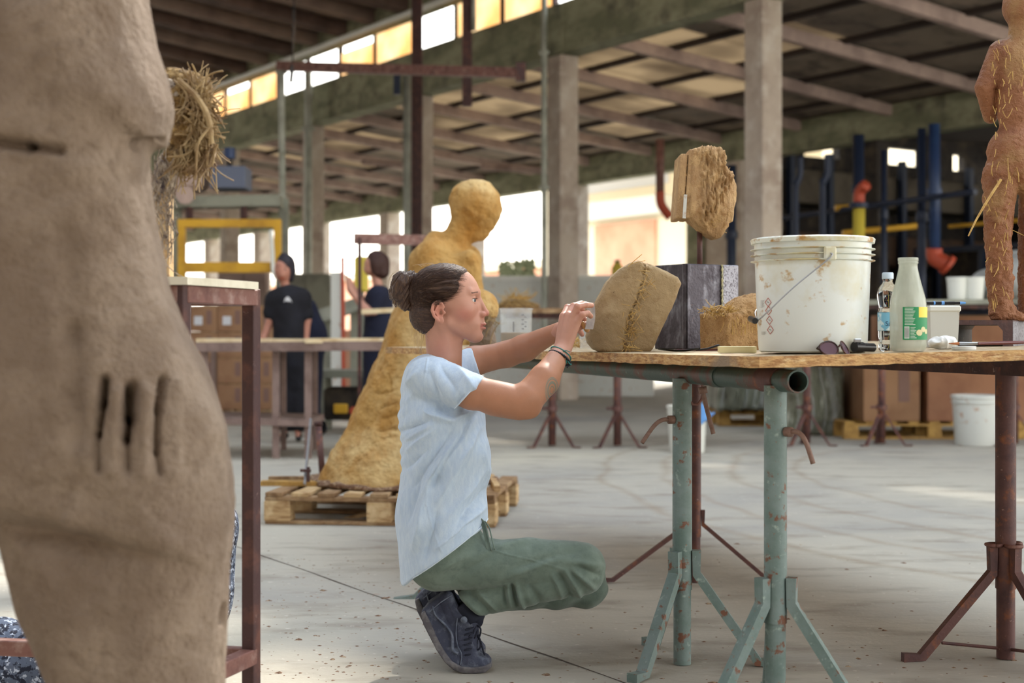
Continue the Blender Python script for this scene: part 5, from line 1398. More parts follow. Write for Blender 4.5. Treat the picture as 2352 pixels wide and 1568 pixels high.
for k in range(46):       # loose fair wisps at the nape
    px = rh.uniform(944, 990); b0 = np.array([(px-CX)*K0, Y0+rh.uniform(-30, 30)*K0, HC+(HY-rh.uniform(750, 768))*K0])
    L_ = rh.uniform(.025, .06); a = rh.uniform(-.5, .5); dr = np.array([rh.uniform(-.25, .12), rh.uniform(-.2, .2), -1])
    q.tube(curve_pts([b0, b0+dr*L_*.4+[.004*a, 0, 0], b0+dr*L_*.75+[-.006*a, .003, 0], b0+dr*L_+[.004*a, 0, 0]], 3), .00028, 3)
q.build('nape_wisps', M['hairgold'], HR); q = MB()
for k in range(40):       # flyaways round the bun
    a = rh.uniform(1.3, 5.2); c = np.array([(925-CX)*K0, Y0+rh.uniform(-15, 15)*K0, HC+(HY-664)*K0]); e_ = np.array([math.cos(a)*.034, 0, math.sin(a)*.048]); tng = np.array([-math.sin(a), .2, math.cos(a)])*rh.uniform(.01, .02)
    q.tube(curve_pts([c+e_*.9, c+e_*1.12+tng*.6, c+e_*1.05+tng*1.4, c+e_*.9+tng*1.8], 3), .00022, 3)
q.build('bun_flyaways', M['hairgold'], HR); q = MB()
for k in range(14):
    px = rh.uniform(960, 1010); b0 = np.array([(px-CX)*K0, Y0, HC+(HY-(606+abs(px-1020)*.12))*K0]); q.tube(curve_pts([b0, b0+[-.012, 0, .006], b0+[-.025, .0, .003]], 3), .0002, 3)
q.build('crown_flyaways', M['hairgold'], HR)
# ---- t-shirt
nh = unit([.745, .0, -.667])
def fshirt(Pw):
    q = toQ(Pw, Y0); sc = (1, .78, 1)
    d = cap(q, (1002, 0, 898), (1014, 0, 960), 82, 98, sc)
    d = smin(d, cap(q, (1014, 0, 960), (1024, 0, 1045), 96, 99, sc), 14)
    d = smin(d, cap(q, (1024, 0, 1050), (1013, 0, 1190), 99, 101, sc), 16)
    d = smin(d, cap(q, (1013, 0, 1190), (1016, 0, 1320), 104, 96, (1, .76, 1)), 16)
    d = smin(d, cap(q, (980, -85, 862), (975, 85, 862), 42), 22)
    d = d*K0
    a = cap(Pw, P(1003, 868, 3.83), P(1078, 902, 3.775), .057, .0535)
    a = smin(a, cap(Pw, P(1078, 902, 3.775), P(1130, 925, 3.765), .0535, .054), .01)
    pn = (Pw-P(1082, 899, 3.775).astype(np.float32))@nh.astype(np.float32)
    a = smax(a, pn, .003)
    d = smin(d, a, .022)
    b_ = cap(Pw, P(1020, 862, 4.08), P(1100, 834, 4.13), .055, .052)
    b_ = smax(b_, Pw[:, 0]-P(1094, 830, 4.13)[0]+(Pw[:, 2]-P(1094, 830, 4.13)[2])*.3, .003)
    d = smin(d, b_, .022)
    # hem plane, and the neck opening
    h_ = (Pw-np.array([(1016-CX)*K0, Y0, HC+(HY-1270)*K0], np.float32))@f32(.588, 0, -.81)
    hem = h_ + .004*np.sin(Pw[:, 1]*40).astype(np.float32)
    d = smax(d, hem, .003)
    nk = cap(q, (1020, 0, 760), (1024, 0, 838), 37, 39, (1, .86, 1))*K0
    d = smax(d, -nk, .003)
    # a dip where the neckline runs below the throat
    return d
folds = [  # (p0, p1, width, height)
 ((1010, 1085), (1090, 960), 7, .007), ((990, 1120), (1078, 968), 7, -.007), ((1005, 1150), (1100, 985), 9, .006), ((960, 1150), (1060, 985), 8, .006), ((945, 1120), (1040, 990), 9, -.006),
 ((930, 1040), (1000, 985), 8, .005), ((925, 990), (985, 965), 7, -.005), ((925, 1080), (985, 1030), 7, -.004), ((930, 1012), (990, 975), 6, .004),
 ((1030, 1190), (1110, 1080), 9, .005), ((1050, 1205), (1118, 1120), 8, -.005), ((1040, 1230), (1110, 1165), 7, .005), ((1020, 1250), (1090, 1190), 6, -.004), ((1000, 1260), (1060, 1215), 6, .004),
 ((950, 1260), (985, 1120), 9, .006), ((975, 1285), (1005, 1170), 8, -.005), ((935, 1200), (960, 1110), 9, -.005), ((920, 1180), (935, 1120), 7, .004), ((1110, 1000), (1118, 1110), 8, .004),
 ((1000, 935), (1040, 955), 7, -.006), ((980, 950), (1045, 968), 8, .006), ((1040, 965), (1100, 935), 7, .006), ((935, 880), (960, 850), 8, .003), ((928, 930), (950, 905), 7, .003),
 ((1045, 840), (1095, 900), 9, .0035), ((1010, 835), (1050, 900), 9, -.003), ((990, 860), (1015, 930), 6, -.003), ((1070, 905), (1050, 930), 6, -.003)]
seams = [((982, 822), (978, 850)), ((978, 850), (972, 900)), ((972, 900), (975, 945)), ((975, 945), (1000, 962)), ((1002, 1080), (985, 1120)), ((985, 1120), (982, 1160)), ((982, 1160), (992, 1215)), ((992, 1215), (1014, 1266))]
def dshirt(V, N_):
    px, py = proj(V); near = np.clip((Y0+.02-V[:, 1])/.05, 0, 1); d = fbm(V, 14, 2, 41)*.0025+fbm(V, 45, 2, 42)*.0009
    far = 1-near*.999
    for (a, b_, w, h_) in folds:
        r_, t = seg2(px+4*vnoise(V*22, 7), py, a, b_); e_ = np.exp(-(r_/w)**1.4)*np.sin(np.clip(t*.9+.05, 0, 1)*PI)**.6
        d += e_*h_*near*2.6
    for (a, b_) in seams:
        r_, t = seg2(px, py, a, b_); d += np.exp(-(r_/1.8)**2)*.0024*near
    # wrinkles on the back edge
    bk = np.clip((945-px)/25, 0, 1); d += bk*np.sin((py+(px-920)*.8)*.22)*.0022*np.clip((1110-py)/60, 0, 1)*np.clip((py-880)/60, 0, 1)
    # hem and sleeve edges are thicker
    return d
Vs, Qs = sdf_mesh(fshirt, [-.38, 3.66, .20], [.03, 4.22, .90], .0030)
Vs = smooth_v(Vs, Qs, 1, .35); Vs = Vs+normals(Vs, Qs)*dshirt(Vs, None)[:, None]
TS = mesh_obj('t_shirt', Vs, Qs, M['shirt'], wm, True)
# rolled edges at sleeve, neckline and hem
def edge_loop(f, plane_pt, u, v, n, r0, r1=.35):
    """points where the plane through plane_pt meets f = 0, seen from plane_pt"""
    out = []
    for k in range(n):
        a = 2*PI*k/n; dr = np.asarray(u)*math.cos(a)+np.asarray(v)*math.sin(a); ts = np.linspace(r0, r1, 60)
        pv = f((np.asarray(plane_pt)[None]+ts[:, None]*dr[None]).astype(np.float32)); i = np.argmax(pv > 0)
        out.append(np.asarray(plane_pt)+dr*ts[max(i, 1)-1])
    return out+[out[0]]
q = MB(); u_ = unit(np.cross(nh, [0, 1., 0])); lp = edge_loop(lambda p: fshirt(p), P(1082, 899, 3.775)-nh*.004, u_, np.array([0, 1., 0]), 44, .01, .09); q.tube([p+nh*.002 for p in lp], .0016, 6, False); q.build('sleeve_binding', M['trim'], TS, True); q = MB()
hn = np.array([.588, 0, -.81]); hu = unit(np.cross(hn, [0, 1., 0]))
hp = np.array([(1020-CX)*K0, Y0, HC+(HY-1267)*K0])-hn*.006; lp = edge_loop(fshirt, hp, hu, np.array([0, 1., 0]), 80, .04, .24)
q.tube([p+hn*.003 for p in lp], .0017, 6, False)
q.build('hem_binding', M['trim'], TS, True)
def fcollar_pts():
    pts = []
    for k in range(48):
        a = 2*PI*k/48; x = 1021+41*math.cos(a); w = 46*math.sin(a); base = np.array([(x-CX)*K0, Y0+w*K0, 0])
        zs = np.linspace(.93, .80, 70); pv = fshirt(np.stack([np.full(70, base[0]), np.full(70, base[1]), zs], 1).astype(np.float32)); i = np.argmax(pv < 0)
        pts.append([base[0], base[1], zs[i]+.001])
    return pts+[pts[0]]
q = MB(); q.tube(fcollar_pts(), .0022, 6, False); q.build('collar', M['trim'], TS, True)
# ---- trousers
cn = f32(.63, 0, .775)
def fpants(Pw):
    d = cap(Pw, P(1004, 1290, 3.895), P(1340, 1298, 3.885), .078, .0605)
    d = smin(d, cap(Pw, P(1006, 1285, 4.02), P(1345, 1343, 4.09), .076, .064), .012)
    d = smin(d, cap(Pw, P(1002, 1280, 3.90), P(1002, 1280, 4.01), .076, .076), .03)
    d = smin(d, cap(Pw, P(1022, 1240, 3.89), P(1022, 1240, 4.01), .085, .085), .03)
    d = smin(d, cap(Pw, P(1060, 1240, 3.91), P(1060, 1240, 4.0), .055, .055), .03)
    sn = cap(Pw, P(1340, 1316, 3.885), P(1215, 1348, 3.89), .0585, .050)
    sn = smin(sn, cap(Pw, P(1215, 1348, 3.89), P(1068, 1388, 3.90), .0495, .0415), .01)
    sn = smax(sn, -((Pw-P(1081, 1386, 3.90).astype(np.float32))@cn), .004)
    d = smin(d, sn, .004)
    sf = cap(Pw, P(1343, 1345, 4.09), P(1060, 1372, 4.06), .063, .043)
    sf = smax(sf, -((Pw-P(1078, 1375, 4.06).astype(np.float32))@cn), .004)
    return smin(d, sf, .006)
pf = [((1300, 1312), (1335, 1370), 6, .006), ((1285, 1318), (1312, 1375), 6, -.006), ((1315, 1308), (1365, 1350), 6, .006), ((1270, 1322), (1290, 1372), 5, .005), ((1330, 1300), (1375, 1322), 6, -.005),
      ((1175, 1345), (1190, 1395), 4.5, -.007), ((1183, 1342), (1203, 1395), 4.5, .006), ((1165, 1345), (1172, 1390), 4, .005), ((1155, 1350), (1163, 1392), 3.5, -.004),
      ((1215, 1345), (1240, 1385), 7, -.004), ((1060, 1370), (1110, 1415), 5, .004), ((1078, 1360), (1125, 1408), 5, -.004), ((1095, 1358), (1140, 1400), 5, .004),
      ((1130, 1240), (1230, 1215), 9, -.003), ((1140, 1255), (1250, 1232), 8, .003), ((1000, 1315), (1080, 1270), 9, .003), ((1040, 1330), (1120, 1280), 9, -.003),
      ((1150, 1330), (1300, 1275), 9, .004), ((1190, 1300), (1330, 1265), 9, -.003), ((1300, 1290), (1385, 1300), 8, .003), ((1230, 1245), (1350, 1250), 10, .002)]
pseam = [((1128, 1262), (1160, 1272)), ((1160, 1272), (1225, 1287)), ((1225, 1287), (1300, 1310)), ((1135, 1345), (1160, 1340))]
def dpants(V, N_):
    px, py = proj(V); near = np.clip((3.97-V[:, 1])/.05, 0, 1); d = fbm(V, 16, 3, 51)*.0028
    for (a, b_, w, h_) in pf:
        r_, t = seg2(px+3*vnoise(V*25, 9), py, a, b_); d += np.exp(-(r_/w)**2)*np.sin(np.clip(t*.9+.05, 0, 1)*PI)**.5*h_*near*2.3
    for (a, b_) in pseam:
        r_, t = seg2(px, py, a, b_); d += np.exp(-(r_/1.6)**2)*.0022*near
    kn = np.clip((px-1180)/60, 0, 1)*(V[:, 1] > 3.97); d += kn*np.sin((px*.8+py)*.12)*.003
    return d
Vp, Qp = sdf_mesh(fpants, [-.37, 3.75, .07], [.34, 4.20, .48], .0034)
Vp = smooth_v(Vp, Qp, 1, .35); Vp = Vp+normals(Vp, Qp)*dpants(Vp, None)[:, None]
PT_ = mesh_obj('trousers', Vp, Qp, M['pants'], wm, True)
q = MB()
def wb_(u, v):       # waistband standing off at the front and down to the pocket
    a = u; pts = curve_pts([P(1066, 1222, 3.86), P(1090, 1200, 3.862), P(1104, 1190, 3.872), P(1114, 1202, 3.874), P(1120, 1225, 3.856), P(1129, 1264, 3.835)], 6)
    i = min(int(a*(len(pts)-1)), len(pts)-2); f_ = a*(len(pts)-1)-i; p = pts[i]*(1-f_)+pts[i+1]*f_
    n = np.array([-.6, .1, -.8]) if a < .4 else np.array([-1., .0, .1]); return p+n*v*.012
q.grid(wb_, 26, 2)
q.tube(curve_pts([P(1104, 1190, 3.87), P(1114, 1202, 3.866), P(1120, 1225, 3.85), P(1129, 1264, 3.83)], 6), .0022, 6)
q.tube(curve_pts([P(1113, 1196, 3.87), P(1123, 1210, 3.862), P(1128, 1228, 3.848), P(1136, 1262, 3.828)], 6), .002, 6)
q.tube(curve_pts([P(1104, 1190, 3.87), P(1106, 1190, 3.92), P(1104, 1193, 3.99)], 6), .003, 6)
q.build('pocket_band', M['pants'], PT_, True)
# ---- boots
bp = [(969, 1402), (974, 1427), (988, 1455), (1003, 1483), (1024, 1511), (1044, 1529), (1066, 1537), (1092, 1537), (1115, 1534), (1129, 1524), (1128, 1514), (1122, 1507), (1101, 1498), (1098, 1480), (1101, 1450), (1101, 1432), (1098, 1424), (1085, 1412), (1075, 1406), (1063, 1396), (1050, 1372), (1041, 1354), (1030, 1349), (1006, 1367), (986, 1381)]
solep = [(969, 1402), (974, 1427), (988, 1455), (1003, 1483), (1024, 1511), (1044, 1529), (1066, 1538), (1092, 1538), (1115, 1535), (1130, 1525), (1128, 1515), (1112, 1519), (1085, 1522), (1062, 1520), (1040, 1508), (1024, 1488), (1004, 1452), (990, 1420), (978, 1396)]
def boot(name, dy, Yb, dpx=0):
    k = Yb/F
    ox = (dpx)*k; oz = -dy*k
    def fb(Pw):
        p = Pw-f32(ox, 0, oz); q = toQ(p, Yb); x, w, y = q[:, 0], np.abs(q[:, 1]), q[:, 2]
        d2 = poly2(x, y, bp); W = 36+8*np.exp(-((y-1515)/22)**2)-4*np.exp(-((y-1440)/30)**2)-14*np.clip((x-1105)/24, 0, 1)**2
        d = extr(d2, w-W, 17)
        # opening for the leg
        d = smax(d, -cap(q, (1050, 0, 1352), (1062, 0, 1388), 27, 26), 3)
        return d*k
    lo = P(955+dpx, 1550+dy, Yb)-[0, .07, 0]; hi = P(1142+dpx, 1338+dy, Yb)+[0, .07, 0]
    V, Q = sdf_mesh(fb, lo, hi, .0022); V = smooth_v(V, Q, 1, .4)
    p = V-np.array([ox, 0, oz]); qq = toQ(p, Yb); x, w, y = qq[:, 0], np.abs(qq[:, 1]), qq[:, 2]
    d = fbm(V, 60, 2, 3)*.0006
    for (a, b_, wd, h_) in [((1000, 1388), (1003, 1405), 2.2, .0022), ((1003, 1405), (1030, 1432), 2.4, .003), ((1030, 1432), (1040, 1450), 2.8, .003), ((1040, 1450), (1042, 1485), 3.2, .003), ((1042, 1485), (1052, 1490), 3, .002),
                            ((990, 1400), (1043, 1358), 1.6, .0018), ((1050, 1425), (1050, 1465), 1.4, -.002), ((1050, 1465), (1061, 1490), 1.4, -.002), ((1061, 1490), (1056, 1520), 1.4, -.002),
                            ((1010, 1375), (1028, 1420), 2.5, -.0018), ((1022, 1368), (1042, 1412), 2.5, -.0018), ((1034, 1362), (1054, 1402), 2.5, -.0018), ((1078, 1500), (1074, 1515), 1.5, .0015)]:
        r_, t = seg2(x, y, a, b_); d += np.exp(-(r_/wd)**2)*h_*(w > 12)
    V = V+normals(V, Q)*d[:, None]; V[:, 2] = np.maximum(V[:, 2], .0005)
    bo = mesh_obj(name, V, Q, M['boot'], wm, True)
    def fs(Pw):
        p = Pw-f32(ox, 0, oz); q = toQ(p, Yb); x, w, y = q[:, 0], np.abs(q[:, 1]), q[:, 2]
        W = 40+8*np.exp(-((y-1515)/22)**2)-5*np.exp(-((y-1440)/30)**2)-16*np.clip((x-1105)/24, 0, 1)**2
        return extr(poly2(x, y, solep), w-W, 4)*k
    V, Q = sdf_mesh(fs, lo-[.01, 0, .01], hi, .0022)
    px, py = proj(V-np.array([ox, 0, oz])); hatch = (np.sin(py*1.35) > 0)*np.clip(1-np.abs(py-1475)/26, 0, 1)*(px < 1020); V = V-normals(V, Q)*(hatch*.0016)[:, None]
    V[:, 2] = np.maximum(V[:, 2], .0002)
    so = mesh_obj('sole', smooth_v(V, Q, 1, .3), Q, M['sole'], bo, True)
    q = MB()
    def pt(px, py, side, yy=None): return P(px, py, Yb)+np.array([ox, side*k, oz])
    # toe cap
    q2 = MB()
    for k_ in range(6):
        y_ = 1436+k_*11.5; x_ = 1073-(4-abs(k_-2.5))*1.2
        q.tube(curve_pts([pt(x_-2, y_+2, -40), pt(x_+10, y_, -38), pt(x_+22, y_-4, -22), pt(x_+26, y_-6, 0), pt(x_+22, y_-4, 22), pt(x_+8, y_, 36)], 4), .0026, 5)
    if dpx == 0:
        for loop in ([(1096, 1436), (1104, 1444), (1101, 1462), (1090, 1478), (1082, 1490), (1079, 1500)], [(1094, 1434), (1088, 1450), (1084, 1470), (1090, 1488), (1098, 1492), (1104, 1482), (1100, 1462), (1094, 1455)], [(1098, 1458), (1104, 1472), (1108, 1488), (1113, 1504)], [(1094, 1440), (1078, 1460), (1074, 1482), (1088, 1492)], [(1096, 1446), (1092, 1462), (1080, 1474)]):
            q.tube(curve_pts([P(a, b_, Yb-.030-.008*math.sin(i*1.7)) for i, (a, b_) in enumerate(loop)], 5), .0024, 6)
    q.build('laces', M['lace'], bo, True)
    q = MB(); pts_ = curve_pts([pt(996, 1384, -38), pt(1003, 1405, -40), pt(1026, 1428, -39), pt(1040, 1450, -38), pt(1042, 1482, -42), pt(1054, 1490, -46)], 5)
    q.tube(pts_, [.0022]*8+[.003]*8+[.0042]*(len(pts_)-16), 6); q.build('side_stripe', M['bootlt'], bo, True)
    q = MB(); q.tube(curve_pts([pt(1052, 1412, -37), pt(1049, 1445, -37), pt(1053, 1475, -40), pt(1062, 1492, -44), pt(1059, 1516, -45)], 5), .0016, 5); q.tube(curve_pts([pt(988, 1398, -37), pt(1014, 1376, -38), pt(1040, 1360, -34)], 5), .0018, 5); q.build('seam_piping', M['bootlt'], bo, True)
    q2.lathe([(0, 0), (.009, 0), (.0095, .004), (0, .006)], pt(1067, 1415, -38), 12, (0, -1, 0)); q2.build('eyelet_tab', M['bootlt'], bo, True)
    return bo
b1 = boot('boot', 0, 3.919)
b2 = boot('boot', -30, 4.08, -14)
q = MB()       # tongue and sock seen at the ankle
q.tube(curve_pts([P(1060, 1385, 3.91), P(1075, 1405, 3.91), P(1092, 1425, 3.91), P(1097, 1440, 3.905)], 4), [.034]*9+[.022, .018, .014, .01], 12)
q.build('sock', M['lace'], wm, True); q = MB(); q.tube([P(1060, 1372, 4.07), P(1085, 1405, 4.07)], [.036, .03], 12)
q.build('sock', M['lace'], wm, True)
# dusty toe of the boot
# ---- bracelets
def bracelet(name, cx, cy, Yc, r1, m, rad, beads=0, ax=(.51, .35, .78)):
    c = P(cx, cy, Yc); x, y = frame(ax); q = MB()
    pts = [c+x*math.cos(a)*r1+y*math.sin(a)*r1 for a in np.linspace(0, 2*PI, 37)]
    q.tube(pts, rad, 7, False)
    if beads:
        for p in pts[:-1]: q.lathe([(rad*1.35*math.sin(t), -rad*1.35*math.cos(t)) for t in np.linspace(.01, PI-.01, 6)], p, 7)
    return q, c
q, c = bracelet('b', 1285.5, 822, 3.872, .0325, None, .0026, 1); q.lathe([(.0025*math.sin(t), -.0025*math.cos(t)) for t in np.linspace(.01, PI-.01, 6)], P(1303, 843, 3.845), 7); q.build('beaded_bracelet', M['bead'], wm, True)
q, c = bracelet('b', 1288.5, 812, 3.885, .0312, None, .0017)
q.tube(curve_pts([P(1293, 807, 3.853), P(1299, 805, 3.85), P(1304, 806, 3.85), P(1309, 808, 3.85)], 4), .0011, 5); q.tube(curve_pts([P(1294, 810, 3.853), P(1302, 825, 3.85), P(1309, 836, 3.85), P(1313, 836, 3.85)], 4), .0015, 5)
q.tube(curve_pts([P(1294, 810, 3.853), P(1300, 822, 3.85), P(1301, 834, 3.85)], 4), .0013, 5); q.build('cord_bracelet', M['teal'], wm, True)
# scraper sheet held between fingers and clay
e = empty('flexible_scraper', P(1348, 730, 3.96), 'grey flexible scraping sheet held by the crouching woman against the clay block', 'scraper')
q = MB()
def scr(u, v):
    a = P(1343+8*u, 697, 3.94); py = 694+62*v; px = 1346+18*u-7*v+6*math.sin(v*2.4); return P(px, py, 3.958+.035*u+.012*math.sin(v*3))
q.grid(scr, 8, 16); V_ = np.concatenate(q.v); n0 = len(V_); F_ = list(q.f)
q2 = MB(); q2.add(np.concatenate([V_, V_+[.0015, .0015, 0]]), F_+[tuple(i+n0 for i in reversed(f)) for f in F_]); q2.build('sheet', M['scraper'], e, True)
q = MB(); q.tube(curve_pts([P(1337, 740, 3.985), P(1343, 752, 3.98), P(1348, 758, 3.985), P(1350, 750, 3.99)], 4), .006, 10); q.build('rubber_edge', M['amber'], e, True)
# ======================================================================= FOREGROUND, LEFT
YL = 2.35; KL = YL/F
upP = [(-420, -80), (338, -80), (342, 0), (360, 95), (378, 150), (396, 200), (405, 240), (404, 275), (396, 310), (388, 335), (350, 345), (346, 380), (352, 440), (362, 500), (374, 560), (385, 620), (396, 670), (412, 715), (438, 770), (465, 820), (492, 880), (512, 930), (526, 985), (534, 1050), (540, 1110), (542, 1160), (538, 1210), (534, 1262), (520, 1296), (470, 1300), (410, 1300), (370, 1290), (310, 1262), (262, 1242), (210, 1230), (170, 1226), (80, 1212), (0, 1196), (-420, 1180)]
legP = [(10, 1150), (540, 1150), (536, 1250), (530, 1330), (526, 1400), (522, 1480), (518, 1568), (515, 1700), (500, 1990), (240, 1990), (190, 1700), (148, 1568), (110, 1480), (74, 1400), (46, 1300)]
slots = [(((240, 872), (233, 930)), 8, 30), (((233, 930), (222, 1000)), 6, 26), (((303, 890), (296, 960)), 11, 36), (((296, 960), (288, 1010)), 8, 30), (((376, 868), (366, 940)), 7, 18), (((366, 940), (362, 1040)), 6, 13), (((362, 1040), (368, 1085)), 6, 8), (((288, 1010), (293, 1080)), 7, 9), (((220, 1000), (224, 1080)), 7, 8), (((516, 1392), (508, 1430)), 5, 12)]
creases = [(((-60, 318), (60, 335)), 12, 18), (((60, 335), (142, 344)), 9, 15), (((312, 334), (345, 330)), 7, 16), (((345, 330), (384, 328)), 7, 18)]
def fL(Pw):
    q = toQ(Pw, YL); x, w, y = q[:, 0]+14, q[:, 1], q[:, 2]
    d = extr(poly2(x, y, upP), np.abs(w)-240, 190)
    d = smax(d, -(cap(q, (160, -330, 420), (150, -320, 980), 60, 50)), 60)
    d = smin(d, cap(q, (440, -60, 1000), (445, -60, 1150), 70, 66), 60)
    l = extr(poly2(x, y, legP), np.abs(w-10)-210, 170)
    d = smin(d, l, 14)
    for ((a, b_), r_, dep) in slots+creases:
        # cut into the front face where the surface lies
        rr, t = seg2(x, y, a, b_)
        cut = (rr-r_).astype(np.float32)
        d = smax(d, -np.maximum(cut, -dep*1.5-w*0-1e3+0*w) if False else smax(d, -cut, 6)*0+d, 1) if False else d
    return d*KL
def dL(V, N_):
    q = toQ(V, YL); x, w, y = q[:, 0], q[:, 1], q[:, 2]; px, py = proj(V); fr_ = V[:, 1] < YL+.02
    d = fbm(V, 5, 3, 61)*.010+fbm(V, 30, 3, 62)*.0022
    for ((a, b_), r_, dep) in slots+creases:
        rr, t = seg2(px, py, a, b_); d -= np.exp(-(rr/(r_*1.05))**2)*dep*KL*2.3*fr_
    for (a, b_, w_, h_) in [((165, 760), (180, 1010), 26, -.016), ((150, 540), (165, 760), 34, -.010), ((200, 890), (195, 1060), 16, .006), ((268, 900), (255, 1080), 16, .008), ((334, 900), (330, 1090), 16, .008), ((410, 880), (400, 1080), 18, .006), ((0, 1150), (170, 1180), 30, .012), ((170, 1180), (380, 1245), 26, .012), ((180, 380), (330, 370), 30, .006), ((90, 240), (140, 640), 60, -.006)]:
        rr, t = seg2(px, py, a, b_); d += np.exp(-(rr/w_)**2)*h_*fr_
    return d
V, Q = sdf_mesh(fL, [-1.2, 1.98, -.01], [-.40, 2.72, 1.56], .0046)
V = smooth_v(V, Q, 2, .5); V = V+normals(V, Q)*dL(V, None)[:, None]
# finer normals for the slots: one smoothing pass
V[:, 2] = np.maximum(V[:, 2], 0)
o = mesh_obj('clay_torso_sculpture', V, Q, M['clayG'], None, True); tag(o, 'huge taupe clay sculpture with finger-like slots filling the left of the view', 'clay sculpture')
# ---- straw headed armature behind it
YN = 3.0
ns_ = empty('straw_armature', G(425, YN), 'bushy armature of tangled straw and grey fibre sticking out behind the huge clay sculpture', 'armature')
def fN(Pw):
    q = toQ(Pw, YN); d = ell(q, (432, 0, 262), (62, 70, 104)); d = smin(d, ell(q, (400, 0, 190), (30, 40, 34)), 16)
    d = smin(d, ell(q, (425, 0, 360), (45, 45, 34)), 14)
    return (d+13*vnoise(Pw*38, 71)+6*vnoise(Pw*95, 72)).astype(np.float32)*(YN/F)
sdf_obj('straw_core', fN, P(350, 412, YN)-[0, .09, 0], P(525, 138, YN)+[0, .09, 0], .0045, 'chaff', ns_)
def fN2(Pw):
    q = toQ(Pw, YN); d = chain(q, [(385, 0, 380), (372, 0, 440), (368, 0, 520), (375, 0, 600), (374, 0, 626)], [30, 20, 14, 16, 12], 10)
    d = smin(d, chain(q, [(398, -40, 200), (412, -50, 235), (405, -50, 262)], [16, 18, 12], 6), 4)
    return (d+6*vnoise(Pw*55, 73)).astype(np.float32)*(YN/F)
sdf_obj('fibre_wrapping', fN2, P(335, 655, YN)-[0, .09, 0], P(440, 170, YN)+[0, .07, 0], .0045, 'fluff', ns_)
q = MB()
def gN():
    a = rnd.uniform(-1.3, 1.7); r_ = rnd.uniform(.3, .98); px = 432+62*r_*math.cos(a); py = 268-105*r_*math.sin(a)*.98
    return P(px, py, YN-.066*math.sqrt(max(0, 1.05-r_*r_))-rnd.random()*.012), [rnd.uniform(-.5, .7), rnd.uniform(-.35, .2), rnd.choice([-1, -1, 1])*rnd.uniform(.3, 1)], rnd.uniform(.015, .05), rnd.uniform(-.9, .9)
straws(q, 380, gN, .0012, 6); straws(q, 170, gN, .0026, 6)
straws(q, 80, lambda: (P(rnd.uniform(395, 500), rnd.uniform(330, 375), YN-.05), [rnd.uniform(-.4, .3), -.2, -1], rnd.uniform(.03, .08), rnd.uniform(-.8, .8)), .0016, 7)
q.tube(curve_pts([P(412, 185, YN-.09), P(450, 220, YN-.1), P(478, 270, YN-.1), P(486, 330, YN-.09)], 6), .006, 7)
q.tube(curve_pts([P(484, 290, YN-.1), P(455, 330, YN-.11), P(450, 400, YN-.09), P(449, 412, YN-.09)], 6), .0026, 5)
q.tube(curve_pts([P(500, 330, YN-.08), P(492, 350, YN-.08), P(488, 376, YN-.08), P(476, 380, YN-.08), P(478, 350, YN-.08)], 6), .0026, 5)
q.build('straw_strands', M['straw2'], ns_)['kind'] = 'stuff'
q = MB(); straws(q, 130, lambda: (P(rnd.uniform(352, 398), rnd.uniform(380, 600), YN-.05), [rnd.uniform(-.5, .5), -.1, rnd.choice([-1, 1])], rnd.uniform(.02, .06), rnd.uniform(-.5, .5)), .0013, 6)
q.tube(curve_pts([P(390, 440, YN-.05), P(384, 480, YN-.05), P(382, 520, YN-.05)], 5), .0026, 5)
q.build('fibre_strands', M['fluff'], ns_)['kind'] = 'stuff'
q = MB(); q.bar(np.array([P(372, 630, YN)[0], YN, 1.0415]), P(372, 440, YN), .04, .04, (0, 1, 0)); q.build('support_post', M['wood'], ns_)
# ---- brown steel stand with a white board
A_ = G(577, 3.22); B_ = G(428, 2.98)
B_[0] = A_[0]-.085
Bp = np.array([-.682, 2.93, 0]); C_ = A_+np.array([-.78, .12, 0]); D_ = Bp+np.array([-.78, .12, 0])
sd_ = empty('steel_stand', (A_+C_)/2, 'brown square-tube steel stand with a pale board on top, behind the huge clay sculpture', 'stand')
ht = 1.005
for c in (A_, Bp, C_, D_):
    q = MB(); q.bar(c, c+[0, 0, ht+.02], .031, .034, unit(A_-Bp), .002); q.build('leg', M['rustd'], sd_)
q = MB()
for a, b_ in ((A_, Bp), (A_, C_), (Bp, D_), (C_, D_)): q.bar(a+[0, 0, ht], b_+[0, 0, ht], .036, .036, (0, 0, 1), .002)
q.build('top_frame', M['rustl'], sd_)
q = MB()
for a, b_ in ((A_, Bp), (A_, C_), (C_, D_)): q.bar(a+[0, 0, .195], b_+[0, 0, .195], .032, .036, (0, 0, 1), .002)
q.build('lower_rails', M['rustl'], sd_)
c4 = [A_+[.02, -.02, 0], Bp+[.02, -.03, 0], D_+[-.02, -.03, 0], C_+[-.02, .02, 0]]
q = MB(); q.add([p+[0, 0, ht+.0185] for p in c4]+[p+[0, 0, ht+.035] for p in c4], [(0, 3, 2, 1), (4, 5, 6, 7), (0, 1, 5, 4), (1, 2, 6, 5), (2, 3, 7, 6), (3, 0, 4, 7)])
tag(q.build('plaster_board', M['whiteb']), 'pale dusty board lying on top of the brown steel stand', 'board')
# blanket bundle
def fBl(Pw):
    q = toQ(Pw, 3.7); d = chain(q, [(-10, 0, 1540), (200, 0, 1500), (420, 40, 1400), (470, 60, 1230)], [110, 105, 90, 72], 40)
    d = d+9*np.sin(q[:, 0]*.05+q[:, 2]*.03).astype(np.float32)+8*vnoise(Pw*9, 77).astype(np.float32); d = smax(d, q[:, 2]-1580, 6); return d*(3.7/F)
V, Q = sdf_mesh(fBl, [-1.55, 3.45, 0.0], [-.62, 3.98, .62], .012); V[:, 2] = np.maximum(V[:, 2], 0)
tag(mesh_obj('speckled_blanket', V, Q, M['speck'], None, True), 'speckled blue-grey blanket bundled on the floor behind the huge clay sculpture', 'blanket')
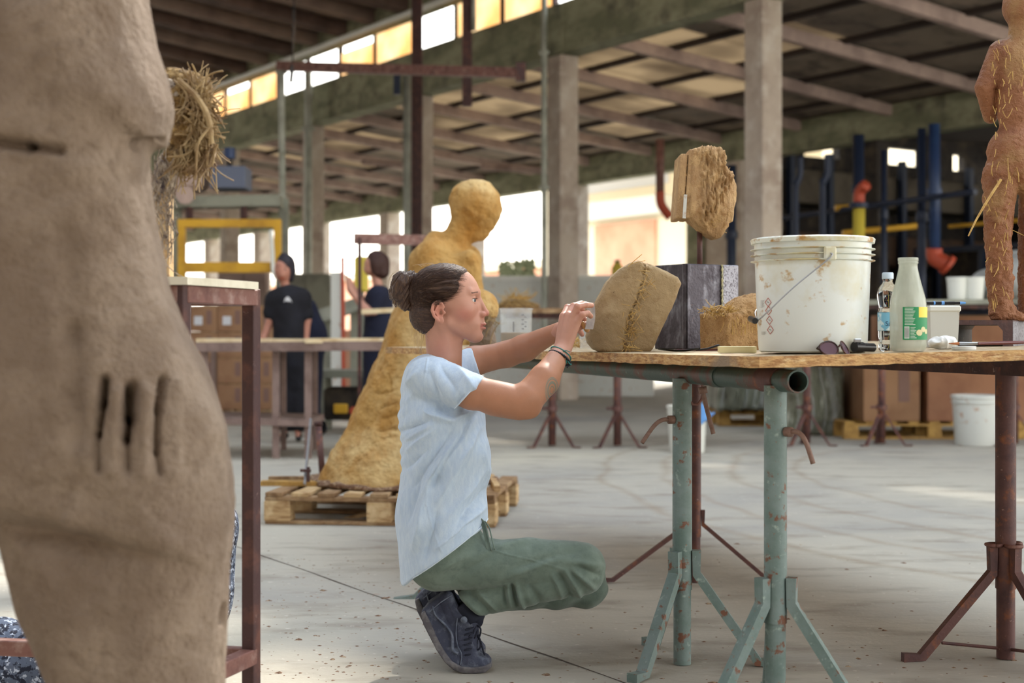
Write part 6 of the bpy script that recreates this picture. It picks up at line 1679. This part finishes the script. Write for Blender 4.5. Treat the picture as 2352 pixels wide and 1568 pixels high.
# ======================================================================= MIDDLE DISTANCE
# ---- pallet with the yellow figure
ang = math.radians(-7); pu = np.array([math.cos(ang), math.sin(ang), 0]); pv = np.array([-math.sin(ang), math.cos(ang), 0])
p00 = G(608, 6.93); Rp = np.stack([pu, pv, [0, 0, 1]], 1)
def pallet(name, o0, pu, pv, label, w=1.14, d=.9, m1='wood', m2='woodd', grp=None, nb=9):
    e = empty(name, o0+pu*w/2+pv*d/2, label, 'pallet', grp); R_ = np.stack([pu, pv, [0, 0, 1]], 1)
    for i in range(3):
        for j in range(3):
            q = MB(); q.box(o0+pu*(.06+i*(w-.12)/2)+pv*(.05+j*(d-.1)/2)+[0, 0, .065], (.13 if i != 1 else .12, .1, .1), R_, .004); q.build('block', M[m1], e)
    for j in range(3):
        q = MB(); q.box(o0+pu*w/2+pv*(.05+j*(d-.1)/2)+[0, 0, .125], (w, .1, .019), R_, .002); q.build('stringer', M[m2], e)
        q = MB(); q.box(o0+pu*w/2+pv*(.05+j*(d-.1)/2)+[0, 0, .01], (w, .09, .017), R_, .002); q.build('runner', M[m2], e)
    for i in range(nb):
        q = MB(); q.box(o0+pu*(.045+i*(w-.09)/(nb-1))+pv*d/2+[0, 0, .1455], (.085, d, .02), R_, .002); q.build('deck_board', M[m1 if i % 2 else m2], e)
    return e
pallet('wooden_pallet', p00, pu, pv, 'pine pallet on the floor carrying the yellow clay figure', 1.13, .95)
q = MB(); q.bar(P(760, 1200, 7.2), P(905, 1165, 7.15), .05, .02); tag(q.build('loose_plank', M['wood']), 'pale loose plank leaning under the pallet behind the crouching woman', 'plank')
for a, b_, w_, lab in (((600, 1118), (760, 1140), .09, 'yellowed plank lying across the left end of the pallet'), ((618, 1107), (700, 1113), .05, 'short brown lath, hindmost of the two boards on the left end of the pallet')):
    Y_ = 7.25 if w_ > .06 else 7.5
    q = MB(); pa, pb = P(*a, Y_), P(*b_, Y_); pa[2] = pb[2] = .168 if w_ > .06 else .166; q.bar(pa, pb, w_, .022); tag(q.build('loose_plank', M['woody' if w_ > .06 else 'woodd']), lab, 'plank')
q = MB(); pa = P(1128, 1110, 7.6); q.bar([pa[0], 7.55, .17], [pa[0]+.04, 6.95, .17], .03, .03); q.bar([pa[0]+.02, 7.2, .16], [pa[0]+.02, 7.2, .03], .05, .03, (0, 1, 0)); q.bar([pa[0], 7.5, .05], [pa[0]+.04, 6.95, .05], .03, .03); tag(q.build('wooden_slat_frame', M['wood']), 'small pale wooden frame at the right end of the pallet, behind the blue t-shirt', 'frame')
YC = 7.42; KC = YC/F
ys = empty('kneeling_clay_figure', [(945-CX)*KC, YC, .156], 'tall yellow clay figure with bowed head and wide conical robe, standing on the pallet', 'clay sculpture')
rings = [(1150, 918, 190), (1100, 920, 188), (1040, 930, 172), (980, 948, 150), (920, 962, 138), (870, 975, 128), (800, 990, 114), (740, 1000, 106), (680, 1012, 94), (620, 1022, 84), (580, 1026, 78)]
def fY(Pw):
    q = toQ(Pw, YC); x, w, y = q[:, 0], q[:, 1], q[:, 2]
    ry = [r[0] for r in rings][::-1]; c = np.interp(y, ry, [r[1] for r in rings][::-1]); h = np.interp(y, ry, [r[2] for r in rings][::-1])
    body = (np.sqrt((x-c)**2+(w*.95)**2)-h)*.88
    an = np.arctan2(w, x-c); body = body+np.clip((y-700)/200, 0, 1)*4*np.sin(an*9+y*.01)
    d = smax(body, 585-y, 40); d = smax(d, y-(HY-(.159-HC)/KC), 3)
    d = smin(d, cap(q, (1000, -30, 592), (1060, 44, 592), 44, 40), 28)
    d = smin(d, cap(q, (1034, 0, 580), (1068, 0, 505), 36, 30), 18)
    d = smin(d, ell(q, (1091, 0, 470), (61, 52, 61)), 14)
    d = smin(d, cap(q, (1108, 0, 490), (1090, 0, 532), 40, 25), 14)
    d = smin(d, cap(q, (1144, 0, 478), (1128, 0, 522), 8, 9), 8)
    d = smin(d, ell(q, (1108, 0, 540), (17, 14, 12)), 8)
    d = smin(d, cap(q, (998, 0, 548), (975, 0, 600), 20, 30), 20)
    d = smin(d, chain(q, [(1080, -60, 600), (1092, -70, 700), (1100, -80, 780)], [24, 22, 20], 8), 16)
    return d*KC
def dY(V, N_):
    px, py = proj(V); hd_ = (py < 560)
    d = fbm(V, 12, 3, 81)*.011+fbm(V, 40, 3, 82)*.006
    for (a, b_) in (((868, 905), (905, 895)), ((872, 935), (915, 925)), ((880, 960), (918, 952)), ((870, 990), (915, 985)), ((892, 860), (900, 900)), ((885, 1010), (912, 1000))):
        r_, t = seg2(px+5*vnoise(V*20, 2), py+4*vnoise(V*26, 3), a, b_); d -= np.exp(-(r_/2.2)**2)*.012
    d = np.where(V[:, 2] < .165, 0, d)
    return d
sdf_obj('figure', fY, P(715, 1165, YC)-[0, .5, 0], P(1170, 395, YC)+[0, .5, 0], .0095, 'clayY', ys, dY)
def fD2(Pw):
    q = toQ(Pw, YC); r_ = np.sqrt((q[:, 0]-925)**2+q[:, 1]**2)
    d = smax(r_-212-18*vnoise(Pw*14, 6)+0, np.abs(q[:, 2]-1103)-8-6*vnoise(Pw*22, 8), 4); return np.maximum(d*KC, .1575-Pw[:, 2]).astype(np.float32)
sdf_obj('clay_debris_ring', fD2, P(690, 1135, YC)-[0, .55, 0], P(1170, 1080, YC)+[0, .55, 0], .010, 'clod', ys)
# clamp and rods
cl_ = empty('bar_clamp', P(703, 1108, 7.1), 'bright steel bar clamp leaning at the left end of the pallet', 'clamp')
q = MB(); q.bar(P(700, 1112, 7.1), P(714, 962, 7.3), .012, .022, (0, 1, 0)); q.build('rail', M['steel'], cl_)
q = MB(); q.bar(P(690, 1080, 7.1), P(714, 1081, 7.1), .02, .014); q.tube([P(708, 1106, 7.1), P(708, 1072, 7.1)], .009, 8); q.build('jaw', M['rustd'], cl_)
e = empty('leaning_rod', P(738, 1070, 7.6), 'dark steel rod leaning against the robe of the yellow figure', 'rod')
q = MB(); q.tube([P(741, 1092, 7.75), P(731, 975, 7.9)], .018, 8); q.build('shaft', M['rust'], e, True)
q = MB(); q.tube([P(731, 978, 7.9), P(730, 968, 7.9)], .025, 8); q.build('tip', M['rustd'], e, True)
# ---- long wooden table with legs (left)
Yt = 10.6
def slab(q, a, b_, d, th):
    a = np.asarray(a, float); b_ = np.asarray(b_, float); v = np.array([0, d, 0])
    q.add([a, b_, b_+v, a+v, a-[0, 0, th], b_-[0, 0, th], b_+v-[0, 0, th], a+v-[0, 0, th]], [(0, 1, 2, 3), (7, 6, 5, 4), (0, 4, 5, 1), (1, 5, 6, 2), (2, 6, 7, 3), (3, 7, 4, 0)])
lt = empty('sorting_table', G(660, Yt), 'long pale wooden table in front of the woman with the black t-shirt and hair band', 'table')
q = MB(); slab(q, P(450, 777, Yt), P(712, 779, Yt), .95, .035); slab(q, P(700, 777, Yt-.05), P(905, 776, Yt+.05), .95, .035); q.build('top', M['woodl'], lt)
q = MB(); q.bar(P(450, 797, Yt), P(880, 794, Yt), .06, .07); q.build('apron', M['legs'], lt)
for px in (634, 708, 470, 880):
    q = MB(); q.bar(G(px, Yt+.05), P(px, 795, Yt+.05), .05, .045, (0, 1, 0)); q.build('leg', M['legs'], lt)
    q = MB(); q.bar(G(px*.98+30, Yt+.85), P(px*.98+30, 795, Yt+.85), .04, .04, (0, 1, 0)); q.build('leg', M['legs'], lt)
q = MB(); slab(q, P(470, 958, Yt), P(712, 964, Yt), .8, .05); q.build('lower_shelf', M['legs'], lt)
# ---- cartons, stacked on a pallet
Yk = 14.6
pallet('wooden_pallet', G(470, Yk-.05), np.array([1, 0, 0]), np.array([0, 1, 0]), 'low pallet under the stacked tan cartons, left behind the long wooden table', .95, .8, 'woodd', 'woodd')
def carton(name, c, sz, label, grp, m='carton', R_=None, lab=True, prn=True):
    e = empty(name, c, label, 'box', grp); w, d, h = sz; R_ = R_ if R_ is not None else np.eye(3)
    q = MB(); q.box(np.asarray(c)+[0, 0, h/2], (w, d, h), R_, .004); q.build('carton_body', M[m], e)
    fx = R_@np.array([0, -1., 0]); sx = R_@np.array([1., 0, 0])
    q = MB(); q.box(np.asarray(c)+fx*(d/2+.001)+[0, 0, h*.97], (w*.98, .003, .01), R_); q.box(np.asarray(c)+[0, 0, h+.0008], (.05, d*.98, .002), R_); q.build('tape_strip', M['woodd'], e)
    if lab:
        q = MB(); q.box(np.asarray(c)+fx*(d/2+.002)+[0, 0, h*.42]-sx*w*.16, (w*.3, .002, h*.34), R_); q.build('paper_label', M['paper'], e)
    if prn:
        q = MB(); q.box(np.asarray(c)+fx*(d/2+.002)+[0, 0, h*.55]+sx*w*.22, (w*.2, .002, h*.55), R_); q.build('printed_panel', M['cartonp'], e)
    return e
hk = .266; rowsn = ['bottom', 'second', 'third', 'top']
for r in range(4):
    for c_ in range(3):
        lab = {(3, 0): True, (3, 1): True, (1, 0): True, (1, 2): False}.get((r, c_), False)
        nm = ['left', 'middle', 'right'][c_]
        # image: rows seen between the legs of the steel stand
        carton('cardboard_carton', G(474+c_*65, Yk+.25)+[0, 0, .157+r*(hk+.002)], (.29, .34, hk), 'tan carton %s, %s tier of the stack behind the steel stand%s' % ({'left': 'at the left end', 'middle': 'in the middle', 'right': 'at the right end'}[nm], rowsn[r], ', labelled' if lab else ''), 'tan cartons stacked behind the steel stand', lab=lab)
# ---- background people
def person(name, Yp, label, bones, hair, cloth, colors, h=.011, extra=None):
    """bones etc. given in picture units at depth Yp"""
    k = Yp/F; e = empty(name, G(bones['at'], Yp), label, 'person')
    def fb(Pw):
        q = toQ(Pw, Yp); d = None
        for pts, rr in bones['caps']:
            c = chain(q, pts, rr, 5); d = c if d is None else smin(d, c, 5)
        return d*k
    lo, hi = bones['box']; a = P(lo[0], lo[1], Yp)-[0, .45, 0]; b_ = P(hi[0], hi[1], Yp)+[0, .45, 0]; a[2] = max(a[2], -.02)
    V, Q = sdf_mesh(fb, a, b_, h)
    cc_ = np.tile(np.array(lin(colors['skin'])), (len(V), 1)); mesh_obj('body', smooth_v(V, Q, 1, .4), Q, M['skin'], e, True, cc_)
    for nm, mt, pts_list, dsp in cloth:
        def fc(Pw):
            q = toQ(Pw, Yp); d = None
            for pts, rr in pts_list:
                c = chain(q, pts, rr, 8); d = c if d is None else smin(d, c, 12)
            return d*k
        V, Q = sdf_mesh(fc, a, b_, h); V = V+normals(V, Q)*(fbm(V, 9, 2, 5)*dsp)[:, None]; V[:, 2] = np.maximum(V[:, 2], 0.01)
        mesh_obj(nm, V, Q, M[mt], e, True)
    def fh_(Pw):
        q = toQ(Pw, Yp); d = None
        for pts, rr in hair[1]:
            c = chain(q, pts, rr, 4); d = c if d is None else smin(d, c, 4)
        return (d+1.2*vnoise(Pw*40, 2))*k
    V, Q = sdf_mesh(lambda p: fh_(p).astype(np.float32), a, b_, h*.8); mesh_obj('hair', V, Q, M[hair[0]], e, True)
    return e
Yw = 12.2
w1 = person('person', Yw, 'standing woman in black t-shirt and black trousers, dark hair tied up, behind the long table',
  dict(at=668, box=((585, 1060), (760, 565)), caps=[([(650, 0, 622), (650, 0, 632)], [19.5, 16.5]), ([(650, -1, 612), (650, -1, 625)], [19, 18]), ([(651, -17, 626), (650, -18, 632)], [4, 5]), ([(653, 2, 645), (656, 3, 668)], [10, 12]),
    ([(634, 0, 684), (622, -4, 735), (608, -14, 775)], [14, 10, 8]), ([(606, -15, 776), (600, -20, 790)], [8, 5]), ([(690, 0, 686), (704, 0, 735), (702, -6, 790)], [14, 10.5, 7.5]), ([(702, -6, 790), (700, -7, 808)], [8, 5]),
    ([(662, 0, 690), (665, 0, 790)], [28, 26]), ([(655, 0, 800), (655, 0, 985)], [16, 9]), ([(682, 0, 800), (684, 0, 985)], [16, 9]), ([(655, 0, 985), (650, -14, 1000)], [7, 6]), ([(684, 0, 985), (686, -14, 1000)], [7, 6])]),
  ('hairbk', [([(656, 4, 606), (660, 8, 622)], [22, 19]), ([(655, 3, 596), (652, 3, 592)], [15, 12]), ([(664, 8, 625), (666, 8, 640)], [11, 8])]),
  [('t_shirt', 'black', [([(634, 0, 688), (690, 0, 684)], [24, 24]), ([(662, 0, 690), (666, 0, 790)], [37, 38]), ([(634, 0, 690), (622, -3, 718)], [22, 18]), ([(692, 0, 690), (702, 0, 720)], [22, 17])], .008),
   ('trousers', 'black', [([(666, 0, 780), (668, 0, 830)], [37, 36]), ([(656, 0, 820), (654, 0, 968)], [27, 24]), ([(682, 0, 820), (686, 0, 968)], [27, 24])], .010),
   ('shoes', 'blackpl', [([(656, 0, 1000), (648, -16, 1006)], [8, 7]), ([(686, 0, 1000), (688, -16, 1006)], [8, 7])], .0)],
  dict(skin=(176, 122, 104)))
def face_bits(e, px, py, Y, w, s=1):
    for dx in (-7*s, 7*s):
        q = MB(); q.lathe([(0, 0), (.009, 0), (.004, .004), (0, .005)], P(px+dx, py, Y-.068), 10, (0, -1, 0)); q.build('eye', M['hairbk'], e, True)
        q = MB(); q.tube([P(px+dx-5, py-6, Y-.066), P(px+dx, py-8, Y-.068), P(px+dx+5, py-6, Y-.066)], .0035, 5); q.build('eyebrow', M['hairbk'], e, True)
    q = MB(); q.tube([P(px-6, py+22, Y-.063), P(px, py+21, Y-.067), P(px+6, py+22, Y-.063)], .004, 5); q.build('mouth', M['red'], e, True)
face_bits(w1, 648, 618, Yw, 0)
q = MB(); c = [(-9, -6), (-6, 2), (-3, 6), (1, 7), (4, 4), (7, 0), (10, -7), (5, -3), (1, -5), (-4, -2)]
q.prism([(x*Yw/F, z*Yw/F) for x, z in c][::-1], [1, 0, 0], [0, 0, 1], P(661, 688, Yw-.148), [0, -1, 0], .006); q.build('chest_emblem', M['paper'], w1)
w3 = person('person', 12.9, 'person in dark clothes bending forward, mostly hidden behind the standing woman in the black t-shirt',
  dict(at=712, box=((640, 1010), (770, 640)), caps=[([(690, 0, 725), (712, 0, 790)], [30, 28]), ([(676, 10, 700), (672, 20, 712)], [18, 16]), ([(712, 0, 800), (712, 0, 990)], [14, 9])]),
  ('hairbk', [([(672, 14, 700), (668, 18, 712)], [21, 18])]),
  [('dark_top', 'navycl', [([(700, 0, 712), (722, 0, 780)], [30, 32]), ([(718, 0, 760), (716, 0, 980)], [30, 18])], .008)], dict(skin=(160, 110, 96)))
w2 = person('person', 12.4, 'woman in a navy dress with chin-length dark brown hair, raising her forearms',
  dict(at=860, box=((785, 1020), (925, 565)), caps=[([(854, 0, 606), (852, 0, 618)], [18, 16]), ([(845, 0, 612), (839, 0, 618)], [8, 4]), ([(862, 2, 630), (868, 2, 655)], [10, 12]),
    ([(872, -26, 680), (862, -34, 712), (846, -36, 714)], [15, 12, 11]), ([(846, -36, 714), (812, -28, 672), (806, -26, 664)], [11, 7, 6]), ([(806, -26, 664), (802, -24, 642)], [7, 5]), ([(810, -24, 660), (808, -20, 640)], [4, 3]), ([(803, -28, 652), (797, -28, 632)], [4, 3]),
    ([(872, 26, 680), (858, 30, 715), (818, 20, 676)], [14, 11, 7]), ([(818, 20, 676), (808, 18, 650)], [7, 4]),
    ([(870, 0, 690), (872, 0, 790)], [28, 28]), ([(862, 0, 800), (862, 0, 990)], [16, 9]), ([(880, 0, 800), (880, 0, 990)], [16, 9])]),
  ('hairdk', [([(866, 0, 598), (870, 0, 606)], [23, 25]), ([(872, 0, 600), (876, 0, 622)], [22, 19]), ([(864, -14, 606), (864, -14, 622)], [13, 10]), ([(856, 0, 590), (866, 0, 588)], [12, 14])]),
  [('navy_dress', 'navycl', [([(868, -26, 678), (876, 26, 678)], [22, 22]), ([(870, 0, 690), (872, 0, 790)], [33, 36]), ([(872, 0, 790), (868, 0, 950)], [38, 36]), ([(872, -28, 684), (866, -34, 704)], [18, 16])], .008),
   ('shoes', 'blackpl', [([(862, 0, 1000), (852, -4, 1005)], [8, 6]), ([(880, 0, 1000), (872, -4, 1005)], [8, 6])], 0)], dict(skin=(190, 140, 122)))
# ---- metal frame beside the second woman
e = empty('tall_rack_frame', G(822, 12.0), 'thin dark steel frame standing between the woman in navy and the yellow figure', 'rack')
q = MB(); q.bar(G(826, 12.0), P(826, 545, 12.0), .03, .03, (0, 1, 0)); q.build('upright', M['rustd'], e)
q = MB(); q.bar(P(815, 548, 12.0), P(990, 552, 12.4), .04, .09); q.build('crossbar', M['rustl'], e)
q = MB(); q.bar(P(826, 716, 12.0), P(905, 712, 12.0), .03, .04); q.build('lower_bar', M['woodl'], e)
e = empty('machine_guard', G(838, 13.6), 'yellow machine guard seen behind the raised arms of the woman in navy', 'machine guard')
q = MB(); q.box(P(830, 630, 13.6), (.13, .1, .34), None, .02); q.build('guard', M['yell2'], e)
q = MB(); q.bar(G(830, 13.6), P(830, 670, 13.6), .05, .05, (0, 1, 0)); q.build('post', M['greym'], e)
e = empty('orange_striped_post', G(787, 15.5), 'pale post with an orange edge left of the woman in navy', 'post')
q = MB(); q.bar(G(775, 15.5), P(775, 625, 15.5), .13, .1, (0, 1, 0)); q.build('post', M['plasw2'], e)
q = MB(); q.bar(G(790, 15.45), P(787, 590, 15.45), .035, .04, (0, 1, 0)); q.build('orange_edge', M['red'], e)
# machine under the far table
e = empty('kiln_trolley', G(785, 13.2), 'grey green trolley with yellow and dark gear under the long table', 'trolley')
q = MB()
for (x, y) in ((-.2, 0), (.28, 0), (-.2, .6), (.28, .6)): q.bar(G(785, 13.2)+[x, y, 0], G(785, 13.2)+[x, y, .52], .06, .06, (0, 1, 0))
q.box(G(785, 13.5)+[.04, 0, .56], (.62, .7, .07)); q.build('frame', M['greym'], e)
q = MB(); q.box(G(785, 13.5)+[.05, 0, .28], (.4, .5, .3), None, .03); q.build('motor', M['dark'], e)
q = MB(); q.box(G(785, 13.2)+[-.01, 0, .24], (.13, .06, .09), None, .01); q.build('yellow_plate', M['yellow'], e)
q = MB(); q.tube([G(785, 13.2)+[.11, -.02, .22], G(785, 13.2)+[.11, .03, .22]], .04, 10); q.build('red_cap', M['red'], e)
for dx in (-.2, .28):
    q = MB(); c = G(785, 13.15)+[dx, 0, .07]; q.tube([c-[0, .03, 0], c+[0, .03, 0]], .07, 14); q.build('wheel', M['blackpl'], e, .7)
# ---- far trestle table in the middle (top visible behind the arm)
ft = empty('far_trestle_table', G(1345, 11.6), 'distant trestle table with a thick brown top, seen between the woman and the clay block', 'table')
q = MB(); slab(q, P(1150, 707, 11.4), P(1700, 709, 11.4), 1.1, .04); q.build('top', M['woodd'], ft)
q = MB(); q.bar(P(1160, 721, 11.5), P(1700, 723, 11.5), .06, .07); q.build('beam', M['rustd'], ft)
def tripod(e, px, Y, z, m='rust'):
    c = G(px, Y); q = MB(); q.tube([c+[0, 0, .02], c+[0, 0, z]], .032, 12); q.build('pole', M[m], e, True)
    for (dx, dy) in ((-.15, -.1), (.17, -.08), (0, .17)):
        q = MB(); q.bar(c+[dx*.15, dy*.15, .26], c+[dx, dy, .012], .035, .012); q.bar(c+[dx, dy, .008], c+[dx*1.35, dy*1.35, .008], .035, .01); q.build('leg', M[m], e)
    q = MB(); q.tube([c+[0, 0, .3], c+[0, 0, .34]], .045, 10); q.tube([c+[-.09, 0, .32], c+[0, 0, .32]], .012, 6); q.build('collar', M[m], e)
for px in (1268, 1418): tripod(ft, px, 11.7, 1.0)
e = empty('clay_heap', P(1190, 703, 11.5), 'low heap of tan clay and straw on the distant trestle table', 'clay heap')
def fHp(Pw):
    q = toQ(Pw, 11.8); return ((ell(q, (1190, 0, 704), (48, 40, 15))+5*vnoise(Pw*12, 4))*(11.8/F)).astype(np.float32)
sdf_obj('heap', fHp, P(1120, 712, 11.8)-[0, .3, 0], P(1260, 680, 11.8)+[0, .3, 0], .012, 'chaff', e)
q = MB(); straws(q, 40, lambda: (P(rnd.uniform(1160, 1220), 700, 11.7)+[0, 0, .05], [rnd.uniform(-1, 1), -.3, rnd.uniform(-.2, .5)], .1, .3), .004); q.build('straw', M['straw'], e)['kind'] = 'stuff'
rt2 = empty('far_trestle_table', G(1950, 11.9), 'distant trestle table under the white tubs, seen below the work table', 'table')
q = MB(); slab(q, P(1795, 690, 11.8), P(2420, 686, 11.8), 1.1, .04); q.build('top', M['greym'], rt2)
for px in (1853, 2025, 2330): tripod(rt2, px, 11.9, 1.18)
q = MB(); q.bar(P(1800, 702, 11.9), P(2400, 700, 11.9), .06, .06); q.build('beam', M['rustd'], rt2)
# white tubs on that table
def pail(label, c, r, h, grp=None, handle=False, m='plasw', lid=None):
    e = empty('white_pail', c, label, 'bucket', grp); c = np.asarray(c, float)
    q = MB(); q.lathe([(0, .003), (r*.86, .001), (r*.88, .01), (r, h*.93), (r*1.05, h*.94), (r*1.05, h), (r*.98, h), (r*.84, .02), (0, .015)], c, 32); q.build('body', M[m], e, .6)
    q = MB(); q.lathe([(r*.985, h*.84), (r*1.04, h*.85), (r*1.04, h*.87), (r*.99, h*.88)], c, 32); q.build('rim_band', M[m], e, .6)
    if handle:
        q = MB(); q.tube([c+np.array([math.cos(a)*r*1.05, -.3*r*abs(math.sin(a))-r*.3, h*.86-math.sin(a)*r*.55]) for a in np.linspace(0, PI, 14)], .004, 5); q.build('handle', M['steel'], e, True)
    return e
tzb = P(0, 688, 12.1)[2]+.002
for i, (px, r) in enumerate(((2198, .085), (2236, .09))): pail(['small white pot, left of the two on the distant table', 'small white pot, right of the two on the distant table'][i], [(px-CX)/F*12.15, 12.15, tzb], r, .19)
def fWh(Pw):
    q = toQ(Pw, 12.5); return ((smin(ell(q, (2310, 0, 655), (80, 90, 50)), ell(q, (2350, 0, 625), (60, 70, 50)), 20)+7*vnoise(Pw*9, 3))*(12.5/F)).astype(np.float32)
o = sdf_obj('plastic_sack', fWh, P(2210, 700, 12.5)-[0, .4, 0], P(2450, 560, 12.5)+[0, .4, 0], .016, 'wet'); tag(o, 'dusty greyish plastic sack slumped on the distant table behind the clay figure', 'sack')
# big cartons under/behind
pallet('wooden_pallet', G(1940, 12.6), np.array([1, 0, 0]), np.array([0, 1, 0]), 'yellowish pallet under the big brown cartons below the distant table', 1.6, .9, 'woody', 'woody')
pallet('wooden_pallet', G(1650, 14.4), np.array([1, 0, 0]), np.array([0, 1, 0]), 'yellowish pallet under the film-wrapped goods', 1.15, .9, 'woody', 'woody')
carton('cardboard_carton', G(2250, 13.1)+[0, 0, .157], (1.22, .9, .66), 'large plain brown carton, right one of the pair on the yellowish pallet', None, 'card', None, False, False)
carton('cardboard_carton', G(2018, 13.1)+[0, 0, .157], (.5, .9, .62), 'large brown carton with vertical creases, left one of the pair on the yellowish pallet', None, 'carton', None, False, True)
carton('cardboard_carton', [P(2180, 690, 12.95)[0], 12.95, .821], (1.3, .5, .28), 'long brown carton right under the distant table top behind the lidded tub', None, 'card', None, False, False)
for i, (px, Y, w, h) in enumerate(((1700, 14.6, .55, .62), (1845, 13.4, .62, .66))):
    e = empty('wrapped_goods', G(px, Y), ['film-wrapped goods on the pallet behind the green trestle', 'foggy film-wrapped goods left of the big brown cartons'][i], 'wrapped goods')
    z0 = .157 if i == 0 else 0
    def fW(Pw, px=px, Y=Y, w=w, h=h, z0=z0):
        c = G(px, Y)+[0, 0, z0+h/2]; d = rbox(Pw, c, (w/2, .35, h/2), .05); return (d+.03*vnoise(Pw*np.array([14, 5, 4]), 4)).astype(np.float32)
    c = G(px, Y)
    sdf_obj('wrapped_block', fW, c+[-w/2-.1, -.45, z0-.03], c+[w/2+.1, .45, z0+h+.1], .014, 'film', e)
    q = MB(); rs_ = random.Random(i+5)
    for k in range(9):
        x = rs_.uniform(-w/2, w/2); q.tube(curve_pts([c+[x, -.37, z0+.04], c+[x+.03, -.385, z0+h*.4], c+[x-.04, -.37, z0+h]], 4), .008, 5)
    q.build('film_pleats', M['tubpl'], e, True)
pail('white bucket on the floor beside the brown cartons, near the rusty trestle', G(2243, 11.95), .2, .42, None, False, 'plasw2')
pb = pail('white bucket with a blue cloth, seen between the green poles', G(1578, 11.2), .155, .37, None, False, 'plasw')
q = MB()
def cl2(u, v): c = G(1612, 11.1); return c+np.array([(u-.5)*.2, -.05*math.sin(u*3), .36+.05*math.sin(u*5+v*3)-v*.09])
q.grid(cl2, 10, 6); o = q.build('blue_cloth', M['penb'], None, True); tag(o, 'bright blue cloth hanging on the rim of the distant white bucket', 'cloth')
# ---- clay crumbs on the floor
q = MB(); rc = random.Random(5)
for k in range(620):
    if rc.random() < .5: px, py = rc.uniform(540, 1000), rc.uniform(1280, 1560)
    else: px, py = rc.uniform(560, 2352), 1568-rc.random()**1.6*330
    Y = F*HC/(py-HY); c = G(px, Y); s = rc.choice([.002, .003, .004, .006]) if rc.random() < .95 else rc.uniform(.008, .014)
    a = rc.random()*6.28; n = 6; ring_ = [c+np.array([math.cos(a+2*PI*i/n)*s*rc.uniform(.6, 1.5), math.sin(a+2*PI*i/n)*s*rc.uniform(.6, 1.5), 0]) for i in range(n)]
    q.add(ring_+[c+[0, 0, s*.35]], [(i, (i+1) % n, n) for i in range(n)])
tag(q.build('clay_crumbs', M['clod']), 'scattered dry clay crumbs on the concrete floor', 'crumbs', None, 'stuff')

# ======================================================================= LIGHT AND CAMERA
w = bpy.data.worlds.new('World'); SC.world = w; w.use_nodes = True
N = w.node_tree.nodes; L = w.node_tree.links; bg = N['Background']
tc = N.new('ShaderNodeTexCoord'); sp_ = N.new('ShaderNodeSeparateXYZ'); L.new(tc.outputs['Generated'], sp_.inputs[0])
cr = N.new('ShaderNodeValToRGB'); L.new(sp_.outputs['Z'], cr.inputs[0])
el = cr.color_ramp.elements; el[0].position = 0.0; el[0].color = (1., .93, .80, 1); el[1].position = .6; el[1].color = (.80, .90, 1.0, 1)
L.new(cr.outputs[0], bg.inputs[0]); bg.inputs[1].default_value = SKY
def sun(name, d, e_, col, ang):
    l = bpy.data.lights.new(name, 'SUN'); l.energy = e_; l.color = col; l.angle = math.radians(ang)
    o = bpy.data.objects.new(name, l); o.rotation_euler = Vector(d).to_track_quat('-Z', 'Y').to_euler(); o.location = (0, 0, 12); COL.objects.link(o)
sun('sun', (-.25, -.75, -.75), 5.0, (1, .92, .8), 2)
cam = bpy.data.cameras.new('camera'); co = bpy.data.objects.new('camera', cam); COL.objects.link(co)
co.location = (0, 0, HC); co.rotation_euler = (PI/2, 0, 0)
cam.sensor_width = 36; cam.lens = F*36/2352; cam.shift_y = -(784-HY)/2352
cam.dof.use_dof = True; cam.dof.focus_distance = 3.92; cam.dof.aperture_fstop = 3.2; cam.clip_end = 400
SC.camera = co
vs = SC.view_settings; vs.view_transform = 'Standard'; vs.look = 'None'; vs.gamma = 1; vs.exposure = EXPO; vs.use_curve_mapping = False
try:
    SC.cycles.use_denoising = True; SC.cycles.denoiser = 'OPENIMAGEDENOISE'; SC.cycles.max_bounces = 5; SC.cycles.diffuse_bounces = 3; SC.cycles.use_adaptive_sampling = True; SC.cycles.adaptive_threshold = .05; SC.cycles.transparent_max_bounces = 12
    SC.cycles.caustics_reflective = False; SC.cycles.caustics_refractive = False; SC.cycles.sample_clamp_indirect = 8
except Exception: pass
